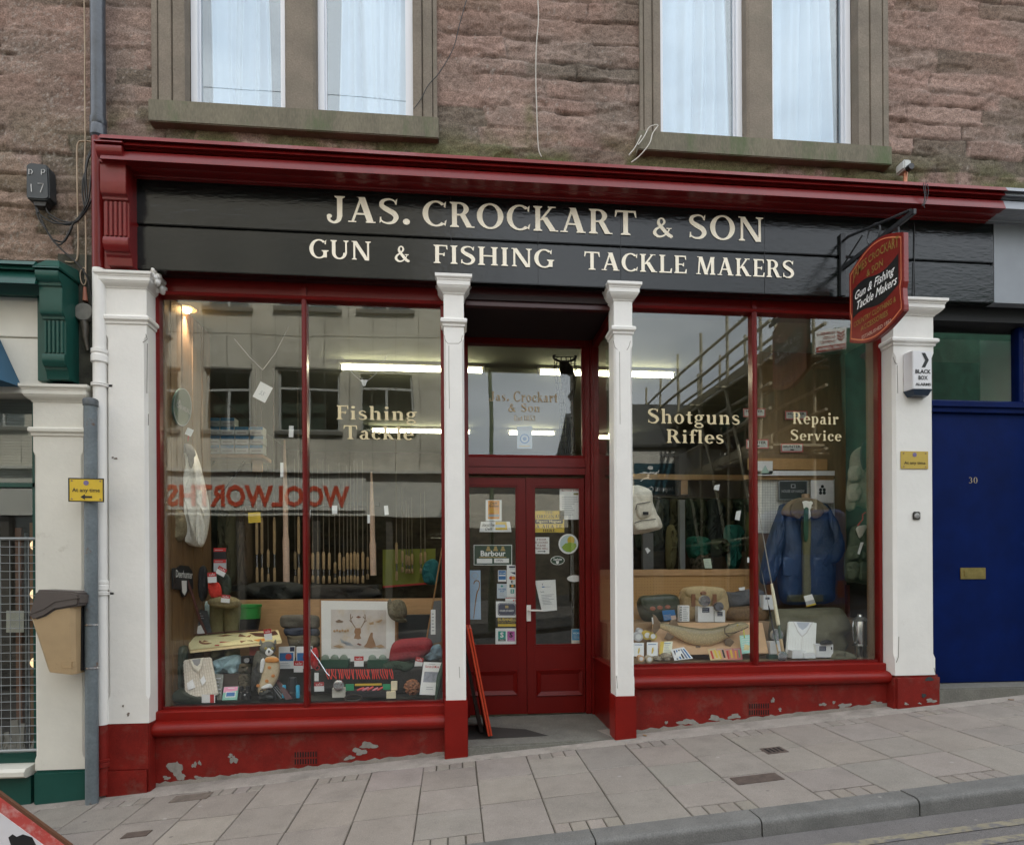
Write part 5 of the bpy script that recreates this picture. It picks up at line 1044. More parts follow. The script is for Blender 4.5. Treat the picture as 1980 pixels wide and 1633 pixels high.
cable([[(165, 520), (160, 518), (155, 530), (157, 545), (163, 551), (167, 540), (166, 525)]], .05, .004, MATS['dirty cream cable'], 'small loop of cream cable above the round junction box')
t = thing('round_junction_box', 'round grey conduit box with a cable gland on the dark strip beside the drainpipe', 'conduit box', at(160, 602, .03))
c = at(160, 602, .02); GB_ = mat('grimy grey conduit', (.18, .175, .155), .6, var=.25, vs=20.)
m = M(); m.lathe(c, [(.04, .07), (.066, .06), (.066, .01), (.06, .0), (.002, -.002)], 20, 'y'); m.build('box', GB_, t, smooth=35)
m = M(); P_ = P3([(163, 622), (165, 632), (165, 650), (168, 668), (170, 678)], .04); m.tube(P_, [.026, .028, .022, .014, .010], 10); m.build('gland', mat('blackened brass', (.07, .06, .045), .5, var=.4, vs=30.), t, smooth=40)
m = M(); m.tube(P3([(164, 555), (165, 582)], .04), [.010, .018], 10); m.build('sleeve', mat('terracotta sleeve', (.35, .13, .08), .6), t, smooth=40)
# wall wires higher up
cable([[(902, 0), (888, 50), (876, 95), (850, 140), (828, 165), (815, 190), (800, 211)]], .045, .0035, BLK, 'thin black wire sagging across the stone jamb of the upper left window', cat='wire', name='wire')
cable([[(1040, 0), (1041, 40), (1037, 90), (1036, 150), (1038, 220), (1041, 285), (1047, 303)]], .05, .0045, mat('grey white wire', (.48, .45, .4), .6), 'pale wire hanging down the middle of the rubble wall above the sign', cat='wire', name='wire')
cable([[(1234, 280), (1245, 265), (1254, 248), (1263, 243), (1272, 243), (1262, 258), (1257, 275), (1247, 290), (1234, 304), (1221, 314)], [(1216, 300), (1228, 285), (1240, 262)]], .0, .0045, mat('white flex', (.6, .58, .52), .5), 'loop of white flex hanging over the left end of the upper right sill', cat='wire', name='wire')
t = thing('lamp_sensor', 'small white sensor on a copper pipe above the right end of the cornice', 'sensor', at(1752, 350, .03))
c = at(1752, 320, .0); m = M(); m.box(c.x - .035, -.02, c.z - .04, c.x + .035, .08, c.z + .04); m.build('housing', mat('grey white housing', (.5, .52, .5), .5), t, bevel=.012)
m = M(); c2_ = at(1759, 324, -.03); m.lathe((c2_.x, -.05, c2_.z), [(.024, 0), (.027, .035), (.018, .04)], 14, 'y'); m.build('lens', BLK, t, smooth=40)
m = M(); m.tube(P3([(1751, 333), (1750, 358)], .02), .016, 10); m.build('pipe', mat('copper pipe', (.42, .17, .09), .4, metal=.4), t, smooth=40)
cable([[(1791, 352), (1789, 362), (1790, 376), (1787, 392), (1782, 398)], [(1786, 354), (1786, 366), (1788, 380), (1786, 396), (1788, 402)], [(1793, 356), (1795, 370), (1792, 385), (1786, 397)]], -.215, .003, BLK, 'black wires wrapped over the cornice above the hanging sign', cat='wire', name='wire')
cable([[(1768, 430), (1768, 480), (1767, 540), (1766, 578)]], -.006, .0035, BLK, 'black wire running down the fascia behind the hanging sign', cat='wire', name='wire')
# ---- alarm box, yellow plate, bell push on the right pier
Y0 = -.0; A = lambda l, Y: P3(l, Y)
t = thing('alarm_box', 'white burglar alarm box with black lettering high on the right pier', 'alarm box', at(1774, 772, -.0))
X0, Z0, X1, Z1 = rect(1765, 678, 1802, 752, -.085); Xb0 = at(1746, 700, 0).x
m = M(); m.hexa([(Xb0, -.002, Z0), (X0, -.085, Z0), (X1, -.085, Z0), (X1 + .01, -.002, Z0)], [(Xb0, -.002, Z1 + .0), (X0, -.085, Z1), (X1, -.085, Z1), (X1 + .01, -.002, Z1)]); m.build('case', mat('white alarm case', (.74, .74, .75), .35), t, bevel=.004)
m = M(); zk = Z0 - .045; m.hexa([(Xb0 + .03, -.004, zk), (X0 + .025, -.07, zk), (X1 - .02, -.07, zk), (X1, -.004, zk)], [(Xb0 - .002, -.002, Z0 - .001), (X0, -.087, Z0 - .001), (X1, -.087, Z0 - .001), (X1 + .012, -.002, Z0 - .001)]); m.build('lamp_base', mat('dark blue lamp base', (.02, .035, .06), .3), t)
for s_, b_ in (('BLACK', (1770, 714, 1800, 722)), ('BOX', (1776, 726, 1794, 734)), ('ALARMS', (1770, 740, 1800, 745.5))): m = M(); text_in(m, sans(s_, .1, .03), *b_, -.087); m.build('lettering', BLK, t)
m = M(); P_ = P3([(1782, 682), (1789, 682), (1796, 696), (1789, 710), (1782, 710), (1789, 696)], -.087); m.add(P_, [(0, 1, 2, 5), (5, 2, 3, 4)]); m.build('emblem', BLK, t)
pl = plate(1742, 872, 1795, 906, -.008, YELD, None, False, name='parking_plate'); tag(pl, 'dull yellow plate reading At any time on the right white pier below the alarm box', 'parking plate')
t = thing('bell_push', 'small square bell push on the right pier below the yellow plate', 'bell push', at(1771, 1006, 0)); c = at(1771, 997, 0)
m = M(); m.box(c.x - .033, -.014, c.z - .033, c.x + .033, .0, c.z + .033); m.build('base', mat('tarnished bell plate', (.12, .11, .1), .4, metal=.5), t, bevel=.008)
m = M(); m.lathe((c.x, -.022, c.z), [(.008, 0), (.02, .003), (.024, .01)], 14, 'y'); m.build('button', mat('bell ring', (.35, .34, .33), .4, metal=.5), t, smooth=40)
# ---- hanging sign on its iron bracket
hx = at(1627, 520, -.0).x; zb0 = at(1627, 516, -.02).z
t = thing('sign_bracket', 'black wrought iron bracket holding the hanging sign over the pavement', 'bracket', (hx, -.02, at(1627, 570, -.02).z)); LB = 1.0
zl = atx(1763, 413, hx).z; tip = atx(1763, 413, hx); Lb = -tip.y
m = M(); m.box(hx - .02, -.025, at(1627, 571, -.02).z, hx + .02, -.003, at(1627, 452, -.02).z); m.build('wall_plate', IRON, t)
m = M(); m.box(hx - .012, tip.y - .03, zl - .018, hx + .012, -.02, zl + .018); m.build('arm', IRON, t, bevel=.003)
zu = at(1629, 466, -.02).z; zu = max(zu, zl + .12)
m = M(); m.tube([(hx, -.02, zu), (hx, tip.y * .12, zu - .003), (hx, tip.y + .01, zl + .03)], .011, 8); m.build('stay', IRON, t, smooth=40)
m = M(); m.tube([(hx, tip.y * .0 - .02, zl + .02), (hx, tip.y * .34, zl + (zu - zl) * .62)], .007, 6); m.build('brace', IRON, t, smooth=40)
m = M(); cc = (hx, tip.y * .5, zl + (zu - zl) * .22); m.tube([(hx, cc[1] + .07 * math.cos(a * .35), cc[2] + .07 * math.sin(a * .35) + .025) for a in range(19)], .006, 6); m.build('scroll', IRON, t, smooth=40)
# board: outline in (depth along the arm, height); photo corners mapped onto the plane X = hx
SX = hx - .0; B4 = {k: atx(*v, SX) for k, v in dict(tl=(1646, 530), tr=(1752, 455), bl=(1651, 660), br=(1757, 612), bm=(1690, 676), tm=(1692, 482)).items()}
ya, yb_ = B4['tl'].y, B4['tr'].y; z_tl = B4['tl'].z; z_bl = B4['bl'].z; zt_m = max(B4['tm'].z, z_tl + .1)
def outline(k):
    """arched top and bottom with nipped lower corners; k = inset"""
    n = 14; a, b = ya - k, yb_ + k; top = [(a + (b - a) * i / n, z_tl - k + .10 * math.sin(math.pi * i / n)) for i in range(n + 1)]
    zl_ = z_bl + k; s = .05
    right = [(b, zl_ + .20), (b + .012, zl_ + .16), (b - .004 + .012, zl_ + .10), (b - .02 + .02, zl_ + .04)]
    bot = [(b + (a - b) * i / n, zl_ - .085 * math.sin(math.pi * i / n)) for i in range(n + 1)]
    left = [(a - .008, zl_ + .08), (a - .012, zl_ + .16), (a, zl_ + .20)]
    return top + right + bot + left
HS = thing('hanging_sign', 'red and black painted hanging sign swinging from the iron bracket over the right window', 'hanging sign', (hx, (ya + yb_) / 2, z_bl - .1))
SRED = mat('sign red paint', (.20, .016, .012), .35, var=.15, vs=5., coat=.2)
m = M(); th = .02; o_ = outline(0.); m.extr([(SX - th, y, z) for y, z in o_], (th * 2, 0, 0)); bo = m.build('board', SRED, HS, bevel=.004)
m = M(); oa, ob_ = outline(.018), outline(.026); n = len(oa); m.add([(SX - th - .0015, y, z) for y, z in oa + ob_], [(i, (i + 1) % n, n + (i + 1) % n, n + i) for i in range(n)]); m.build('border', mat('orange sign line', (.62, .2, .09), .5), bo)
SXF = SX - th; W_ = yb_ - ya                                             # left face of the board, text runs from the wall outward (photo left to right)
def SP(u, v, e=.0015): return (SXF - e, ya + W_ * u, z_bl + (z_tl - z_bl) * v)
m = M(); n = 16; tb = lambda u: .70 + .05 * math.sin(u * 6.3 + .3) + .06 * u; bb = lambda u: .29 + .05 * math.sin(u * 6.3 + .6) + .06 * u
m.add([SP(.08 + .84 * i / n, tb(i / n)) for i in range(n + 1)] + [SP(.08 + .84 * i / n, bb(i / n)) for i in range(n + 1)], [(i, i + 1, n + 2 + i, n + 1 + i) for i in range(n)]); m.build('black_band', BLK, bo)
def sign_text(s_, u0, u1, v0, h, mt_, f=0., shear=0., bold=.01, arch=0., e=.003, sp=1.):
    vs_, fs_ = sans(s_, .1, bold, shear, sp=sp); ww = max(p[0] for p in vs_); m = M()
    m.add([SP(u0 + (u1 - u0) * p / ww, v0 + q / .1 * h * (1 + f * (abs(p / ww - .5) - .2)) + arch * math.sin(math.pi * (u0 + (u1 - u0) * p / ww)) , e) for p, q in vs_], fs_); m.build('lettering', mt_, bo)
OLV = mat('worn gilt lettering', (.26, .16, .04), .5, var=.25, vs=30.)
sign_text('JAMES CROCKART', .09, .93, .83, .12, OLV, 1., arch=.11); sign_text('& SON', .36, .66, .745, .10, OLV, arch=.02)
sign_text('Gun & Fishing', .13, .86, .555, .12, PAPER, shear=.35); sign_text('Tackle Makers', .17, .90, .40, .12, PAPER, shear=.35)
sign_text('COUNTRY CLOTHING &', .10, .88, .175, .075, OLV); sign_text('ACCESSORIES', .24, .74, .06, .075, OLV); sign_text('ESTABLISHED 1852', .26, .80, -.045, .05, mat('pale sign lettering', (.5, .34, .27), .5), arch=-.02)
for u in (.12, .88):
    y = ya + W_ * u; zt_ = z_tl + .10 * math.sin(math.pi * u); m = M(); m.tube([(SX, y, zt_ - .02), (SX, y, zl - .01)], .006, 6); m.build('hook', IRON, HS)
# ---- red boards leaning in the doorway (folded pavement sign)
t = thing('folded_board', 'folded red pavement board leaning in the doorway against the left column', 'pavement board', (.2, .25, 0))
RB = mat('bright red board paint', (.46, .045, .012), .4, var=.1)
for k, (dx, dy) in enumerate(((0., 0.), (.020, .014))):
    b0, b1 = at(944 + 0, 1421, .16), at(903, 1215, .10); m = M(); w = .015
    b0.z = .0
    f = lambda p, x, y: (p.x + x + dx, p.y + y + dy, p.z)
    m.hexa([f(b0, 0, 0), f(b0, w, 0), f(b0, w - .02, .42), f(b0, -.02, .42)], [f(b1, 0, 0), f(b1, w, 0), f(b1, w, .40), f(b1, 0, .40)]); m.build('panel', RB, t, bevel=.003)
m = M(); b0 = at(941, 1400, .2); m.hexa([(b0.x - .05, .3, .0), (b0.x - .02, .3, .0), (b0.x - .03, .62, .0), (b0.x - .06, .62, .0)], [(.06, .3, .75), (.08, .3, .75), (.08, .62, .75), (.06, .62, .75)]); m.build('prop_panel', mat('dark board back', (.02, .012, .01), .7), t)
# ---- covers in the pavement, dropped leaves, roadworks sign
def ground_plate(name, label, pts, mt, cat, dz=.004, slots=False):
    P_ = [ground(x, y, .0) for x, y in pts]; x0, x1 = (P_[0].x + P_[3].x) / 2, (P_[1].x + P_[2].x) / 2; y0, y1 = (P_[2].y + P_[3].y) / 2, (P_[0].y + P_[1].y) / 2
    c = [(x0, y0), (x1, y0), (x1, y1), (x0, y1)]; m = M(); m.hexa([(x, y, zg(x, y) - .01) for x, y in c], [(x, y, zg(x, y) + dz) for x, y in c])
    o = m.build(name, mt, bevel=.002, tags=(label, cat))
    if slots:
        m = M()
        for k in range(4): a = x0 + (x1 - x0) * (.14 + .2 * k); m.add([(q, y, zg(q, y) + dz + .0012) for q, y in ((a, y0 + .02), (a + (x1 - x0) * .1, y0 + .02), (a + (x1 - x0) * .1, y1 - .02), (a, y1 - .02))], [(0, 1, 2, 3)])
        m.build('raised_mark', SLAB, o)
    return o
RUST = mat('rusty iron cover', (.085, .062, .05), .7, var=.35, vs=25., bump=.3, bs=120)
ground_plate('stopcock_cover', 'small iron stopcock cover with pale marks in the pavement right of the doorway', [(1468, 1447), (1508, 1443), (1526, 1453), (1485, 1458)], RUST, 'iron cover', slots=True)
ground_plate('inspection_cover', 'wide flat brown inspection cover near the kerb', [(1412, 1503), (1498, 1494), (1518, 1506), (1426, 1518)], RUST, 'iron cover')
ground_plate('drain_cover', 'worn iron cover at the foot of the left stall riser', [(338, 1540), (412, 1530), (402, 1543), (326, 1552)], mat('worn iron cover', (.13, .105, .085), .75, var=.3, vs=20., bump=.3, bs=100), 'iron cover')
ground_plate('valve_cover', 'small dark cover in the lower left pavement', [(246, 1608), (292, 1606), (283, 1616), (234, 1620)], RUST, 'iron cover')
LEAF = [mat('dead leaf %d' % k, c, .8) for k, c in enumerate(((.3, .15, .06), (.36, .22, .1), (.22, .12, .05)))]
for k, (x, y) in enumerate(((935, 1437), (1866, 1347), (1955, 1354), (1845, 1352), (1247, 1423))):
    p = ground(x, y); m = M(); a = k * 1.3; d = [Vector((math.cos(a), math.sin(a), 0)), Vector((-math.sin(a), math.cos(a), 0))]; r = .02 if k else .03
    m.grid(lambda u, v: p + d[0] * (u - .5) * 2 * r + d[1] * (v - .5) * 1.1 * r * (1 - (2 * u - 1) ** 2 * .9) + Vector((0, 0, .004 + .012 * abs(v - .5) + .01 * (u - .5) ** 2)), 6, 4)
    o = m.build('dead_leaf', LEAF[k % 3], tags=(('crumpled brown leaf by the left column at the doorway', 'curled leaf by the blue door step', 'small leaf near the right edge on the pavement', 'tiny leaf against the right pier', 'dry leaf against the right column foot')[k], 'leaf', 'dead leaves on the pavement')); o.modifiers.new('leaf', 'SOLIDIFY').thickness = .001
YS = -.95; V = {k: at(*v, YS) for k, v in dict(a=(-80, 1476), b=(118, 1640)).items()}
t = thing('roadworks_sign', 'red and white triangular roadworks sign standing at the lower left corner', 'road sign', (V['a'].x, YS, zg(V['a'].x, YS)))
top = Vector((V['a'].x, YS, V['a'].z)); S_ = .75
def tri(k, y):
    """rounded triangle, inset k; slopes follow the photo"""
    c = Vector((top.x, YS, top.z - .46)); pts = []
    V3 = [(0, .46), (.62, -.06), (-.62, -.06)]
    for i, (a, b) in enumerate(V3):
        ang = [90, -30, 210][i]; s = 1 - k / .24
        for q in range(-60, 61, 15): pts.append((c.x + (a * .86 + .06 * math.cos(math.radians(ang - q))) * s, y, c.z + (b * .86 + .06 * math.sin(math.radians(ang - q))) * s))
    return pts
m = M(); m.extr(tri(0, YS), (0, .02, 0)); m.build('rim', mat('brown sign edge', (.12, .05, .025), .6), t)
m = M(); m.extr(tri(.012, YS - .003), (0, .003, 0)); m.build('red_border', mat('faded red sign face', (.50, .07, .06), .45, var=.1, dirt=((.6, .35, .33), .5, .7, 9.)), t)
m = M(); m.extr(tri(.055, YS - .005), (0, .002, 0)); m.build('white_face', mat('white sign face', (.70, .69, .72), .45, var=.05), t)
m = M(); slab_px(m, [(16, 1618), (24, 1612), (32, 1617), (44, 1612), (62, 1618), (70, 1634), (80, 1660), (60, 1652), (50, 1634), (36, 1636), (30, 1660), (10, 1660), (22, 1636)], YS - .007, YS - .0055); m.build('digging_figure', BLK, t)
m = M(); zf = zg(top.x, YS); m.tube([(top.x - .3, YS + .02, top.z - .55), (top.x - .35, YS + .25, zf)], .012, 6); m.tube([(top.x + .3, YS + .02, top.z - .55), (top.x + .35, YS + .25, zf)], .012, 6); m.tube([(top.x - .3, YS + .02, top.z - .6), (top.x - .34, YS - .2, zf)], .012, 6); m.tube([(top.x + .3, YS + .02, top.z - .6), (top.x + .34, YS - .2, zf)], .012, 6); m.build('stand', IRON, t)
# ================================================================== DISPLAY HELPERS
def smooth_ring(pts, n):
    P_ = [Vector(p) for p in pts]; N_ = len(P_); out = []; k = max(2, n // N_)
    for i in range(N_):
        a, b, c, d = P_[i - 1], P_[i], P_[(i + 1) % N_], P_[(i + 2) % N_]
        for q in range(k):
            u = q / k; out.append(.5 * (2 * b + (c - a) * u + (2 * a - 5 * b + 4 * c - d) * u * u + (3 * b - a - 3 * c + d) * u ** 3))
    return out
def puff_m(m, pts, Y, t, n=40, rnd=True, wr=.3, seed=0, back=.35, sq=.55, lean=0.):
    """soft solid whose front silhouette follows photo points at depth Y, bulging t towards the street, with cloth wrinkles"""
    P_ = [at(x, y, Y) for x, y in pts]; ring = smooth_ring(P_, n) if rnd else P_
    c = sum(ring, Vector()) / len(ring); r = random.Random(seed); ph = [r.uniform(0, 6) for _ in range(6)]
    zb = min(p.z for p in ring); wl = max(p.x for p in ring) - min(p.x for p in ring)
    def w(p): f = 6.3 / max(.05, wl); return math.sin(f * 1.7 * p.x + ph[0] + 1.2 * math.sin(f * p.z + ph[1])) * .5 + math.sin(f * 3.1 * p.z + ph[2] + 1.5 * math.sin(f * 1.3 * p.x + ph[3])) * .35 + math.sin(f * 5 * (p.x + .6 * p.z) + ph[4]) * .2
    rg = []
    for s_, d in ((.92, back), (1., back * .4), (1., 0), (.985, -.35), (.93, -.62), (.8, -.86), (.6, -.96), (.35, -1.), (.12, -1.0)):
        q = []
        for p in ring:
            v = c + (p - c) * s_; dd = d * t
            if s_ < .96 and d < 0: dd += wr * t * w(v) * (1 - abs(s_ - .7) * .8)
            q.append((v.x, Y + dd + lean * (v.z - zb), v.z))
        rg.append(q)
    m.rings(rg); return m
def puff(name, label, cat, pts, Y, t, mt, group=None, parent=None, **k):
    m = puff_m(M(), pts, Y, t, **k); return m.build(name, mt, parent, smooth=55, tags=(label, cat, group) if label else None)
class Card:
    """thin card or box face given by four photo corners (tl, tr, br, bl); Y depth at top and bottom"""
    def __init__(s, name, label, cat, q, Y, mt, Yb=None, th=.003, group=None, bevel=0., parent=None):
        Yb = Y if Yb is None else Yb
        s.q = [at(*q[0], Y), at(*q[1], Y), at(*q[2], Yb), at(*q[3], Yb)]
        a, b, c, d = s.q; s.n = (b - a).cross(d - a).normalized()
        if s.n.y > 0: s.n = -s.n
        s.k = 0; m = M(); bk = -s.n * th; m.hexa([d, c, c + bk, d + bk], [a, b, b + bk, a + bk])
        s.o = m.build(name, mt, parent, bevel=bevel, tags=(label, cat, group) if label else None)
    def p(s, u, v, e=None):
        a, b, c, d = s.q; e = .0008 if e is None else e
        return (d + (c - d) * u) * (1 - v) + (a + (b - a) * u) * v + s.n * e
    def _e(s): s.k += 1; return .0006 + .0003 * s.k
    def rect(s, u0, v0, u1, v1, mt, name='printed_patch'):
        e = s._e(); m = M(); m.add([s.p(u0, v0, e), s.p(u1, v0, e), s.p(u1, v1, e), s.p(u0, v1, e)], [(0, 1, 2, 3)]); m.build(name, mt, s.o); return s
    def poly(s, uv, mt, name='printed_patch'):
        e = s._e(); m = M(); m.add([s.p(u, v, e) for u, v in uv], [tuple(range(len(uv)))]); m.build(name, mt, s.o); return s
    def disc(s, u, v, r, mt, name='printed_patch', asp=None):
        w, h = (s.q[1] - s.q[0]).length, (s.q[3] - s.q[0]).length; asp = w / h if asp is None else asp
        return s.poly([(u + r * math.cos(i * .3927), v + r * asp * math.sin(i * .3927)) for i in range(16)], mt, name)
    def frame(s, w, mt):
        W_, H_ = (s.q[1] - s.q[0]).length, (s.q[3] - s.q[0]).length; h = w * W_ / H_; e = s._e(); m = M()
        o = [(0, 0), (1, 0), (1, 1), (0, 1)]; i = [(w, h), (1 - w, h), (1 - w, 1 - h), (w, 1 - h)]
        m.add([s.p(u, v, e) for u, v in o + i], [(k, (k + 1) % 4, 4 + (k + 1) % 4, 4 + k) for k in range(4)]); m.build('border', mt, s.o); return s
    def text(s, t, u0, v0, u1, v1, mt, bold=.01, shear=0., fn=None, sp=1.):
        vs, fs = fn(t) if fn else sans(t, 1., bold, shear, sp=sp)
        if not vs: return s
        x0, x1, y0, y1 = min(p[0] for p in vs), max(p[0] for p in vs), min(p[1] for p in vs), max(p[1] for p in vs); e = s._e(); m = M()
        m.add([s.p(u0 + (u1 - u0) * (p - x0) / (x1 - x0), v0 + (v1 - v0) * (q - y0) / max(1e-6, y1 - y0), e) for p, q in vs], fs); m.build('lettering', mt, s.o); return s
    def lines(s, u0, v0, u1, v1, n, mt, seed=0):
        """rows of small print"""
        r = random.Random(seed); e = s._e(); m = M(); h = (v1 - v0) / n
        for k in range(n):
            a, b = u0, u0 + (u1 - u0) * r.uniform(.55, 1.); v = v0 + h * k
            m.add([s.p(a, v + h * .3, e), s.p(b, v + h * .3, e), s.p(b, v + h * .62, e), s.p(a, v + h * .62, e)], [(0, 1, 2, 3)])
        m.build('small_print', mt, s.o); return s
def R4(x0, y0, x1, y1): return [(x0, y0), (x1, y0), (x1, y1), (x0, y1)]
def T4(cx, cy, w, h, deg):
    a = math.radians(deg); c, s_ = math.cos(a), math.sin(a); return [(cx + x * c - y * s_, cy + x * s_ + y * c) for x, y in ((-w / 2, -h / 2), (w / 2, -h / 2), (w / 2, h / 2), (-w / 2, h / 2))]
def box3(name, label, cat, x0, y0, x1, y1, Y, dep, mt, group=None, bevel=.002, parent=None):
    X0, Z0, X1, Z1 = rect(x0, y0, x1, y1, Y); m = M(); m.box(X0, Y, Z0, X1, Y + dep, Z1)
    return m.build(name, mt, parent, bevel=bevel, tags=(label, cat, group) if label else None)
INK = mat('black print', (.015, .015, .018), .6); PALE = mat('pale grey print', (.42, .43, .45), .7); NAVY = mat('navy print', (.012, .018, .06), .5)
REDI = mat('bright red print', (.52, .03, .03), .5); YELI = mat('yellow print', (.66, .46, .04), .5); BLUEI = mat('blue print', (.03, .16, .40), .5)
TEAL = mat('teal print', (.03, .32, .26), .5); MAG = mat('magenta print', (.5, .10, .36), .5); ORNG = mat('orange print', (.75, .30, .04), .5)
GRNP = mat('dark green print', (.012, .05, .026), .45); GOLDP = mat('gold print', (.42, .30, .10), .5); LBLU = mat('pale blue card', (.36, .50, .66), .6)
# ================================================================== NOTICES STUCK INSIDE THE DOOR GLASS (plane just behind the panes)
QY = DY + .026
def notice(label, q, mt, cat='sticker', name='sticker', **k): return Card(name, label, cat, q, QY, mt, th=.0015, **k)
c = notice('orange credit facilities card on the left door glass', R4(939, 966, 970, 1007), PAPER); c.rect(.14, .10, .86, .97, ORNG).text('Credit', .27, .79, .72, .90, INK, .02, .3).text('Facilities', .2, .66, .82, .77, INK, .02, .3).rect(.18, .2, .84, .32, PALE).lines(.2, .38, .8, .6, 3, YELI)
c = notice('white and yellow interest free credit strip on the left door glass', [(930, 1008), (986, 1008), (989, 1028), (927, 1028)], PAPER); c.rect(.5, .2, .88, .97, YELI).rect(.5, .45, .82, .7, LBLU).text('Interest Free', .06, .52, .47, .86, INK, .01, .35).text('Credit', .17, .16, .40, .46, INK, .01, .35)
c = notice('dark green sign with a clothing maker name in white on the left door glass', R4(916, 1053, 990, 1092), GRNP); c.frame(.015, PAPER).text('Barbour', .18, .44, .83, .72, PAPER, .03)
for u in (.38, .57, .76): c.poly([(u - .07, .70), (u + .07, .70), (u + .035, .84), (u + .03, .93), (u - .03, .93), (u - .035, .84)], GOLDP, 'emblem')
c.rect(.14, .37, .85, .41, GOLDP).rect(.08, .09, .48, .32, PAPER).rect(.53, .11, .92, .33, PAPER).text('OPEN', .58, .17, .76, .29, INK, .0)
c = notice('tall pale blue poster of a walking cane on the left door glass', [(907, 1102), (929, 1102), (930, 1197), (908, 1197)], LBLU, 'poster', 'poster'); c.disc(.5, .89, .3, PALE).disc(.5, .89, .25, LBLU)
e = c._e(); m = M(); pts = [(.36, .02), (.46, .22), (.58, .42), (.70, .56), (.84, .62), (.9, .72), (.82, .78), (.6, .79), (.45, .76), (.4, .72)]
for qd in _cur([(a, b * 4.3) for a, b in pts], [.07, .08, .1, .11, .09, .07, .09, .1, .09, .07], 4): m.add([c.p(a, b / 4.3, e) for a, b in qd], [(0, 1, 2, 3)])
m.build('cane_picture', mat('cane brown print', (.28, .14, .05), .6), c.o)
c = notice('blue charge card sticker on the left door glass', R4(963, 1102, 979, 1124), PAPER); c.rect(.06, .18, .94, .96, BLUEI).rect(.1, .5, .9, .6, PAPER).text('WELCOME', .1, .7, .9, .8, PAPER)
c = notice('tall white strip of payment card emblems on the left door glass', R4(980, 1092, 1000, 1154), PAPER); c.rect(.22, .92, .8, .97, NAVY).text('VISA', .3, .86, .75, .91, PALE).poly([(.3, .78), (.82, .78), (.82, .70)], NAVY, 'emblem').disc(.4, .60, .18, REDI, 'emblem').disc(.64, .60, .18, ORNG, 'emblem').text('E', .4, .44, .62, .52, INK, .03).rect(.25, .3, .82, .40, GRNP, 'emblem').disc(.53, .35, .12, ORNG, 'emblem').rect(.36, .12, .7, .25, TEAL, 'emblem').text('S', .44, .14, .62, .23, PAPER, .02)
c = notice('pale tax free shop sticker on the left door glass', R4(961, 1128, 980, 1156), mat('pale blue paper', (.55, .62, .68), .6)); c.poly([(.35, .82), (.5, .92), (.65, .82), (.5, .76)], TEAL, 'emblem').text('TAX FREE', .12, .56, .9, .68, BLUEI, .02).text('SHOP', .3, .42, .75, .53, BLUEI, .02).lines(.25, .12, .8, .38, 3, PALE)
c = notice('white strip with a red dashed heading on the left door glass', R4(977, 1153, 1000, 1163), PAPER); c.lines(.02, .58, 1., .92, 1, REDI).disc(.7, .28, .06, REDI).disc(.9, .28, .06, REDI)
c = notice('navy plaque sticker of a tackle maker on a white card on the left door glass', R4(959, 1162, 1001, 1193), PAPER)
o8 = lambda k: [(k + .08, k * 1.3), (1 - k - .08, k * 1.3), (1 - k, k * 1.3 + .1), (1 - k, 1 - k * 1.3 - .1), (1 - k - .08, 1 - k * 1.3), (k + .08, 1 - k * 1.3), (k, 1 - k * 1.3 - .1), (k, k * 1.3 + .1)]
c.poly(o8(.08), NAVY).poly(o8(.10), PALE).poly(o8(.12), NAVY).text('HOUSE OF HARDY', .17, .36, .83, .47, PAPER, .02).rect(.42, .58, .57, .74, GOLDP, 'emblem')
c = notice('black and yellow optics sticker on the left door glass', R4(961, 1193, 1000, 1212), INK); c.rect(.04, .08, .96, .34, YELI).text('BUSHNELL', .04, .62, .96, .95, YELI, .02).text('SPORTS OPTICS', .04, .42, .9, .54, YELI)
c = notice('white card with a green and a pink emblem low on the left door glass', R4(958, 1214, 1001, 1245), PAPER)
for u, mt_, s_ in ((.12, TEAL, 'SWITCH'), (.53, MAG, 'SOLO')):
    c.rect(u, .2, u + .34, .82, mt_, 'emblem').text('S', u + .09, .42, u + .25, .76, PAPER if mt_ is TEAL else INK, .04).rect(u + .01, .21, u + .33, .32, INK if mt_ is TEAL else MAG).text(s_, u + .06, .235, u + .28, .3, PAPER)
c = notice('large white notice with a red heading at the top of the right door glass', R4(1082, 943, 1124, 1004), PAPER, 'notice', 'notice'); c.text('Summer Luck', .1, .9, .9, .95, REDI, .01).rect(.64, .78, .86, .84, mat('olive print', (.25, .22, .06), .6)).lines(.1, .12, .9, .74, 9, PALE, 4)
c = notice('yellow pigeon magnet sign with black capitals on the right door glass', R4(1032, 987, 1091, 1029), YELI); c.text('THE', .36, .86, .64, .985, INK, 0, fn=serif).text('ORIGINAL', .1, .66, .88, .82, INK, 0, fn=serif).poly([(.06, .4), (.94, .4), (.97, .5), (.94, .6), (.06, .6), (.03, .5)], INK).text('Pigeon Magnet', .1, .42, .9, .57, mat('pale yellow print', (.75, .62, .3), .5), .01).text('AVAILABLE', .08, .2, .92, .35, INK, 0, fn=serif).text('HERE', .3, .03, .7, .16, INK, 0, fn=serif)
c = notice('white press bell card with brown print on the right door glass', R4(1032, 1038, 1062, 1070), PAPER)
for s_, v, u0, u1 in (('IF DOOR', .80, .2, .8), ('IS LOCKED', .62, .1, .9), ('PLEASE', .44, .22, .78), ('PRESS BELL', .26, .05, .92)): c.text(s_, u0, v, u1, v + .12, mat('brown print', (.25, .08, .06), .6), .01)
c.poly([(.25, .12), (.65, .12), (.65, .08), (.78, .14), (.65, .2), (.65, .16), (.25, .16)], INK, 'arrow')
def rnd(cx, cy, rx, ry, n=28): return [(cx + rx * math.cos(2 * math.pi * k / n), cy + ry * math.sin(2 * math.pi * k / n)) for k in range(n)]
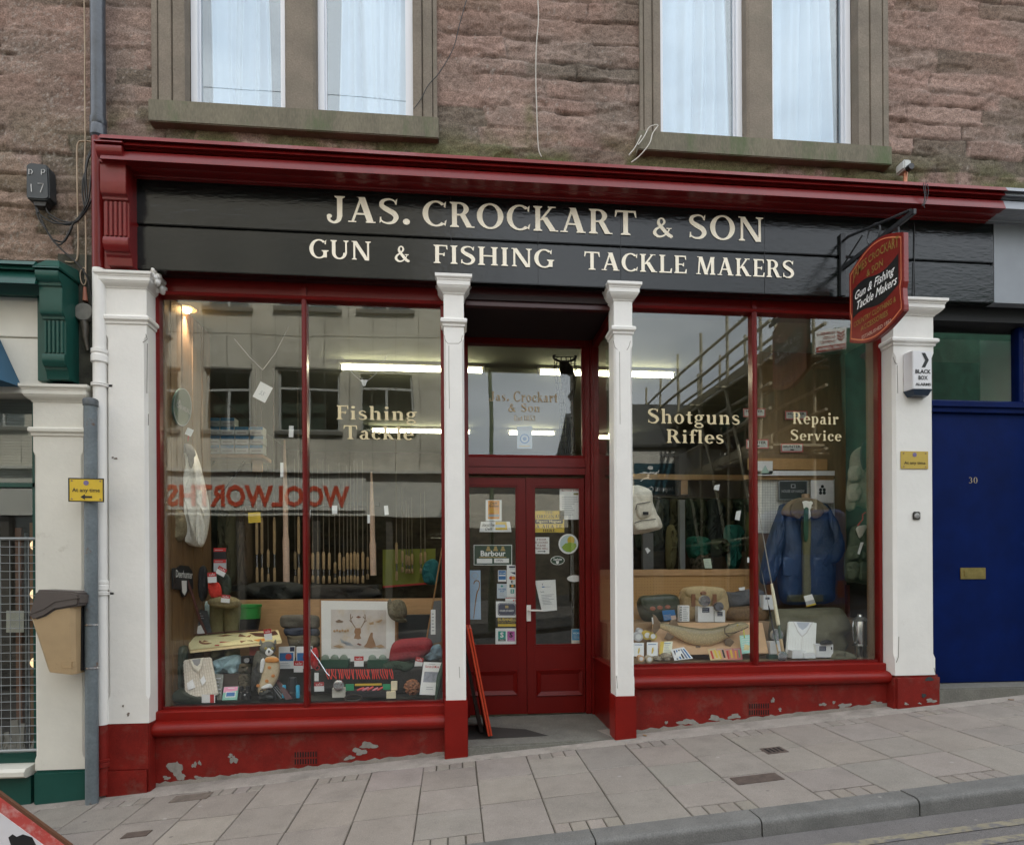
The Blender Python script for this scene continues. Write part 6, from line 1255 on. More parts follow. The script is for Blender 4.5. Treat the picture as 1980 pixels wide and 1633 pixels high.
def disc_sign(name, label, cat, cx, cy, rx, ry, Y, mt):
    m = M(); P_ = [at(x, y, Y) for x, y in rnd(cx, cy, rx, ry)]; m.extr(P_, (0, .002, 0)); return m.build(name, mt, tags=(label, cat))
def decal(parent, pts, Y, mt, name='printed_patch', k=1): m = M(); m.add([at(x, y, Y - .0006 * k) for x, y in pts], [tuple(range(len(pts)))]); return m.build(name, mt, parent)
def decal_text(parent, s_, b_, Y, mt, k=2, bold=.02, fn=None): m = M(); text_in(m, fn(s_) if fn else sans(s_, 1., bold), *b_, Y - .0006 * k); return m.build('lettering', mt, parent)
o = disc_sign('round_sticker', 'round white badge with a green hill and yellow sun on the right door glass', 'sticker', 1099, 1051, 19, 19.5, QY, PAPER)
decal(o, rnd(1099, 1051, 16, 16.5), QY, mat('pale sky print', (.5, .62, .64), .6)); decal(o, rnd(1104, 1044, 7, 8), QY, YELI, k=2); decal(o, [(1086, 1057), (1093, 1050), (1102, 1048), (1113, 1050), (1115, 1055), (1111, 1062), (1103, 1067), (1095, 1066), (1089, 1062)], QY, mat('lime print', (.26, .40, .03), .6), k=3)
o = disc_sign('oval_sticker', 'small oval dark green badge on the right door glass', 'sticker', 1078, 1083, 13.5, 8.5, QY, PAPER); decal(o, rnd(1078, 1083, 12.5, 7.5), QY, GRNP); decal_text(o, 'Deerhunter', (1070, 1078, 1087, 1083), QY, PAPER); decal(o, [(1075, 1084), (1081, 1084), (1080.5, 1088), (1078, 1090), (1075.5, 1088)], QY, PAPER, 'emblem', 2)
t = disc_sign('hanging_tag', 'blank white oval tag hanging on a string inside the right door', 'tag', 1111, 1118, 14.5, 6.5, QY + .05, PAPER); m = M(); m.tube([at(1104, 1071, QY + .05), at(1104, 1113, QY + .05)], .0015, 4); m.build('string', PAPER, t)
c = notice('typed white letter with a curling lower edge taped beside the door handle', [(1034, 1122), (1074, 1120), (1077, 1179), (1048, 1182)], PAPER, 'notice', 'notice'); c.text('Y', .3, .83, .38, .9, NAVY).rect(.28, .77, .42, .8, BLUEI).lines(.42, .76, .75, .8, 1, PALE).text('Typist', .14, .6, .36, .65, INK, .0).lines(.16, .2, .9, .55, 7, PALE, 9)
c = notice('blue ticket sticker at the foot of the right door glass', R4(1105, 1215, 1126, 1245), mat('cream card', (.62, .56, .45), .6)); c.rect(.04, .27, .96, .98, mat('ticket blue', (.03, .22, .40), .5)).text('VACANT', .14, .66, .86, .78, PAPER).lines(.2, .36, .8, .6, 3, PALE).text('AUGUST', .2, .07, .8, .17, PALE)
c = notice('pale blue poster with a round blue crest on the transom glass', R4(1000, 824, 1029, 867), mat('faded blue paper', (.42, .50, .56), .6), 'poster', 'poster'); c.disc(.5, .44, .33, BLUEI, 'emblem').disc(.5, .44, .24, mat('faded blue paper', (.42, .50, .56)), 'emblem').disc(.5, .44, .13, BLUEI, 'emblem').lines(.15, .06, .9, .16, 1, YELI).lines(.1, .82, .9, .95, 2, PALE)
# landing nets hanging behind the transom
t = thing('landing_net', 'dark knotted landing net hanging in a long tube behind the transom glass', 'landing net', at(1090, 880, 1.35)); NETB = mat('black netting', (.012, .014, .010), .8)
m = M()
for i in range(14):
    u = i / 13; a, b = (1072, 680 + 8 * u), (1105, 880)
    pts = []
    for k in range(9): v = k / 8; xw = 20 - 9 * v + 3 * math.sin(v * 9); pts.append(at(1092 + 6 * v + xw * math.cos(u * 6.28), 690 + 190 * v, 1.35 + .07 * math.sin(u * 6.28)))
    m.tube(pts, .004, 4)
for k in range(16): v = k / 15; xw = 20 - 9 * v + 3 * math.sin(v * 9); m.tube([at(1092 + 6 * v + xw * math.cos(a * .4488), 690 + 190 * v, 1.35 + .07 * math.sin(a * .4488)) for a in range(15)], .0035, 4)
m.build('net', NETB, t); m = M(); m.tube([at(1092 + 22 * math.cos(a * .3), 690 + 9 * math.sin(a * .3), 1.35) for a in range(22)], .012, 6); m.build('hoop', NETB, t)
puff('net_bag', 'black mesh bag gathered inside the hanging landing net', 'bag', [(1082, 700), (1104, 705), (1112, 740), (1108, 790), (1110, 840), (1104, 875), (1096, 850), (1094, 790), (1086, 740)], 1.38, .05, NETB, wr=.5)

# stock behind the neighbour's grille
for k, (x0, x1, y0, c_) in enumerate(((58, 75, 1010, C(.12, .06, .025)), (30, 42, 1020, C(.09, .04, .02)), (48, 52, 1030, C(.12, .13, .13)))): box3('stock_board', None, None, x0, y0, x1, 1440, .5 + .1 * k, .03, c_, parent=LN)
Card('stock_card', None, None, R4(12, 1180, 46, 1222), .4, C(.25, .25, .21), parent=LN)
rr = random.Random(2); m = M()
for k in range(16): x = rr.uniform(0, 70); m.tube([at(x, 1452, .4), at(x + rr.uniform(-14, 14), rr.uniform(1390, 1440), .45)], .02, 5)
m.build('stock_tools', C(.14, .13, .11), LN)
for k, y in enumerate((1054, 1148, 1280)):
    p = at(72, y, .35); m = M(); m.ell(p, .045, .045, .045, 12, 8); o_ = m.build('window_lamp', mat('lit lamp', (1., .72, .4), .4, emit=.5), LN, smooth=60)
# ================================================================== LEFT WINDOW DISPLAY
m = M(); m.box(IX0 + .02, .62, LZ, DX0 - .1, 1.1, .53); part(m, 'display_plinth', MATS['dark baize'])
SALE = []
def sale(label, cx, cy, w, h, deg, Y, flip=False):
    c = Card('sale_ticket', label, 'ticket', T4(cx, cy, w, h, deg), Y, PAPER, th=.001, group='red and white sale tickets')
    c.rect(0, .58, 1, 1, REDI).text('sale', .16, .66, .86, .92, PAPER, .02, fn=serif); return c
KH = C(.135, .12, .06, .9); OLIVE = C(.11, .10, .045, .9); DKGRN = C(.022, .03, .02, .6); DKOL = C(.05, .048, .03, .9); TWEED = C(.15, .12, .07, .95, .35, 60.); PLBLUE = C(.26, .36, .38, .9); CORK = C(.33, .235, .13, .8, .15, 30.)
OFFW = C(.52, .49, .42, .9, .06); CHECK = C(.50, .46, .40, .9, .05); DBLUE = C(.03, .035, .05, .9); LEATH = C(.16, .07, .03, .5); ROSE = C(.20, .02, .025, .9)
# green oval sign and black shield on the panelled side
def side_sign(name, label, pts, mt, X=IX0 + .012, th=.012):
    P_ = [atx(x, y, X + th) for x, y in pts]; m = M(); m.extr([(X, p.y, p.z) for p in P_], (th, 0, 0)); return m.build(name, mt, tags=(label, 'sign')), P_
o, P_ = side_sign('oval_sign', 'dark green oval maker sign on the panelling high in the left window', rnd(353, 787, 18, 37), mat('green sign card', (.025, .075, .06), .4))
def side_decal(o, pts, mt, X, name='border', k=1): m = M(); m.add([(X + .0006 * k, p.y, p.z) for p in [atx(x, y, X) for x, y in pts]], [tuple(range(len(pts)))] if name != 'border' else [(i, (i + 1) % (len(pts) // 2), len(pts) // 2 + (i + 1) % (len(pts) // 2), len(pts) // 2 + i) for i in range(len(pts) // 2)]); m.build(name, mt, o)
side_decal(o, rnd(353, 787, 17.6, 36.4) + rnd(353, 787, 16.6, 35), PALE, IX0 + .025)
def side_text(o, s_, x0, y0, x1, y1, x2, y2, mt, X, k=2):
    """line of text from (x0,y0) baseline start to (x1,y1) baseline end, up to (x2,y2)"""
    vs, fs = sans(s_, 1., .01); w = max(p[0] for p in vs); h = max(p[1] for p in vs); m = M()
    m.add([(X + .0006 * k,) + tuple(atx(x0 + (x1 - x0) * p / w + (x2 - x0) * q / h, y0 + (y1 - y0) * p / w + (y2 - y0) * q / h, X)[1:]) for p, q in vs], fs); m.build('lettering', mt, o)
side_text(o, 'LE', 343, 777, 349, 780, 343, 771, PALE, IX0 + .025); side_text(o, 'CHAMEAU', 341, 786, 368, 801, 341, 777, PALE, IX0 + .025)
o, _ = side_sign('shield_sign', 'black shield shaped maker sign low on the panelling of the left window', [(335, 1098), (345, 1097), (350, 1092), (365, 1094), (372, 1104), (374, 1138), (366, 1140), (360, 1152), (354, 1154), (350, 1140), (335, 1138)], INK)
side_text(o, 'Deerhunter', 340, 1115, 372, 1118, 340, 1101, PAPER, IX0 + .025); side_decal(o, [(351, 1122), (361, 1122), (361, 1142), (357, 1151), (352, 1144)], PAPER, IX0 + .025, 'emblem')
# coat, cap, cane and small hangings
t = thing('hanging_coat', 'off white coat hanging from a red hanger at the left edge of the left window', 'coat', at(365, 1055, .62))
puff('body', None, None, [(350, 864), (362, 858), (374, 866), (383, 890), (392, 950), (396, 1000), (391, 1050), (384, 1057), (362, 1052), (350, 1040), (334, 1010), (332, 960), (338, 910)], .62, .10, OFFW, parent=t, wr=.5, seed=2)
puff('sleeve', None, None, [(378, 880), (386, 895), (398, 945), (405, 990), (401, 1030), (392, 1055), (384, 1050), (387, 1000), (385, 950), (378, 910)], .56, .06, OFFW, parent=t, wr=.4, seed=5)
puff('collar', None, None, [(352, 864), (360, 857), (372, 862), (378, 878), (374, 896), (369, 905), (366, 890), (362, 878), (356, 874)], .54, .03, C(.09, .085, .08, .9), parent=t)
m = M(); m.tube([at(*p, .6) for p in ((358, 868), (363, 850), (366, 838), (361, 832), (358, 838))], .006, 6); m.build('hanger', REDI, t)
m = M(); e_ = Card('ticket', None, None, T4(366, 835, 13, 14, 25), .5, PAPER, th=.001, parent=t)
puff('flat_cap', 'brown tweed flat cap hung against the off white coat', 'cap', [(318, 1000), (326, 986), (342, 982), (354, 990), (360, 1010), (360, 1032), (350, 1046), (336, 1044), (324, 1034), (317, 1018)], .42, .07, TWEED, wr=.35, seed=3)
m = M(); m.tube([at(*p, Y) for p, Y in (((336, 1046), .5), (352, 1100), ) if False] or [at(336, 1046, .5), at(350, 1090, .52), at(372, 1150, .55), at(386, 1196, .58), at(399, 1224, .6)], [.012, .013, .012, .012, .010], 8); m.build('knobbed_cane', C(.06, .02, .015, .35, .4, 40.), smooth=50, tags=('dark reddish knotted cane leaning across the left window display', 'cane'))
puff('knitted_sock', 'dark knitted sock hanging low on the panelling of the left window', 'sock', [(328, 1150), (335, 1146), (339, 1165), (340, 1190), (336, 1203), (328, 1200), (327, 1175)], .4, .03, C(.03, .026, .022, .95))
# folded pale trousers and bagged shirt at the back
puff('folded_trousers', 'pale blue folded trousers standing behind the olive boots', 'trousers', [(360, 1166), (372, 1160), (400, 1162), (418, 1170), (416, 1228), (362, 1232), (356, 1200)], .95, .05, PLBLUE, rnd=True, seed=4)
c = Card('bagged_shirt', 'dark folded shirt in a clear shiny bag leaning behind the wooden box', 'shirt', [(370, 1176), (400, 1180), (411, 1226), (362, 1228)], .82, C(.05, .055, .06, .25, .3, 20.), Yb=.74, th=.02); c.poly([(.05, .1), (.3, .3), (.2, .6), (.05, .5)], PALE).poly([(.4, .05), (.8, .0), (.62, .42), (.34, .3)], PAPER).lines(.1, .62, .8, .9, 3, PALE)
# olive boots with a flat cap on top
for k, (cx, lab) in enumerate(((421, 'left boot of the olive pair under the flat cap'), (448, 'right boot of the olive pair under the flat cap'))):
    t = thing('wellington_boot', lab, 'boot', at(cx, 1266, .72), 'olive boots in the left window'); Y = .8
    m = M(); tp = at(cx + 2, 1165, Y); an = at(cx - 1, 1246, Y); m.tube([tp, tp.lerp(an, .35), tp.lerp(an, .7), an, an + Vector((0, -.01, -.045))], [.072, .066, .056, .056, .05], 14)
    ft = at(cx - 2, 1262, .66); m.ell((ft.x, .70, ft.z), .048, .13, .05, 14, 8); m.build('upper', KH, t, smooth=60)
    m = M(); m.ell((ft.x, .70, ft.z - .035), .052, .135, .018, 14, 6); m.build('sole', C(.05, .045, .025), t, smooth=60)
puff('flat_cap', 'olive flat cap with a sale ticket resting on the pair of boots', 'cap', [(404, 1164), (412, 1155), (432, 1151), (452, 1154), (464, 1162), (462, 1171), (448, 1175), (432, 1174), (416, 1173)], .66, .10, C(.16, .13, .065, .95, .2, 70.), wr=.1)
sale('sale ticket lying on the olive flat cap', 436, 1157, 17, 15, 6, .55)
puff('red_mitten', 'red mitten pinned above the olive cap', 'mitten', [(403, 1126), (413, 1123), (424, 1128), (429, 1145), (424, 1154), (408, 1153)], .6, .03, C(.42, .03, .02, .9))
sale('upright sale ticket above the red mitten', 410, 1116, 17, 20, -3, .55); sale('tilted sale ticket beside the packets above the red mitten', 428, 1104, 18, 16, 28, .56)
for k, (y, lab) in enumerate(((1070, 'upper red topped packet hanging in the left window'), (1092, 'lower red topped packet hanging in the left window'))):
    c = Card('hanging_packet', lab, 'packet', R4(413, y - 11, 437, y + 12), .62, [INK, C(.30, .32, .33)][k], th=.012); c.rect(0, .7, 1, 1, REDI).lines(.1, .75, .8, .92, 1, PALE)
puff('mesh_pouch', 'black pouch hanging beside the red mitten', 'pouch', [(386, 1100), (396, 1094), (402, 1110), (401, 1150), (390, 1162), (384, 1140)], .66, .03, INK); puff('dark_glove', 'dark glove hanging right of the red mitten', 'glove', [(420, 1112), (434, 1108), (446, 1118), (447, 1140), (440, 1152), (430, 1150), (424, 1132)], .66, .03, DKGRN)
# tapered bin
t = thing('bait_bucket', 'tapered bucket with a bright green band standing behind the wooden box', 'bucket', at(481, 1230, .9)); p, q = at(480, 1168, .9), at(481, 1230, .9)
m = M(); m.lathe((p.x, .9, q.z), [(.07, 0), (.10, (p.z - q.z) * .55)], 18); m.build('base', INK, t, smooth=40); m = M(); m.lathe((p.x, .9, q.z), [(.101, (p.z - q.z) * .56), (.105, (p.z - q.z) * .9), (.113, (p.z - q.z) * .92), (.113, p.z - q.z), (.1, p.z - q.z)], 18); m.build('band', C(.02, .16, .03, .4), t, smooth=30)
# long pale wooden box
t = thing('wooden_box', 'long flat pale wooden box with burnt brown pictures lying tilted across the left window', 'box', at(450, 1262, .6))
A_, B_, C_, D_ = at(359, 1230, .72), at(538, 1217, .72), at(545, 1238, .50), at(368, 1257, .50); up = Vector((0, -.008, -.022)); m = M(); m.hexa([v + up for v in (D_, C_, B_, A_)], [D_, C_, B_, A_]); m.build('case', C(.58, .42, .22, .5, .12, 10.), t, bevel=.003)
c = Card('lid', None, None, [(360, 1230), (537, 1217.5), (544, 1237), (368, 1255.5)], .718, C(.66, .49, .27, .5, .08, 14.), Yb=.498, th=.001, parent=t); BR = mat('burnt brown print', (.25, .09, .035), .6); CRB = mat('dark brown print', (.09, .03, .018), .6)
c.disc(.20, .5, .085, BR, 'burnt_picture').disc(.20, .55, .06, C(.60, .43, .23)).poly([(.15, .45), (.25, .5), (.22, .7), (.18, .62)], BR, 'burnt_picture').lines(.335, .52, .50, .72, 1, CRB).lines(.335, .2, .53, .48, 1, REDI).poly([(.32, .85), (.42, .9), (.5, .8), (.40, .76)], BR, 'burnt_picture').poly([(.54, .55), (.58, .9), (.64, .6), (.70, .75), (.66, .4), (.70, .1), (.62, .25), (.56, .1)], BR, 'burnt_picture').poly([(.68, .9), (.84, .8), (.97, .95), (.99, .55), (.84, .4), (.74, .55)], CRB, 'burnt_picture').poly([(.7, .25), (.85, .3), (.82, .05), (.74, .08)], ORNG, 'burnt_picture').rect(.27, .06, .32, .14, REDI)
m = M(); m.tube([at(362, 1228, .70), at(440, 1221, .70), at(510, 1217, .69)], .006, 6); m.build('rod', CRB, t)
sale('sale ticket on the right end of the long wooden box', 518, 1226, 15, 21, -8, .47)
# owl decoy
t = thing('owl_decoy', 'life sized painted plastic owl decoy standing in the left window', 'owl decoy', at(508, 1350, .36)); Y = .40; OWG = C(.07, .068, .055, .7, .5, 60.)
m = M(); ax = [(1346, 514, .030), (1330, 508, .052), (1310, 508, .074), (1290, 510, .085), (1272, 512, .084), (1262, 515, .074)]
m.tube([at(x, y, Y) for y, x, r in ax], [r for *_, r in ax], 18); m.build('body', OWG, t, smooth=60)
hd = at(518, 1253, Y - .01); m = M(); m.ell(hd, .062, .062, .058, 16, 10)
for sx, x in ((-1, 505), (1, 531)): e0, e1 = at(x, 1246, Y - .02), at(x + sx * 2, 1233, Y - .01); m.tube([e0.lerp(e1, .1), e0.lerp(e1, .8)], [.016, .003], 8)
m.build('head', C(.10, .10, .085, .7, .4, 70.), t, smooth=60)
br = C(.42, .34, .22, .8, .1, 50.); puff('breast', None, None, [(512, 1272), (524, 1267), (538, 1273), (541, 1292), (537, 1312), (527, 1328), (515, 1337), (502, 1343), (499, 1330), (505, 1312), (509, 1292)], Y - .06, .03, br, parent=t, wr=.05)
puff('ruff', None, None, [(514, 1272), (525, 1270), (538, 1272), (538, 1279), (526, 1280), (514, 1279)], Y - .085, .012, C(.48, .20, .05), parent=t, wr=.1)
for k, (x, y) in enumerate(((521, 1290), (528, 1306), (516, 1316), (499, 1325))): puff('breast_spot', None, None, rnd(x, y, 3.6, 3.2, 8), Y - .092, .004, C(.45, .17, .04), parent=t)
puff('wing', None, None, [(497, 1280), (505, 1272), (512, 1285), (508, 1305), (497, 1325), (489, 1336), (486, 1318), (489, 1298)], Y - .045, .04, C(.035, .035, .032, .7, .5, 80.), parent=t, wr=.3, seed=4)
puff('wing_patch', None, None, [(505, 1275), (510, 1272), (512, 1280), (508, 1298), (503, 1299), (503, 1286)], Y - .092, .008, C(.6, .6, .6), parent=t)
puff('face', None, None, [(513, 1262), (516, 1255), (520, 1252), (524, 1255), (529, 1260), (524, 1266), (518, 1267)], Y - .07, .012, C(.60, .58, .54), parent=t)
m = M(); m.ell(at(520, 1259, Y - .09), .006, .012, .012, 8, 6); m.build('beak', INK, t, smooth=60)
for x in (514, 527): m = M(); m.ell(at(x, 1253, Y - .068), .011, .008, .010, 10, 6); m.build('eye', C(.35, .28, .05, .2), t, smooth=60); m = M(); m.ell(at(x, 1253, Y - .076), .004, .003, .005, 8, 5); m.build('pupil', INK, t, smooth=60)
puff('perch', None, None, [(504, 1330), (520, 1326), (530, 1334), (533, 1352), (505, 1353), (502, 1343)], Y - .05, .04, C(.016, .018, .018, .3), parent=t); puff('feet', None, None, [(507, 1326), (522, 1321), (527, 1328), (518, 1330), (506, 1331)], Y - .1, .012, C(.55, .55, .53), parent=t)
c = Card('tail', None, None, [(520, 1322), (532, 1320), (556, 1344), (542, 1352)], Y - .03, C(.03, .034, .036), th=.01, parent=t)
for v in (.2, .5, .8): c.rect(v - .06, .02, v + .06, .8, PALE, 'tail_stripe')
# folded checked shirt on dark boots, sale ticket
t = thing('dark_boots', 'pair of dark green boots lying under the checked shirt in the left window', 'boots', at(360, 1356, .3))
puff('upper', None, None, [(333, 1256), (350, 1248), (362, 1252), (360, 1290), (358, 1330), (345, 1352), (335, 1340), (332, 1300)], .46, .08, DKGRN, parent=t, wr=.15, seed=8); puff('foot', None, None, [(336, 1340), (352, 1330), (380, 1340), (412, 1344), (413, 1354), (392, 1359), (356, 1358), (338, 1352)], .34, .07, DKGRN, parent=t, wr=.15)
c = Card('checked_shirt', 'cream checked shirt folded square in its wrapper in the left window', 'shirt', [(353, 1275), (407, 1269), (421, 1341), (358, 1351)], .42, CHECK, Yb=.27, th=.035, bevel=.008)
for k in range(1, 13): c.rect(k / 13, .0, k / 13 + .012, .98, C(.36, .31, .25), 'check_line')
for k in range(1, 12): c.rect(0, k / 12, 1, k / 12 + .008, C(.42, .37, .30), 'check_line')
c.poly([(.24, .99), (.78, .99), (.66, .72), (.52, .60), (.34, .74)], C(.38, .34, .28), 'collar').poly([(.27, .98), (.75, .98), (.63, .74), (.52, .65), (.37, .76)], OFFW, 'collar').poly([(.34, .97), (.66, .97), (.6, .84), (.5, .78), (.4, .84)], C(.22, .22, .22), 'neckband').poly([(.52, .62), (.58, .68), (.55, .44), (.53, .44)], C(.3, .26, .2), 'placket').poly([(.1, .38), (.3, .46), (.36, .24), (.12, .2)], C(.62, .64, .68), 'pocket').poly([(.54, .42), (.68, .52), (.72, .36), (.58, .26)], C(.62, .64, .68), 'pocket')  # darker outline round the collar is shading put into the colour
c = Card('sale_ticket', 'sideways sale ticket at the foot of the checked shirt', 'ticket', R4(390, 1342, 416, 1358), .235, PAPER, th=.001, group='red and white sale tickets'); c.rect(.62, 0, .92, 1, REDI)
puff('draped_trousers', 'crumpled pale blue trousers draped behind the brown book', 'trousers', [(408, 1282), (424, 1272), (445, 1266), (466, 1268), (468, 1296), (450, 1301), (436, 1299), (420, 1304), (410, 1304)], .6, .07, PLBLUE, wr=.6, seed=9)
c = Card('clear_packet', 'clear packet of tackle beside the checked shirt', 'packet', [(412, 1302), (432, 1303), (428, 1352), (420, 1352)], .42, C(.11, .11, .09, .25, .4, 40.), Yb=.3, th=.008); c.lines(.2, .2, .8, .9, 5, PALE, 2)
c = Card('brown_book', 'dark brown book standing behind the pink and blue pack', 'book', [(434, 1303), (465, 1300), (464, 1330), (428, 1332)], .5, C(.04, .026, .018, .6), Yb=.46, th=.02)
c = Card('picture_pack', 'small pink, green and blue pack standing at the front of the left window', 'pack', [(433, 1327), (461, 1326), (458, 1352), (429, 1353)], .31, C(.16, .34, .28), Yb=.26, th=.018, bevel=.001); c.poly([(.02, .98), (.98, .98), (.98, .7), (.02, .55)], C(.55, .22, .32)).rect(.2, .2, .86, .62, PAPER).rect(.24, .26, .82, .56, BLUEI).lines(.3, .8, .8, .94, 1, PAPER)
t = thing('binoculars', 'pair of black binoculars standing before the camouflage pouches', 'binoculars', at(472, 1353, .3)); m = M()
for x in (467, 479): a, b = at(x, 1351, .31), at(x, 1326, .31); m.tube([a, a.lerp(b, .55), a.lerp(b, .6), b], [.026, .022, .016, .015], 12)
m.box(at(468, 1340, .31).x, .295, at(468, 1345, .31).z, at(478, 1340, .31).x, .325, at(468, 1332, .31).z); m.build('barrels', BLK, t, smooth=40); m = M(); p = at(473, 1343, .28); m.lathe((p.x, .275, p.z), [(.006, 0), (.008, .01)], 10, 'y'); m.build('emblem', PALE, t)
CAMO = mat('camouflage cloth', (.11, .09, .06), .9, var=.2, vs=20., dirt=((.035, .035, .02), .5, .56, 16.))
for k, (y, lab) in enumerate(((1292, 'upper camouflage pouch in the stack behind the binoculars'), (1312, 'middle camouflage pouch in the stack behind the binoculars'), (1325, 'lowest camouflage pouch in the stack behind the binoculars'))): puff('camouflage_pouch', lab, 'pouch', [(464, y - 8), (474, y - 10), (484, y - 8), (484, y + 8), (474, y + 9), (463, y + 8)], .44 - .02 * k, .045, CAMO, seed=k)
t = thing('camera', 'small black camera with a ringed lens on top of the camouflage pouches', 'camera', at(476, 1283, .46)); box3('body', None, None, 466, 1268, 488, 1283, .45, .05, BLK, parent=t); m = M(); p = at(477, 1276, .42); m.lathe((p.x, .42, p.z), [(.016, 0), (.02, .0), (.022, .03)], 16, 'y'); m.build('lens', C(.03, .03, .035, .2), t, smooth=40); m = M(); m.lathe((p.x, .418, p.z), [(.018, 0), (.021, .0), (.021, .004)], 16, 'y'); m.build('lens_ring', STEEL, t)
box3('red_book', 'thick rust red book standing behind the owl', 'book', 482, 1247, 500, 1274, .55, .06, C(.17, .035, .025, .6))
# blue and red packs right of the owl with ticket
for k, (x0, x1, Y, lab) in enumerate(((539, 570, .60, 'blue and red pack immediately right of the owl'), (573, 604, .57, 'second blue and red pack behind the window bar'))):
    c = Card('printed_pack', lab, 'pack', [(x0, 1250), (x1, 1249), (x1 - 1, 1292), (x0, 1292)], Y, PAPER, th=.02); c.rect(.05, .35, .92, .72, BLUEI).disc(.62, .54, .2, REDI).rect(.7, .78, .98, .98, NAVY).lines(.08, .06, .8, .28, 3, PALE, k)
sale('sale ticket hanging on the packs beside the window bar', 577, 1288, 18, 22, 0, .5)
c = Card('rust_wedge', 'dark maroon knife case leaning behind the owl tail', 'case', [(531, 1312), (536, 1310), (566, 1350), (552, 1352)], .38, C(.05, .012, .014, .4), Yb=.3, th=.02)
t = thing('spotting_scope', 'short dark spotting scope with cyan bands standing beside the window bar', 'scope', at(566, 1350, .4)); p = at(566, 1350, .4); m = M(); m.lathe((p.x, .4, p.z), [(.05, 0), (.05, .05), (.04, .06), (.035, .14), (.03, .17)], 14); m.build('tube', C(.02, .022, .026, .3), t, smooth=40)
for x in (549, 576): q = at(x, 1336, .36); m = M(); m.lathe((q.x, .36, q.z - .05), [(.014, 0), (.016, .01), (.016, .09), (.013, .1)], 12); m.build('battery', C(.05, .35, .55, .3), t, smooth=40)
# stack of trousers behind the bar
for k, (y0, y1, c_, lab) in enumerate(((1188, 1214, C(.085, .075, .06, .95), 'top grey brown pair in the folded trouser stack behind the window bar'), (1212, 1230, DBLUE, 'navy pair in the middle of the folded trouser stack'), (1226, 1250, C(.085, .07, .045, .95), 'bottom olive pair of the folded trouser stack with a metal button'))):
    t = puff('folded_trousers', lab, 'trousers', [(544 + 6 * k, y0 + 3), (560, y0), (600, y0), (616, y0 + 4), (617, y1 - 2), (598, y1), (556 + 4 * k, y1), (543 + 8 * k, y1 - 6)], .9 - .02 * k, .07, c_, group='folded trousers in the left window', wr=.2, seed=k)
    if k == 2: m = M(); p = at(578, 1238, .8); m.lathe((p.x, .785, p.z), [(.012, 0), (.016, .004), (.016, .012)], 14, 'y'); m.build('button', STEEL, t, smooth=40)
# framed wildlife print with a hat on its corner
c = Card('framed_print', 'large framed wildlife print with a wide white mount in the left window', 'picture', [(618, 1158), (767, 1160), (766, 1284), (619, 1284)], .84, mat('gilt brown frame', (.30, .15, .06), .45), Yb=.76, th=.02); c.rect(.02, .02, .98, .98, mat('white picture mount', (.72, .71, .68), .6), 'mount').rect(.145, .24, .865, .845, mat('pale print ground', (.55, .50, .46), .6, var=.12, vs=9., dirt=((.52, .40, .26), .5, .7, 7.)), 'print')
PB = [mat('print brown %d' % k, q, .6) for k, q in enumerate(((.30, .16, .08), (.22, .15, .10), (.40, .26, .14), (.34, .36, .38), (.2, .08, .05)))]
c.poly([(.46, .56), (.53, .56), (.535, .49), (.52, .45), (.54, .4), (.50, .385), (.44, .40), (.46, .46), (.445, .5)], PB[0], 'print_stag')
for pts in ([(.46, .565), (.42, .64), (.40, .70), (.40, .775)], [(.535, .565), (.57, .64), (.59, .70), (.585, .775)], [(.42, .64), (.385, .68)], [(.405, .70), (.43, .74)], [(.57, .64), (.61, .68)], [(.588, .70), (.56, .74)]):
    e = c._e(); m = M()
    for qd in _cur(pts, [.012] * len(pts), 3): m.add([c.p(a, b, e) for a, b in qd], [(0, 1, 2, 3)])
    m.build('print_antler', PB[1], c.o)
c.poly([(.28, .33), (.33, .36), (.40, .33), (.44, .28), (.41, .29), (.34, .29), (.29, .36), (.26, .40)], PB[3], 'print_fish').poly([(.57, .27), (.61, .33), (.64, .43), (.665, .49), (.69, .49), (.69, .42), (.72, .33), (.735, .27), (.66, .25)], PB[0], 'print_bird').poly([(.2, .66), (.25, .69), (.31, .66), (.29, .64), (.22, .64)], PB[1], 'print_bird').poly([(.47, .73), (.5, .75), (.54, .73), (.5, .71)], PB[4], 'print_bird').poly([(.64, .64), (.70, .66), (.70, .62), (.65, .61)], PB[2], 'print_bird').poly([(.73, .66), (.80, .70), (.82, .68), (.76, .64)], PB[2], 'print_bird').poly([(.48, .31), (.5, .33), (.55, .30), (.52, .29)], PB[4], 'print_bird').poly([(.17, .28), (.24, .30), (.32, .27), (.25, .25)], PB[2], 'print_bird').poly([(.72, .28), (.80, .31), (.85, .27), (.78, .25)], PB[2], 'print_bird')
for k in range(6): c.disc(.19 + .035 * k, .51 + .01 * (k % 2), .016, PB[2], 'print_flower')
t = thing('tweed_hat', 'olive tweed hat hooked on the corner of the framed print', 'hat', at(768, 1196, .74)); puff('crown', None, None, [(754, 1166), (768, 1158), (782, 1164), (787, 1182), (782, 1194), (764, 1197), (752, 1186)], .74, .09, C(.10, .085, .055, .95, .3, 80.), parent=t, wr=.1); puff('brim', None, None, [(749, 1164), (756, 1158), (756, 1180), (766, 1196), (784, 1196), (786, 1202), (768, 1202), (752, 1190)], .70, .03, C(.08, .07, .045, .95, .3, 80.), parent=t)
box3('document_case', 'dark document case on the back of the plinth right of the print', 'case', 770, 1188, 832, 1234, .98, .08, C(.018, .02, .02, .4), bevel=.006)
puff('red_jumper', 'folded dark red jumper with a sale ticket right of the framed print', 'jumper', [(753, 1268), (758, 1246), (772, 1236), (800, 1233), (826, 1232), (836, 1242), (834, 1258), (816, 1270), (790, 1276), (766, 1279), (754, 1276)], .66, .10, ROSE, wr=.15, seed=2)
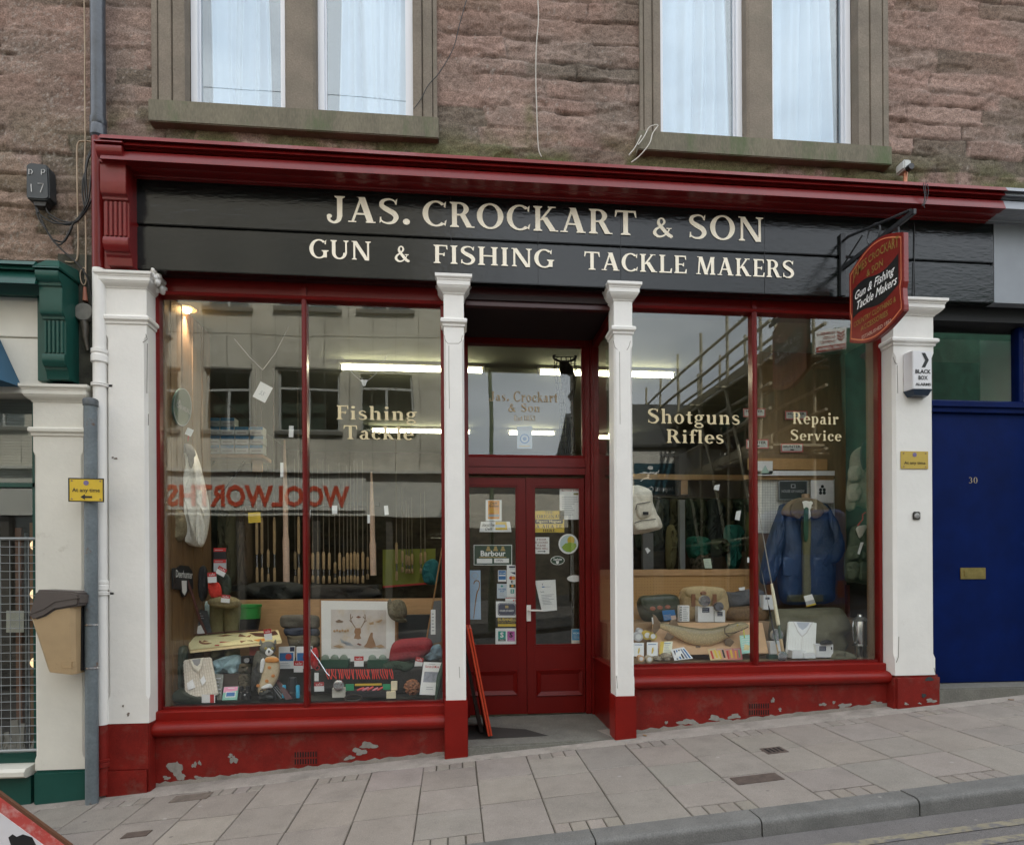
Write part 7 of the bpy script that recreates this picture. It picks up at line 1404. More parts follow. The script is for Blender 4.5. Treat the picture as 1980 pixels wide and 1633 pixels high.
sale('sale ticket under the red jumper', 810, 1280, 15, 20, 10, .5); sale('sale ticket between the two open green reel cases', 694, 1278, 18, 20, 0, .48); sale('sale ticket below the white key tag beside the window bar', 617, 1327, 19, 18, -2, .34)
# open green reel cases
for k, (x0, x1, lab) in enumerate(((620, 674, 'open dark green case of reels below the framed print on the left'), (710, 750, 'open dark green case of reels below the framed print on the right'))):
    t = thing('reel_case', lab, 'case', at((x0 + x1) / 2, 1292, .6)); box3('case', None, None, x0, 1275, x1, 1291, .55, .10, C(.01, .045, .025, .4), parent=t, bevel=.004); n = 3 - k
    for i in range(n): m = M(); p = at(x0 + (x1 - x0) * (i + .5) / n, 1272, .57); m.lathe((p.x, .56, p.z), [(.026, 0), (.032, .004), (.032, .02), (.02, .022)], 16, 'y'); m.build('reel', C(.16, .20, .16, .3), t, smooth=40)
# tartan scarf
t = thing('tartan_scarf', 'dark tartan scarf with a red fringe spread below the reel cases', 'scarf', at(690, 1340, .45)); puff('cloth', None, None, [(610, 1296), (640, 1292), (700, 1294), (760, 1290), (830, 1286), (846, 1300), (840, 1330), (780, 1340), (700, 1336), (620, 1338), (606, 1320)], .52, .05, C(.022, .02, .017, .95), parent=t, wr=.2)
rr = random.Random(3); m = M()
for k in range(30):
    x = 632 + k * 4.3; m.tube([at(x, 1293, .44), at(x + rr.uniform(-2, 3), 1303, .42), at(x + rr.uniform(0, 6), 1312, .41)], .004, 5)
m.build('fringe', C(.45, .03, .02, .9), t)
puff('green_gloves', 'pair of dark green knitted gloves below the red jumper', 'gloves', [(742, 1283), (760, 1277), (785, 1279), (800, 1283), (798, 1294), (784, 1298), (770, 1293), (756, 1296), (744, 1291)], .5, .04, C(.018, .035, .02, .95), wr=.5, seed=6)
t = thing('silver_reel', 'silver fishing reel on a pale box at the foot of the window bar', 'reel', at(655, 1348, .32)); box3('box', None, None, 642, 1330, 668, 1348, .34, .06, C(.5, .48, .42), parent=t); m = M(); p = at(655, 1324, .33); m.lathe((p.x, .31, p.z), [(.03, 0), (.042, .004), (.042, .03), (.03, .034)], 18, 'y'); m.build('drum', STEEL, t, smooth=40); m = M(); m.tube([(p.x + .02, .305, p.z), (p.x + .035, .29, p.z + .03), (p.x + .03, .27, p.z + .035)], .004, 6); m.build('crank', STEEL, t)
t = thing('knife_tray', 'black tray of red and green folding knives in the front of the left window', 'tray', at(712, 1348, .32)); box3('tray', None, None, 668, 1336, 756, 1347, .30, .12, INK, parent=t)
for x0, x1, mt_ in ((668, 684, C(.02, .22, .10)), (740, 755, C(.02, .22, .10)), (686, 738, YELI)): box3('card', None, None, x0, 1322 if mt_ is not YELI else 1321, x1, 1335 if mt_ is not YELI else 1325, .36, .01, mt_, parent=t)
for k in range(5): m = M(); a, b = at(690 + 10 * k, 1334 + (k % 2), .33), at(704 + 9 * k, 1329 - (k % 3), .35); m.tube([a, a.lerp(b, .5), b], [.007, .010, .007], 8); m.build('knife', [C(.45, .05, .05, .4), C(.40, .12, .15, .4)][k % 2], t, smooth=40)
m = M(); p = at(683, 1350, .25); m.tube([(p.x + .066 * math.cos(a * .3), .25 + .03 * math.sin(a * .3), p.z + .018 * math.sin(a * .3) + .006) for a in range(22)], .006, 6); m.build('dog_collar', C(.03, .025, .02, .4), smooth=60, tags=('small dark leather dog collar at the very front of the left window', 'collar'))
for k, (x, y, lab) in enumerate(((762, 1326, 'tall cream tackle box beside the pine cone'), (756, 1342, 'low cream tackle box beside the knife tray'))): box3('cream_box', lab, 'box', x - 6 - k * 3, y - 9 + k * 3, x + 6 + k * 3, y + 8, .32 - .03 * k, .03, C(.55, .48, .34))
t = thing('pine_cone_ball', 'rust brown ball of cone scales near the right end of the left window', 'ornament', at(797, 1346, .3)); p = at(797, 1328, .33); m = M(); m.ell(p, .055, .055, .058, 16, 12); m.build('core', C(.12, .05, .025), t); m = M(); rr = random.Random(8)
for k in range(120):
    a, b = rr.uniform(0, 6.28), math.acos(rr.uniform(-1, 1)); d = Vector((math.sin(b) * math.cos(a), math.sin(b) * math.sin(a), math.cos(b))); m.ell(p + d * .058, .011, .011, .008, 6, 4)
m.build('scales', C(.22, .09, .04, .7, .3, 40.), t, smooth=60)
c = Card('magazine', 'upright white magazine with a red heading and photograph in the left window', 'magazine', [(819, 1279), (854, 1280), (843, 1343), (811, 1342)], .36, PAPER, Yb=.28, th=.008); c.text('Ferrets & More', .14, .82, .9, .9, REDI, .01, fn=None).rect(.12, .38, .92, .7, C(.18, .19, .22, .4, .4, 30.), 'photograph').lines(.3, .92, .7, .96, 1, PALE).lines(.35, .14, .8, .26, 2, PALE)
m = M(); m.tube([at(858, 1282, .33), at(850, 1310, .3), at(843, 1352, .26)], [.02, .024, .012], 10); m.build('rolled_umbrella', C(.015, .04, .025, .6), smooth=50, tags=('rolled dark green umbrella against the right frame of the left window', 'umbrella'))
m = M(); m.tube([at(855, 1058, .42), at(838, 1160, .55), at(820, 1262, .68)], .006, 6); m.build('thumb_stick', C(.25, .14, .06, .5), tags=('slim brown stick leaning in the right corner of the left window', 'stick'))
c = Card('price_list', 'white price list hanging by the slim brown stick', 'paper', R4(833, 1178, 842, 1226), .5, PAPER, th=.001); c.lines(.2, .1, .8, .9, 6, PALE)
c = Card('charcoal_folder', 'grey folder standing behind the slim stick', 'folder', [(836, 1162), (853, 1160), (853, 1240), (826, 1246)], .9, C(.10, .10, .10), th=.01)
puff('blue_scarf', 'pale blue scarf folded at the right end of the plinth', 'scarf', [(822, 1262), (836, 1248), (852, 1246), (854, 1270), (838, 1276), (824, 1274)], .64, .05, C(.14, .2, .24, .9))
# tickets hanging in the glass
for k, (x, y, w, h, d, lab) in enumerate(((508, 758, 27, 33, 28, 'white price ticket with handwritten figures hanging high in the left window'), (563, 834, 9, 22, 2, 'narrow white ticket hanging beside the window bar'), (492, 1000, 24, 20, -3, 'yellow ticket hanging over the rod rack'), (545, 908, 6, 28, 0, 'tall slim white ticket left of the window bar'), (647, 985, 10, 16, 0, 'small white ticket below the window lettering'), (747, 986, 8, 18, -5, 'small tilted ticket among the rods on the right'), (596, 1000, 7, 30, 4, 'white ticket just right of the window bar'), (713, 1003, 5, 16, 0, 'tiny ticket hanging beside the cloth rod bag'))):
    c = Card('price_ticket', lab, 'ticket', T4(x, y, w, h, d), .5, YELI if k == 2 else PAPER, th=.001, group='price tickets hanging in the left window')
    if k == 0: c.text('55', .3, .3, .7, .55, PALE, 0, .3)
    elif k == 2: c.lines(.1, .1, .9, .9, 4, C(.3, .2, .02), 3)
for lab, a, b, cc in (('fine white cord holding the high price ticket', (453, 655), (508, 715), (558, 632)), ('fine white cord with a small triangular hanger left of the white column', (660, 690), (704, 742), (748, 688))):
    m = M(); m.tube([at(*a, .5), at((a[0] + cc[0]) / 2 - 22, (a[1] + b[1]) / 2 + 6, .5), at(*b, .5)], .0016, 4); m.tube([at(*b, .5), at((b[0] + cc[0]) / 2, (cc[1] + b[1]) / 2 + 8, .5), at(*cc, .5)], .0016, 4); m.build('display_string', PAPER, tags=(lab, 'string'))
m = M(); P_ = P3([(697, 734), (711, 734), (706, 746), (702, 746)], .5); m.extr(P_, (0, .004, 0)); m.build('cord_hook', PAPER, tags=('small white triangular cord hook hanging in the left window', 'hook'))
t = thing('key_tag', 'white key tag on a red ring beside the window bar', 'key tag', at(611, 1312, .33)); m = M(); p = at(613, 1290, .33); m.tube([(p.x + .018 * math.cos(a * .4), .33, p.z + .018 * math.sin(a * .4)) for a in range(17)], .003, 5); m.build('ring', REDI, t); Card('tag', None, None, R4(608, 1300, 616, 1316), .33, PAPER, th=.002, parent=t)
m = M(); m.tube([at(598, 1252, .36), at(616, 1276, .36), at(631, 1300, .34), at(637, 1306, .33)], [.005, .005, .004, .004], 6); m.build('steel_gaff', STEEL, smooth=50, tags=('bright steel gaff hook lying right of the window bar', 'gaff'))
puff('coiled_lead', 'coil of red cord beside the window bar', 'cord', [(603, 1256), (612, 1252), (616, 1268), (613, 1288), (604, 1290), (600, 1272)], .44, .03, C(.4, .03, .03, .8), wr=.5)
# ---------------- behind the back board: cartridge shelf, rod rack
t = thing('cartridge_shelf', 'brown shelf carrying stacks of blue and white cartridge boxes at the left of the shop', 'shelf', at(452, 884, 1.9)); box3('board', None, None, 396, 877, 508, 884, 1.75, .3, C(.30, .14, .06, .5), parent=t); box3('upright', None, None, 488, 884, 507, 912, 1.9, .03, C(.33, .17, .08, .5), parent=t); m = M()
for a, b in (((420, 885), (384, 926)), ((478, 885), (424, 960))):
    m = M(); m.tube([at(*a, 1.95), at(*b, 1.98)], .012, 6); m.build('brace', BLK, t)
k = 0; WB = C(.45, .48, .50, .5)
for r_ in range(4):
    y1 = 876 - r_ * 17.6
    for x0, x1 in ((396, 424), (426, 452), (454, 480), (483, 508)):
        if r_ == 3 and x0 > 450: continue
        k += 1; c = Card('cartridge_box', 'blue and white cartridge box in the stacks on the brown shelf', 'box', R4(x0 + (r_ % 2), y1 - 16, x1 + (r_ % 2), y1), 1.72, WB, th=.12, group='cartridge boxes on the brown shelf'); c.rect(0, .62, 1, 1, C(.05, .22, .42, .4)).rect(.15, .2, .85, .36, PALE)
m = M(); p0, p1 = at(455, 1137, 2.1), at(735, 1129, 2.1); m.box(p0.x, 1.95, p1.z - .06, p1.x, 2.3, p1.z); m.box(p0.x, 2.25, -.1, p1.x, 2.3, p1.z); m.box(p0.x, 2.1, p1.z + .85, p1.x, 2.14, p1.z + .89)
m.build('rod_rack', C(.02, .019, .016, .6), tags=('dark rack full of upright fishing rods behind the left window', 'rack'))
def rod(x, yb, yt, Y, ytip, first=[None]):
    b = at(x, yb, Y); h = at(x, yt, Y).z - b.z
    if first[0] is None:
        t = thing('fishing_rod', 'slim fishing rod with a cork handle standing in the dark rack', 'fishing rod', b, 'fishing rods in the dark rack')
        m = M(); m.lathe(b, [(.008, 0), (.015, .01), (.014, .09), (.010, .11)], 8); m.build('butt_grip', CORK, t, smooth=40); m = M(); m.lathe(b, [(.009, .11), (.009, .20)], 8); m.build('reel_seat', STEEL, t)
        m = M(); m.lathe(b, [(.010, .20), (.015, .215), (.015, .42), (.008, .45)], 8); m.build('cork_handle', CORK, t, smooth=40); m = M(); m.lathe(b, [(.0055, .45), (.003, 1.75)], 6); m.build('blank', C(.11, .09, .065, .3), t)
        first[0] = t; first.append(h); sc = h / .45; t.scale = (1, 1, sc); return t
    return dup(first[0], b, scale=(1, 1, h / .45))
rr = random.Random(4)
for x, yb, yt, Y in ((497, 1126, 1004, 2.0), (507, 1128, 1000, 2.02), (519, 1124, 1062, 2.05), (531, 1128, 1000, 2.0), (571, 1128, 1066, 2.05), (578, 1128, 998, 2.0), (605, 1126, 1068, 2.0), (615, 1128, 1066, 2.05), (626, 1128, 1066, 2.0), (637, 1127, 1068, 2.0), (657, 1128, 1068, 2.0), (672, 1126, 1068, 2.08), (679, 1126, 1068, 2.1), (686, 1127, 1066, 2.1), (692, 1128, 1068, 2.0), (702, 1127, 1066, 2.0), (711, 1120, 1076, 2.05), (767, 1122, 1048, 2.3), (778, 1106, 1064, 2.6), (786, 1108, 1072, 2.6), (791, 1108, 1074, 2.62), (797, 1108, 1070, 2.6), (814, 1108, 1068, 2.5), (822, 1106, 1066, 2.5), (550, 1126, 1080, 2.1), (648, 1126, 1086, 2.12), (665, 1126, 1076, 2.1), (590, 1126, 1084, 2.1)): rod(x, yb, yt, Y, 0)
CLB = C(.46, .34, .27, .9, .1)
for x, y0, y1, Y, lab in ((554, 850, 1128, 1.85, 'tall pinkish cloth rod bag standing in the middle of the rack'), (722, 912, 1112, 1.9, 'second cloth rod bag standing right of the rack')):
    m = M(); a, b = at(x - 4, y0, Y), at(x, y1, Y); m.tube([b, b.lerp(a, .3), b.lerp(a, .34), b.lerp(a, .6), a], [.032, .034, .026, .026, .010], 10); m.build('rod_bag', CLB, smooth=60, tags=(lab, 'rod bag', 'cloth rod bags'))
c = Card('yellow_reflection', 'yellow green reflection panel put in for a mirrored banner at the right of the rod rack', 'reflection panel', [(740, 1062), (842, 1060), (842, 1128), (740, 1136)], 2.7, mat('reflected yellow green', (.24, .27, .04), .6), th=.03); c.rect(0, 0, 1, .05, REDI)  # solid panel added in place of a reflection in the glass
puff('teal_jersey', 'teal jersey folded at the right of the yellow reflection panel', 'jersey', [(820, 1090), (836, 1080), (848, 1090), (846, 1126), (824, 1128), (816, 1112)], 2.4, .08, C(.02, .12, .14, .9))
puff('coil_of_net', 'dark keep net heaped under the rod rack', 'net', [(480, 1130), (520, 1124), (580, 1128), (590, 1150), (560, 1160), (510, 1158), (478, 1148)], 1.5, .12, C(.018, .02, .018, .9), wr=.5, seed=3); puff('dark_bundle', 'dark bundle of nets lying right of the window bar above the framed print', 'net', [(600, 1134), (650, 1130), (720, 1134), (738, 1150), (690, 1162), (610, 1160)], 1.5, .12, C(.02, .018, .016, .9), wr=.5, seed=4)
for k, (x, w, lab) in enumerate(((440, 26, 'long olive coat hanging in the gloom left of the rods'), (476, 18, 'long brown coat hanging in the gloom left of the rods'), (414, 20, 'dark green waterproof hanging at the far left of the shop'))):
    puff('hanging_garment', lab, 'coat', [(x - w * .5, 985), (x, 972), (x + w * .5, 985), (x + w * .6, 1050), (x + w * .55, 1120), (x - w * .5, 1124), (x - w * .6, 1050)], 2.1 + .1 * k, .10, [C(.10, .09, .05, .9), C(.11, .075, .045, .9), C(.04, .05, .035, .9)][k], wr=.4, seed=k)
# ================================================================== RIGHT WINDOW DISPLAY
def price(label, q, Y=.5, mt=None): c = Card('price_ticket', label, 'ticket', q, Y, mt or PAPER, th=.001, group='price tickets in the right window'); return c
# cream fishing vest on its hanger
t = thing('fishing_vest', 'cream fishing vest with black zips hanging by the white column in the right window', 'vest', at(1248, 1032, .5)); VC = C(.46, .42, .34, .9, .06)
puff('body', None, None, [(1212, 946), (1226, 938), (1240, 940), (1258, 950), (1261, 972), (1268, 992), (1275, 1004), (1279, 1020), (1262, 1027), (1236, 1032), (1224, 1031), (1210, 1010), (1208, 975)], .5, .08, VC, parent=t, wr=.25, seed=3)
for pts in ([(1230, 974), (1256, 970), (1259, 992), (1250, 1001), (1234, 1000)], [(1228, 1008), (1268, 1003), (1273, 1019), (1252, 1024), (1230, 1025)]): puff('pocket', None, None, pts, .425, .03, VC, parent=t, wr=.1)
for pts in ([(1229, 985), (1232, 974), (1257, 970)], [(1228, 1010), (1240, 1006), (1268, 1003)]): m = M(); m.tube(P3(pts, .39), .0035, 5); m.build('zip', INK, t)
Card('label_patch', None, None, R4(1243, 989, 1254, 995), .385, INK, th=.001, parent=t)
# bags on the display floor step
m = M(); m.box(DX1 + .08, .66, RZ, IX1 - .02, 1.1, zat(1300, 1203, .66)); part(m, 'display_plinth', MATS['plywood display floor'])
t = thing('leather_satchel', 'dark green leather satchel at the back left of the right window', 'satchel', at(1275, 1202, .85)); GLE = C(.035, .04, .028, .4, .2, 12.)
puff('body', None, None, [(1232, 1166), (1240, 1152), (1262, 1150), (1296, 1148), (1310, 1156), (1312, 1180), (1306, 1198), (1276, 1204), (1246, 1200), (1236, 1186)], .86, .11, GLE, parent=t, wr=.05); puff('flap', None, None, [(1238, 1156), (1262, 1151), (1300, 1150), (1310, 1160), (1308, 1176), (1280, 1184), (1254, 1182), (1240, 1172)], .77, .04, C(.045, .05, .034, .4, .2, 12.), parent=t, wr=.05)
for x, y in ((1262, 1176), (1276, 1174), (1291, 1173)): puff('strap_tab', None, None, rnd(x, y, 5.5, 4, 8), .73, .008, C(.22, .07, .04, .5), parent=t)
t = thing('canvas_bag', 'large tan canvas fishing bag with leather straps in the right window', 'bag', at(1360, 1205, .9)); TAN = C(.34, .25, .135, .9, .12, 30.)
puff('body', None, None, [(1318, 1140), (1336, 1134), (1366, 1134), (1394, 1136), (1402, 1150), (1406, 1176), (1404, 1198), (1380, 1204), (1330, 1204), (1314, 1196), (1313, 1165)], .92, .13, TAN, parent=t, wr=.08); puff('flap', None, None, [(1324, 1140), (1340, 1133), (1380, 1134), (1396, 1138), (1398, 1150), (1388, 1162), (1366, 1166), (1344, 1162), (1328, 1152)], .83, .05, C(.36, .275, .15, .9, .12, 30.), parent=t, wr=.06)
for x in (1341, 1382): c = Card('strap', None, None, R4(x - 4, 1148, x + 4, 1172), .76, C(.16, .07, .035, .5), th=.008, parent=t, bevel=.002)
puff('buckle', None, None, rnd(1360, 1146, 6, 4, 8), .77, .01, C(.2, .09, .05, .4), parent=t)
m = M(); m.tube(P3([(1318, 1145), (1312, 1160), (1310, 1185)], .9), .012, 6); m.build('shoulder_strap', C(.25, .17, .09, .8), t)
def reel(label, cx, cy, r, Y, mt, rim): 
    t = thing('fly_reel', label, 'reel', at(cx, cy + r, Y)); p = at(cx, cy, Y); R_ = r * (Y + CD) / FPX; m = M(); m.lathe((p.x, Y - .02, p.z), [(R_ * .3, 0), (R_ * .82, .0), (R_ * .84, .006), (R_, .004), (R_, .034), (R_ * .5, .036)], 24, 'y'); m.build('drum', mt, t, smooth=35)
    m = M(); m.lathe((p.x, Y - .024, p.z), [(R_ * .84, 0), (R_ * .98, 0), (R_ * .98, .004)], 24, 'y'); m.build('rim', rim, t); m = M(); m.lathe((p.x, Y - .034, p.z), [(R_ * .1, 0), (R_ * .16, .014)], 10, 'y'); m.build('spindle', STEEL, t)
    m = M(); m.lathe((p.x + R_ * .5, Y - .05, p.z - R_ * .3), [(R_ * .09, 0), (R_ * .11, .028)], 8, 'y'); m.build('handle', INK, t)
    for k in range(8): m = M(); a = k * .785; m.lathe((p.x + R_ * .58 * math.cos(a), Y - .0205, p.z + R_ * .58 * math.sin(a)), [(R_ * .11, 0), (R_ * .11, .001)], 8, 'y'); m.build('vent_hole', INK, t)
def white_box(label, x0, y0, x1, y1, Y, lx=None):
    c = Card('reel_box', label, 'box', R4(x0, y0, x1, y1), Y, C(.68, .66, .62, .5, .03), th=.07, group='white reel boxes in the right window'); 
    if lx: c.rect(*lx, NAVY).lines(lx[0] + .03, lx[1] + .04, lx[2] - .03, lx[3] - .04, 2, PALE)
    return c
white_box('large white reel box under the pale fly reel', 1350, 1172, 1380, 1202, .64, (.25, .62, .72, .92)); white_box('smaller white reel box under the dark fly reel', 1382, 1179, 1402, 1202, .63, (.25, .5, .75, .86))
c = Card('line_box', 'white box with black stripes beside the canvas bag', 'box', R4(1314, 1170, 1333, 1201), .64, PAPER, th=.05)
for k in range(9): c.rect(.0, .04 + .105 * k, .24, .09 + .105 * k, INK)
c.lines(.34, .05, .95, .95, 8, PALE, 3)
reel('pale fly reel with vent holes on the large white box', 1362, 1161, 11, .62, C(.36, .36, .35, .3), STEEL); reel('dark fly reel on the smaller white box', 1389, 1172, 9, .61, C(.04, .04, .045, .3), C(.1, .1, .11, .3)); reel('pale fly reel leaning by the rod handles', 1501, 1227, 12, .5, C(.42, .41, .38, .4), STEEL)
c = Card('leaflet', 'blue leaflet leaning against the dark satchel', 'leaflet', [(1280, 1180), (1304, 1178), (1308, 1196), (1284, 1200)], .68, BLUEI, th=.002); c.lines(.05, .1, .9, .6, 4, PALE).rect(.6, .0, 1., .4, C(.4, .3, .25))
price('white ticket under the dark satchel', [(1260, 1193), (1267, 1193), (1265, 1206), (1261, 1206)], .6)
# jumpers and basket
puff('grey_jumper', 'folded charcoal jumper beside the window bar in the right window', 'jumper', [(1402, 1146), (1420, 1144), (1450, 1138), (1470, 1140), (1476, 1158), (1466, 1168), (1430, 1172), (1408, 1174)], .88, .10, C(.075, .075, .08, .95), wr=.12); puff('woven_creel', 'brown woven fishing creel under the charcoal jumper', 'creel', [(1404, 1180), (1420, 1172), (1470, 1172), (1482, 1182), (1482, 1196), (1460, 1203), (1418, 1202), (1404, 1196)], .82, .11, mat('brown wicker', (.17, .10, .045), .7, var=.5, vs=90., bump=.6, bs=120), wr=.04)
price('folded white ticket on the charcoal jumper', [(1428, 1136), (1440, 1134), (1440, 1140), (1430, 1141)], .75)
# mounted pike on its tilted backboard
c = Card('backboard', 'tan tilted board behind the stuffed pike', 'board', [(1262, 1203), (1474, 1203), (1486, 1262), (1256, 1266)], .62, C(.40, .25, .135, .6, .12, 6.), Yb=.40, th=.012)
t = thing('stuffed_pike', 'long curved stuffed pike lying across the right window', 'stuffed fish', at(1350, 1250, .42)); ax = [(1275, 1208, 5.5), (1290, 1212, 8), (1308, 1219, 12), (1330, 1227, 15.5), (1352, 1231.5, 17.5), (1374, 1231, 17.5), (1395, 1225, 15.5), (1412, 1217.5, 12.5), (1428, 1211.5, 10.5), (1440, 1209, 6.5), (1447, 1210, 3)]
PIKE = newmat('pike skin')[0]
def pike_mat():
    m, tr, b = PIKE, PIKE.node_tree, PIKE.node_tree.nodes['Principled BSDF']; N_ = tr.nodes.new; L_ = tr.links.new
    a = N_('ShaderNodeAttribute'); a.attribute_name = 'tint'; n = N_('ShaderNodeTexVoronoi'); n.inputs['Scale'].default_value = 75.; co = N_('ShaderNodeTexCoord'); L_(co.outputs['Object'], n.inputs['Vector'])
    r = N_('ShaderNodeMapRange'); r.inputs[1].default_value = .25; r.inputs[2].default_value = .5; r.inputs[3].default_value = 1.12; r.inputs[4].default_value = .86; L_(n.outputs['Distance'], r.inputs[0])
    x = N_('ShaderNodeMixRGB'); x.blend_type = 'MULTIPLY'; x.inputs[0].default_value = 1.; L_(a.outputs['Color'], x.inputs[1]); L_(r.outputs[0], x.inputs[2]); L_(x.outputs[0], b.inputs['Base Color']); b.inputs['Roughness'].default_value = .3
pike_mat(); m = M(); Y = .46; n = 16; rg = []; cols = []
for k in range(len(ax) * 2 - 1):
    a, b = ax[k // 2], ax[min(k // 2 + k % 2, len(ax) - 1)]; x, y, r = [(p + q) / 2 for p, q in zip(a, b)]; c0 = at(x, y, Y); R_ = r * (Y + CD) / FPX
    rg.append([(c0.x + .12 * R_ * math.sin(6.283 * i / n), Y - .55 * R_ * math.cos(6.283 * i / n) * 1., c0.z + R_ * math.sin(6.283 * i / n)) for i in range(n)])
    for i in range(n): s_ = math.sin(6.283 * i / n); u = (s_ + 1) / 2; cols.append(np.array((.15, .125, .055)) * u ** 1.7 + np.array((.74, .58, .33)) * (1 - u ** 1.7))
m.rings(rg); o = m.build('body', PIKE, t, smooth=60); set_tint(o, cols)
FIN = C(.15, .10, .06, .5, .2, 40.)
for pts in ([(1277, 1204), (1268, 1190), (1262, 1186), (1264, 1204), (1261, 1218), (1266, 1226), (1276, 1214)], [(1292, 1207), (1297, 1198), (1306, 1196), (1314, 1212), (1304, 1214)], [(1290, 1222), (1284, 1234), (1294, 1238), (1304, 1230)], [(1346, 1247), (1343, 1256), (1350, 1266), (1355, 1258), (1354, 1248)], [(1400, 1236), (1402, 1246), (1412, 1250), (1420, 1240), (1412, 1233)]): puff('fin', None, None, pts, Y - .01, .006, FIN, parent=t, wr=.3, rnd=False)
m = M(); m.tube(P3([(1410, 1206), (1401, 1214), (1402, 1224), (1410, 1230)], Y - .06), .005, 5); m.build('gill_line', C(.07, .05, .025), t); m = M(); m.ell(at(1426, 1208, Y - .05), .008, .006, .008, 10, 6); m.build('eye', C(.4, .3, .04, .15), t, smooth=60); m = M(); m.tube(P3([(1404, 1224), (1422, 1222), (1438, 1216), (1447, 1211)], Y - .045), .004, 5); m.build('jaw_line', C(.06, .04, .02), t)
m = M(); m.tube(P3([(1438, 1216), (1439, 1228), (1440, 1233)], Y - .06), .004, 5); m.build('lure', C(.5, .55, .02, .4), tags=('small yellow lure hanging from the pike jaw', 'lure'))
# spools, packs and cards in the left corner
def spool(label, cx, cy, r, Y, mt): t = thing('line_spool', label, 'spool', at(cx, cy + r, Y), 'line spools'); p = at(cx, cy, Y); R_ = r * (Y + CD) / FPX; m = M(); m.lathe((p.x, Y - .025, p.z), [(R_ * .3, -.0), (R_, 0), (R_, .006), (R_ * .75, .008), (R_ * .75, .044), (R_, .046), (R_, .052)], 20, 'y'); m.build('bobbin', mt, t, smooth=30); m = M(); m.lathe((p.x, Y - .027, p.z), [(R_ * .3, 0), (R_ * .62, 0), (R_ * .62, .002)], 16, 'y'); m.build('label', PAPER, t)
spool('silver line spool at the left corner of the right window', 1233, 1230, 9, .5, C(.4, .4, .4, .3)); spool('gold line spool beside the silver one', 1250, 1227, 9, .5, C(.45, .33, .05, .3)); spool('second gold line spool nearest the pike tail', 1261, 1229, 8, .48, C(.40, .30, .06, .3)); spool('small silver spool above the gold ones', 1236, 1219, 6, .6, C(.4, .4, .42, .3))
for k, (q, mt_, lab) in enumerate(((R4(1225, 1242, 1245, 1268), PAPER, 'white hook packet with a yellow fish in the left corner'), (R4(1251, 1241, 1272, 1268), PAPER, 'second white hook packet with a yellow fish'), ([(1277, 1240), (1301, 1239), (1298, 1265), (1274, 1264)], C(.55, .55, .42), 'yellow edged instruction card'))):
    c = Card('hook_packet', lab, 'packet', q, .4, mt_, Yb=.34, th=.004, group='tackle packets in the right window'); c.lines(.1, .78, .9, .92, 1, BLUEI)
    if k < 2: c.poly([(.4, .2), (.5, .18), (.62, .4), (.58, .65), (.45, .55)], YELI)
    else: c.rect(0, 0, .3, 1, YELI).lines(.36, .15, .9, .75, 5, PALE)
c = Card('lure_pack', 'fanned packets of blue and black lures below the pike', 'packet', [(1297, 1255), (1322, 1250), (1340, 1272), (1304, 1276)], .34, C(.55, .56, .58), Yb=.24, th=.006, group='tackle packets in the right window')
for k in range(5): c.rect(.14 + .17 * k, .05, .24 + .17 * k, .85, [NAVY, BLUEI, INK, C(.1, .12, .2), BLUEI][k], 'lure')
for k in range(4):
    c = Card('lure_card', ('first', 'second', 'third', 'fourth')[k] + ' of the red and yellow lure cards fanned below the pike, counted from the left', 'card', [(1368 + 16 * k, 1254 - k % 2), (1385 + 16 * k, 1252), (1394 + 14 * k, 1274), (1374 + 15 * k, 1276)], .34 - .006 * k, [C(.42, .32, .16), C(.40, .22, .14), C(.38, .14, .10), C(.34, .10, .10)][k], Yb=.24, th=.004, group='tackle packets in the right window'); c.rect(.2, .1, .4, .8, [REDI, YELI, REDI, ORNG][k], 'lure').rect(.6, .15, .8, .85, [YELI, INK, YELI, C(.1, .2, .1)][k], 'lure').lines(.1, .86, .9, .97, 1, PALE)
c = Card('map_leaflet', 'pale green printed leaflet behind the window bar', 'leaflet', [(1430, 1228), (1456, 1226), (1458, 1260), (1434, 1264)], .42, C(.28, .50, .42), Yb=.34, th=.002); c.lines(.1, .1, .9, .95, 7, C(.5, .6, .5), 2).poly([(.2, .2), (.6, .15), (.7, .4), (.3, .5)], C(.5, .42, .2))
spool('copper coloured spool lying at the front left corner', 1238, 1272, 6.5, .24, C(.5, .3, .16, .4)); spool('clear spool at the front beside the stones', 1254, 1273, 7, .24, C(.35, .3, .2, .3))
for k, (x, y, rx, ry, lab) in enumerate(((1270, 1272, 9, 5, 'rough brown stone at the front of the right window'), (1287, 1269, 11, 8, 'larger grey stone at the front of the right window'))): puff('stone', lab, 'stone', rnd(x, y, rx, ry, 9), .27, .05, C(.22, .19, .14, .9, .3, 40.), wr=.3, seed=k)
# signs on the back panel
def hunter(label, q, Y): c = Card('boot_maker_sign', label, 'sign', q, Y, C(.50, .53, .50), th=.004, group='white boot maker signs with red borders'); c.frame(.05, C(.42, .10, .09)).text('HUNTER', .12, .50, .88, .80, INK, .02, sp=1.05).lines(.12, .24, .88, .36, 1, PALE).disc(.5, .28, .10, INK, 'emblem', .8)
HY = 1.07; hunter('boot maker sign behind the upper part of the window bar', R4(1437, 789, 1480, 806), HY); hunter('boot maker sign partly behind the word Repair', R4(1518, 794, 1561, 811), HY); hunter('boot maker sign low behind the window bar', R4(1443, 849, 1486, 867), HY); hunter('boot maker sign below the word Repair, clear of the lettering', R4(1510, 857, 1553, 874), HY)
m = M(); p0, p1 = at(1440, 872, 1.05), at(1700, 872, 1.05)
box3('batten', None, None, 1448, 886, 1600, 908, 1.06, .03, C(.34, .2, .08, .5), parent=B); box3('batten', None, None, 1440, 919, 1612, 927, 1.04, .03, C(.36, .22, .1, .5), parent=B)
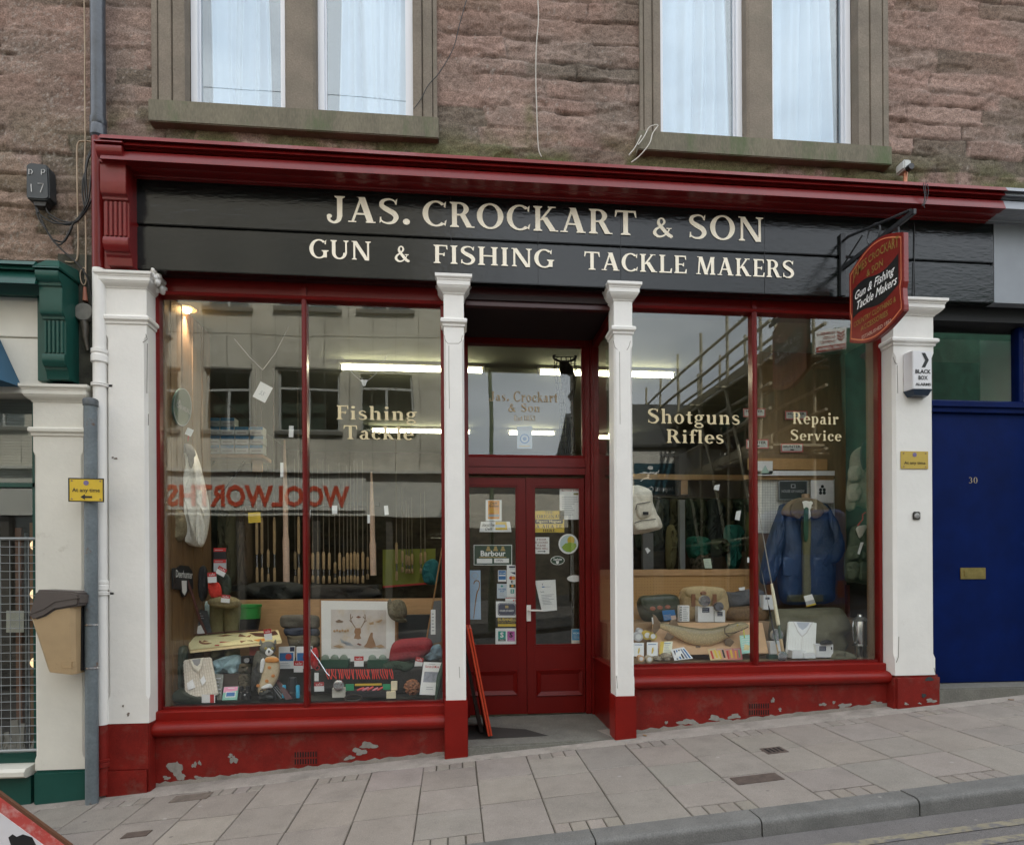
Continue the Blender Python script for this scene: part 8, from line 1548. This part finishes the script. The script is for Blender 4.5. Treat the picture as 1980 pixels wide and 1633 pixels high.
c = Card('mesh_board', 'white board with fine grid lines behind the waxed jacket', 'board', R4(1464, 926, 1614, 1030), 1.08, C(.50, .50, .46), th=.01)
for k in range(1, 30): c.rect(k / 30, 0, k / 30 + .003, 1, C(.2, .2, .2), 'grid_line')
for k in range(1, 20): c.rect(0, k / 20, 1, k / 20 + .004, C(.2, .2, .2), 'grid_line')
c = Card('maker_plaque', 'dark plaque with pale capitals above the waxed jacket', 'sign', R4(1506, 929, 1561, 966), 1.03, C(.03, .035, .035, .4), th=.006); c.frame(.02, PALE).text('HOUSE OF HARDY', .1, .38, .9, .52, PALE, .01).rect(.42, .62, .58, .82, PALE, 'emblem').rect(.45, .66, .55, .78, INK, 'emblem')
c = Card('emblem_card', 'white card with a black crossed emblem beside the dark plaque', 'card', R4(1568, 928, 1612, 972), 1.02, C(.55, .56, .55), th=.002)
for u, v in ((.5, .72), (.42, .58), (.58, .58), (.42, .44), (.58, .44)): c.disc(u, v, .07, INK, 'emblem')
c = Card('white_notice', 'white card with a small green tree standing behind the window bar', 'card', R4(1465, 891, 1494, 917), 1.0, PAPER, th=.002); c.poly([(.2, .1), (.5, .7), (.8, .1)], C(.3, .42, .36), 'emblem'); Card('shelf_strip', 'long pale strip below the wooden batten', 'strip', R4(1448, 910, 1614, 919), 1.0, C(.55, .56, .55), th=.002)
# waxed jacket on a torso with shirt and tie
t = thing('waxed_jacket', 'dark olive waxed jacket over a pale shirt and green tie on a bust', 'jacket', at(1552, 1168, .8)); WAX = mat('waxed cotton with reflected blue', (.02, .045, .098), .5, var=.25, vs=9., bump=.4, bs=50); Y = .84  # blue of a reflected van put into the olive jacket's colour
puff('body', None, None, [(1505, 985), (1520, 972), (1545, 966), (1578, 968), (1602, 982), (1610, 1020), (1612, 1080), (1610, 1140), (1606, 1164), (1560, 1168), (1516, 1166), (1505, 1130), (1503, 1060)], Y, .12, WAX, parent=t, wr=.3, seed=7)
puff('sleeve', None, None, [(1510, 984), (1500, 1000), (1486, 1040), (1474, 1086), (1470, 1122), (1482, 1130), (1496, 1122), (1506, 1080), (1512, 1030)], Y - .04, .08, WAX, parent=t, wr=.25, seed=2); puff('sleeve', None, None, [(1600, 984), (1614, 1004), (1626, 1040), (1630, 1066), (1618, 1086), (1592, 1098), (1582, 1092), (1600, 1064), (1606, 1040), (1598, 1010)], Y - .08, .07, WAX, parent=t, wr=.25, seed=3)
puff('cape', None, None, [(1510, 992), (1522, 972), (1546, 962), (1580, 966), (1602, 984), (1598, 990), (1576, 996), (1560, 1002), (1554, 984), (1540, 1000), (1524, 998)], Y - .12, .03, C(.13, .095, .055, .8), parent=t, wr=.1)
puff('shirt', None, None, [(1545, 976), (1552, 968), (1566, 968), (1573, 976), (1568, 996), (1558, 1006), (1550, 994)], Y - .13, .03, C(.56, .54, .48), parent=t); puff('jumper', None, None, [(1550, 1000), (1566, 1000), (1565, 1080), (1566, 1150), (1552, 1152), (1551, 1080)], Y - .12, .03, C(.10, .095, .045, .95), parent=t, wr=.1); puff('tie', None, None, [(1555, 981), (1562, 981), (1563, 990), (1562, 1040), (1556, 1046), (1553, 1030), (1554, 992)], Y - .158, .012, C(.012, .05, .022, .6), parent=t)
m = M(); m.tube(P3([(1551, 1004), (1550, 1080), (1551, 1160)], Y - .15), .005, 6); m.build('zip', INK, t); puff('collar', None, None, [(1530, 975), (1546, 964), (1554, 984), (1548, 1000), (1538, 1002), (1528, 992)], Y - .15, .02, C(.10, .075, .045, .95), parent=t); puff('collar', None, None, [(1574, 964), (1588, 974), (1592, 990), (1582, 1001), (1570, 1000), (1566, 984)], Y - .15, .02, C(.10, .075, .045, .95), parent=t)
for pts in ([(1514, 1076), (1546, 1078), (1546, 1116), (1514, 1112)], [(1572, 1078), (1604, 1076), (1604, 1112), (1572, 1116)]): puff('pocket', None, None, pts, Y - .118, .012, WAX, parent=t, wr=.2, rnd=False)
m = M(); p = at(1559, 1148, Y); m.tube([(p.x, Y, at(1559, 972, Y).z), (p.x, Y, at(1559, 955, Y).z)], .035, 12); m.build('bust_neck', C(.3, .2, .12), t, smooth=40)
price('white and gold swing ticket on the hem of the waxed jacket', [(1554, 1152), (1570, 1148), (1578, 1168), (1560, 1173)], .6).rect(0, 0, 1, .14, YELI).rect(.0, .16, 1, .5, PALE)
# vests on the right hand panelling
t = thing('tan_vest', 'faded tan fishing vest hanging high on the right panelling', 'vest', at(1650, 988, .55)); VT = C(.19, .17, .125, .9, .1); puff('body', None, None, [(1646, 880), (1656, 868), (1672, 862), (1682, 880), (1685, 920), (1684, 970), (1676, 982), (1656, 978), (1644, 988), (1636, 976), (1640, 930), (1644, 900)], .55, .07, VT, parent=t, wr=.5, seed=4)
for pts in ([(1642, 905), (1660, 902), (1662, 926), (1642, 930)], [(1640, 940), (1660, 936), (1662, 964), (1640, 968)]): puff('pocket', None, None, pts, .47, .025, VT, parent=t)
puff('lining', None, None, [(1664, 868), (1671, 852), (1676, 858), (1680, 874), (1676, 900), (1669, 908), (1664, 890)], .47, .012, INK, parent=t)
t = thing('green_vest', 'dark green many pocketed vest hanging below the tan one on the right panelling', 'vest', at(1665, 1130, .55)); VG = C(.05, .06, .035, .9, .15); puff('body', None, None, [(1645, 1024), (1656, 1016), (1676, 1018), (1690, 1030), (1692, 1080), (1692, 1124), (1676, 1130), (1656, 1126), (1636, 1122), (1634, 1080), (1642, 1050)], .55, .08, VG, parent=t, wr=.2, seed=6)
for pts in ([(1640, 1058), (1660, 1056), (1660, 1078), (1640, 1080)], [(1664, 1056), (1682, 1056), (1682, 1078), (1664, 1080)], [(1637, 1090), (1658, 1088), (1658, 1116), (1637, 1118)], [(1662, 1090), (1682, 1088), (1682, 1118), (1662, 1120)]): puff('pocket', None, None, pts, .46, .03, VG, parent=t)
puff('lapel', None, None, [(1655, 1022), (1662, 1016), (1676, 1016), (1668, 1034), (1662, 1040), (1658, 1032)], .46, .01, C(.38, .36, .3), parent=t); m = M(); m.tube(P3([(1658, 1016), (1668, 1004), (1668, 994), (1674, 990)], .52), .006, 6); m.build('hanger', REDI, t); price('slim white ticket on the green vest', [(1664, 1048), (1670, 1048), (1662, 1072), (1658, 1070)], .42)
m = M(); q = P3([(1666, 862), (1669, 850), (1672, 856)], .55); m.tube(q, .004, 5); m.build('coat_hook', INK, tags=('dark hook above the tan vest', 'hook'))
m = M(); m.box(at(1640, 1200, 1.05).x, 1.05, RZ, at(1672, 1200, 1.05).x, 1.095, zat(1660, 1130, 1.05)); m.build('board', C(.12, .025, .015, .6), tags=('narrow rust red panel under the green vest', 'panel'))
# rods with cork grips leaning by the window bar
for k, (a, b, e, lab) in enumerate((((1514, 1262), (1492, 1128), (1462, 960), 'fly rod with a long cream grip leaning from the front of the right window'), ((1505, 1264), (1486, 1170), (1464, 1062), 'second thinner fly rod leaning beside the first'))):
    t = thing('fly_rod', lab, 'fishing rod', at(*a, .3), 'fly rods leaning in the right window'); A_, B_, E_ = at(*a, .3), at(*b, .55), at(*e, .95); r_ = .014 if k == 0 else .007
    m = M(); m.tube([A_.lerp(B_, .2), A_.lerp(B_, .38)], r_ * .8, 10); m.build('reel_seat', C(.03, .06, .04, .3), t); m = M(); m.tube([A_, A_.lerp(B_, .19)], r_, 10); m.build('butt_grip', CORK, t, smooth=40)
    m = M(); m.tube([A_.lerp(B_, .39), A_.lerp(B_, .44), A_.lerp(B_, .9), B_], [r_, r_ * 1.15, r_, r_ * .6], 10); m.build('cork_handle', C(.58, .50, .36, .7) if k == 0 else INK, t, smooth=40); m = M(); m.tube([B_, E_], [r_ * .4, .003], 6); m.build('blank', C(.2, .18, .14, .3), t)
m = M(); p = at(1512, 1268, .25); m.lathe((p.x, .235, p.z), [(.03, 0), (.042, .003), (.042, .03), (.03, .032)], 20, 'y'); m.build('silver_reel', STEEL, smooth=35, tags=('silver reel at the foot of the leaning rods', 'reel'))
white_box('white box standing behind the leaning rods', 1489, 1240, 1514, 1264, .42); c = white_box('white box with a navy label right of the folded shirt', 1578, 1245, 1611, 1270, .36, (.18, .48, .58, .86)); c.rect(.86, .58, .93, .8, INK); white_box('low white box with a red edge in front of the folded shirt', 1532, 1257, 1558, 1272, .29); white_box('low white box right of the red edged one', 1554, 1262, 1577, 1272, .28); white_box('white box hanging by the window bar', 1476, 1150, 1496, 1178, .7, (.2, .7, .6, .85))
box3('green_tin', 'small dark green tin at the foot of the window bar', 'tin', 1487, 1265, 1510, 1274, .26, .05, C(.015, .04, .03, .4))
c = Card('folded_shirt', 'cream shirt folded in a clear wrapper in the right window', 'shirt', [(1525, 1200), (1580, 1202), (1577, 1265), (1521, 1262)], .5, C(.58, .56, .52, .6, .04), Yb=.36, th=.035, bevel=.008); c.poly([(.15, .99), (.85, .99), (.66, .64), (.5, .50), (.33, .66)], C(.40, .38, .36), 'collar').poly([(.18, .98), (.82, .98), (.64, .67), (.5, .55), (.36, .68)], C(.62, .61, .58), 'collar').poly([(.27, .97), (.73, .97), (.64, .82), (.5, .73), (.36, .82)], C(.32, .34, .38), 'neckband').poly([(.49, .56), (.52, .56), (.51, .1), (.49, .1)], C(.45, .43, .40), 'placket')  # collar edge shading is drawn in as a darker outline colour
for k in range(1, 11): c.rect(k / 11, .02, k / 11 + .008, .5, C(.48, .44, .42), 'stripe')
puff('olive_cloth', 'heavy olive waxed cloth draped behind the folded shirt', 'cloth', [(1488, 1202), (1496, 1180), (1530, 1176), (1600, 1174), (1622, 1176), (1634, 1196), (1640, 1214), (1626, 1228), (1634, 1244), (1620, 1262), (1600, 1264), (1560, 1250), (1500, 1252), (1486, 1236)], .66, .16, C(.095, .09, .058, .8, .12), wr=.3, seed=5); puff('cloth_fold', 'loose corner of olive cloth folded on the floor beside the steel kettle', 'cloth', [(1600, 1262), (1618, 1256), (1644, 1262), (1652, 1270), (1640, 1276), (1604, 1276)], .4, .06, C(.095, .09, .058, .8, .12), wr=.3)
puff('sunglasses', 'black wraparound glasses on the labelled white box', 'glasses', [(1587, 1240), (1596, 1236), (1606, 1238), (1608, 1244), (1596, 1245), (1586, 1245)], .36, .03, INK, wr=.1)
t = thing('camp_kettle', 'tall bright steel camp kettle standing at the right end of the right window', 'kettle', at(1664, 1270, .42)); p = at(1664, 1270, .42); z = lambda y: at(1664, y, .42).z - p.z; m = M(); m.lathe(p, [(.044, 0), (.046, z(1250)), (.054, z(1246)), (.056, z(1202)), (.050, z(1198)), (.026, z(1191)), (.024, z(1187)), (.016, z(1186))], 28); m.build('body', mat('brushed steel', (.66, .67, .68), .22, metal=1., var=.05), t, smooth=35)
m = M(); m.lathe((p.x, p.y, p.z + z(1248)), [(.05, 0), (.066, .004), (.066, .012), (.05, .016)], 28); m.build('lower_rim', MATS['brushed steel'], t, smooth=30); m = M(); m.lathe((p.x, p.y, p.z + z(1199)), [(.06, 0), (.069, .003), (.03, .034)], 28); m.build('shoulder', C(.10, .10, .09, .3), t, smooth=30)
m = M(); m.tube([(p.x - .066, p.y, p.z + z(1200)), (p.x - .085, p.y - .02, p.z + z(1210)), (p.x - .08, p.y - .02, p.z + z(1236)), (p.x - .055, p.y, p.z + z(1243))], .003, 6); m.build('wire_handle', STEEL, t); m = M(); q = at(1660, 1243, .36); m.add([(q.x - .008, .3635, q.z), (q.x + .008, .3635, q.z), (q.x, .3635, q.z + .02)], [(0, 1, 2)]); m.build('emblem', INK, t)
# clothes rail deep in the shop
m = M(); a, b = at(1232, 960, 2.6), at(1448, 966, 2.6); m.tube([a, b], .014, 8); m.build('clothes_rail', STEEL, tags=('steel clothes rail across the shop behind the right window', 'rail'))
JC = [C(.02, .032, .022, .9), C(.028, .036, .02, .9), C(.018, .028, .026, .9), C(.035, .035, .018, .9)]
for k, x in enumerate((1246, 1262, 1282, 1304, 1328, 1352, 1378, 1400, 1424, 1442)):
    puff('rail_jacket', 'dark green shooting jacket hanging on the rail at the back', 'jacket', [(x - 14, 976), (x, 964), (x + 14, 976), (x + 16, 1020), (x + 14, 1062), (x - 14, 1060), (x - 16, 1020)], 2.5 + .04 * (k % 3), .16, JC[k % 4], group='dark jackets on the back rail', wr=.4, seed=k)
for pts, c_, lab in (([(1402, 1020), (1416, 1014), (1432, 1020), (1430, 1060), (1426, 1096), (1410, 1098), (1402, 1060)], C(.015, .12, .11, .9), 'teal overalls hanging below the dark jackets'), ([(1290, 1022), (1298, 1014), (1304, 1030), (1302, 1060), (1300, 1098), (1290, 1098), (1288, 1060)], C(.13, .12, .06, .9), 'narrow olive overalls hanging left of the metal post'), ([(1328, 1042), (1350, 1036), (1370, 1044), (1368, 1070), (1350, 1080), (1332, 1076)], C(.015, .10, .07, .9), 'teal jersey with an orange flash folded below the jackets'), ([(1334, 1078), (1360, 1066), (1376, 1080), (1372, 1100), (1336, 1100)], mat('camouflage cloth', (.11, .09, .06)), 'camouflage trousers folded below the teal jersey'), ([(1374, 1046), (1400, 1042), (1404, 1064), (1396, 1076), (1376, 1074)], C(.03, .045, .025, .9), 'dark green bag on the shelf below the jackets'), ([(1444, 1000), (1454, 994), (1458, 1030), (1456, 1080), (1446, 1086)], C(.11, .12, .05, .9), 'yellowish olive coat hanging by the window bar')):
    puff('hung_clothing', lab, 'clothing', pts, 2.2, .12, c_, wr=.4, seed=len(lab))
m = M(); a = at(1318, 966, 2.05); m.box(a.x - .03, 2.03, -.02, a.x + .03, 2.09, a.z); m.build('metal_post', C(.16, .17, .17, .5), tags=('grey metal post in front of the clothes rail', 'post')); m = M(); a = at(1252, 1030, 2.05); m.box(a.x - .06, 2.03, -.02, a.x + .06, 2.09, a.z); m.build('metal_post', C(.10, .10, .095, .5), tags=('wide dark post below the cream vest', 'post'))
for k, (q, lab) in enumerate((([(1247, 1060), (1252, 1058), (1258, 1064), (1252, 1070)], 'diamond ticket below the cream vest'), ([(1424, 988), (1433, 986), (1430, 1006), (1421, 1004)], 'white ticket hanging before the jackets'), ([(1382, 938), (1392, 936), (1390, 948), (1380, 946)], 'small tilted ticket above the jackets'), ([(1445, 1077), (1456, 1077), (1456, 1087), (1445, 1087)], 'white ticket left of the window bar'))): price(lab, q, .8)
c = Card('graph_card', 'pale squared card standing on the pegboard rail', 'card', [(1360, 1080), (1374, 1079), (1377, 1098), (1363, 1098)], 1.06, C(.38, .44, .34), th=.002); c.lines(.1, .1, .9, .9, 5, PALE)
box3('ceiling_beam', None, None, 1224, 917, 1470, 927, 2.9, .06, C(.50, .33, .18, .6), parent=B); box3('wood_post', None, None, 1320, 928, 1330, 955, 2.9, .06, C(.46, .3, .17, .6), parent=B)
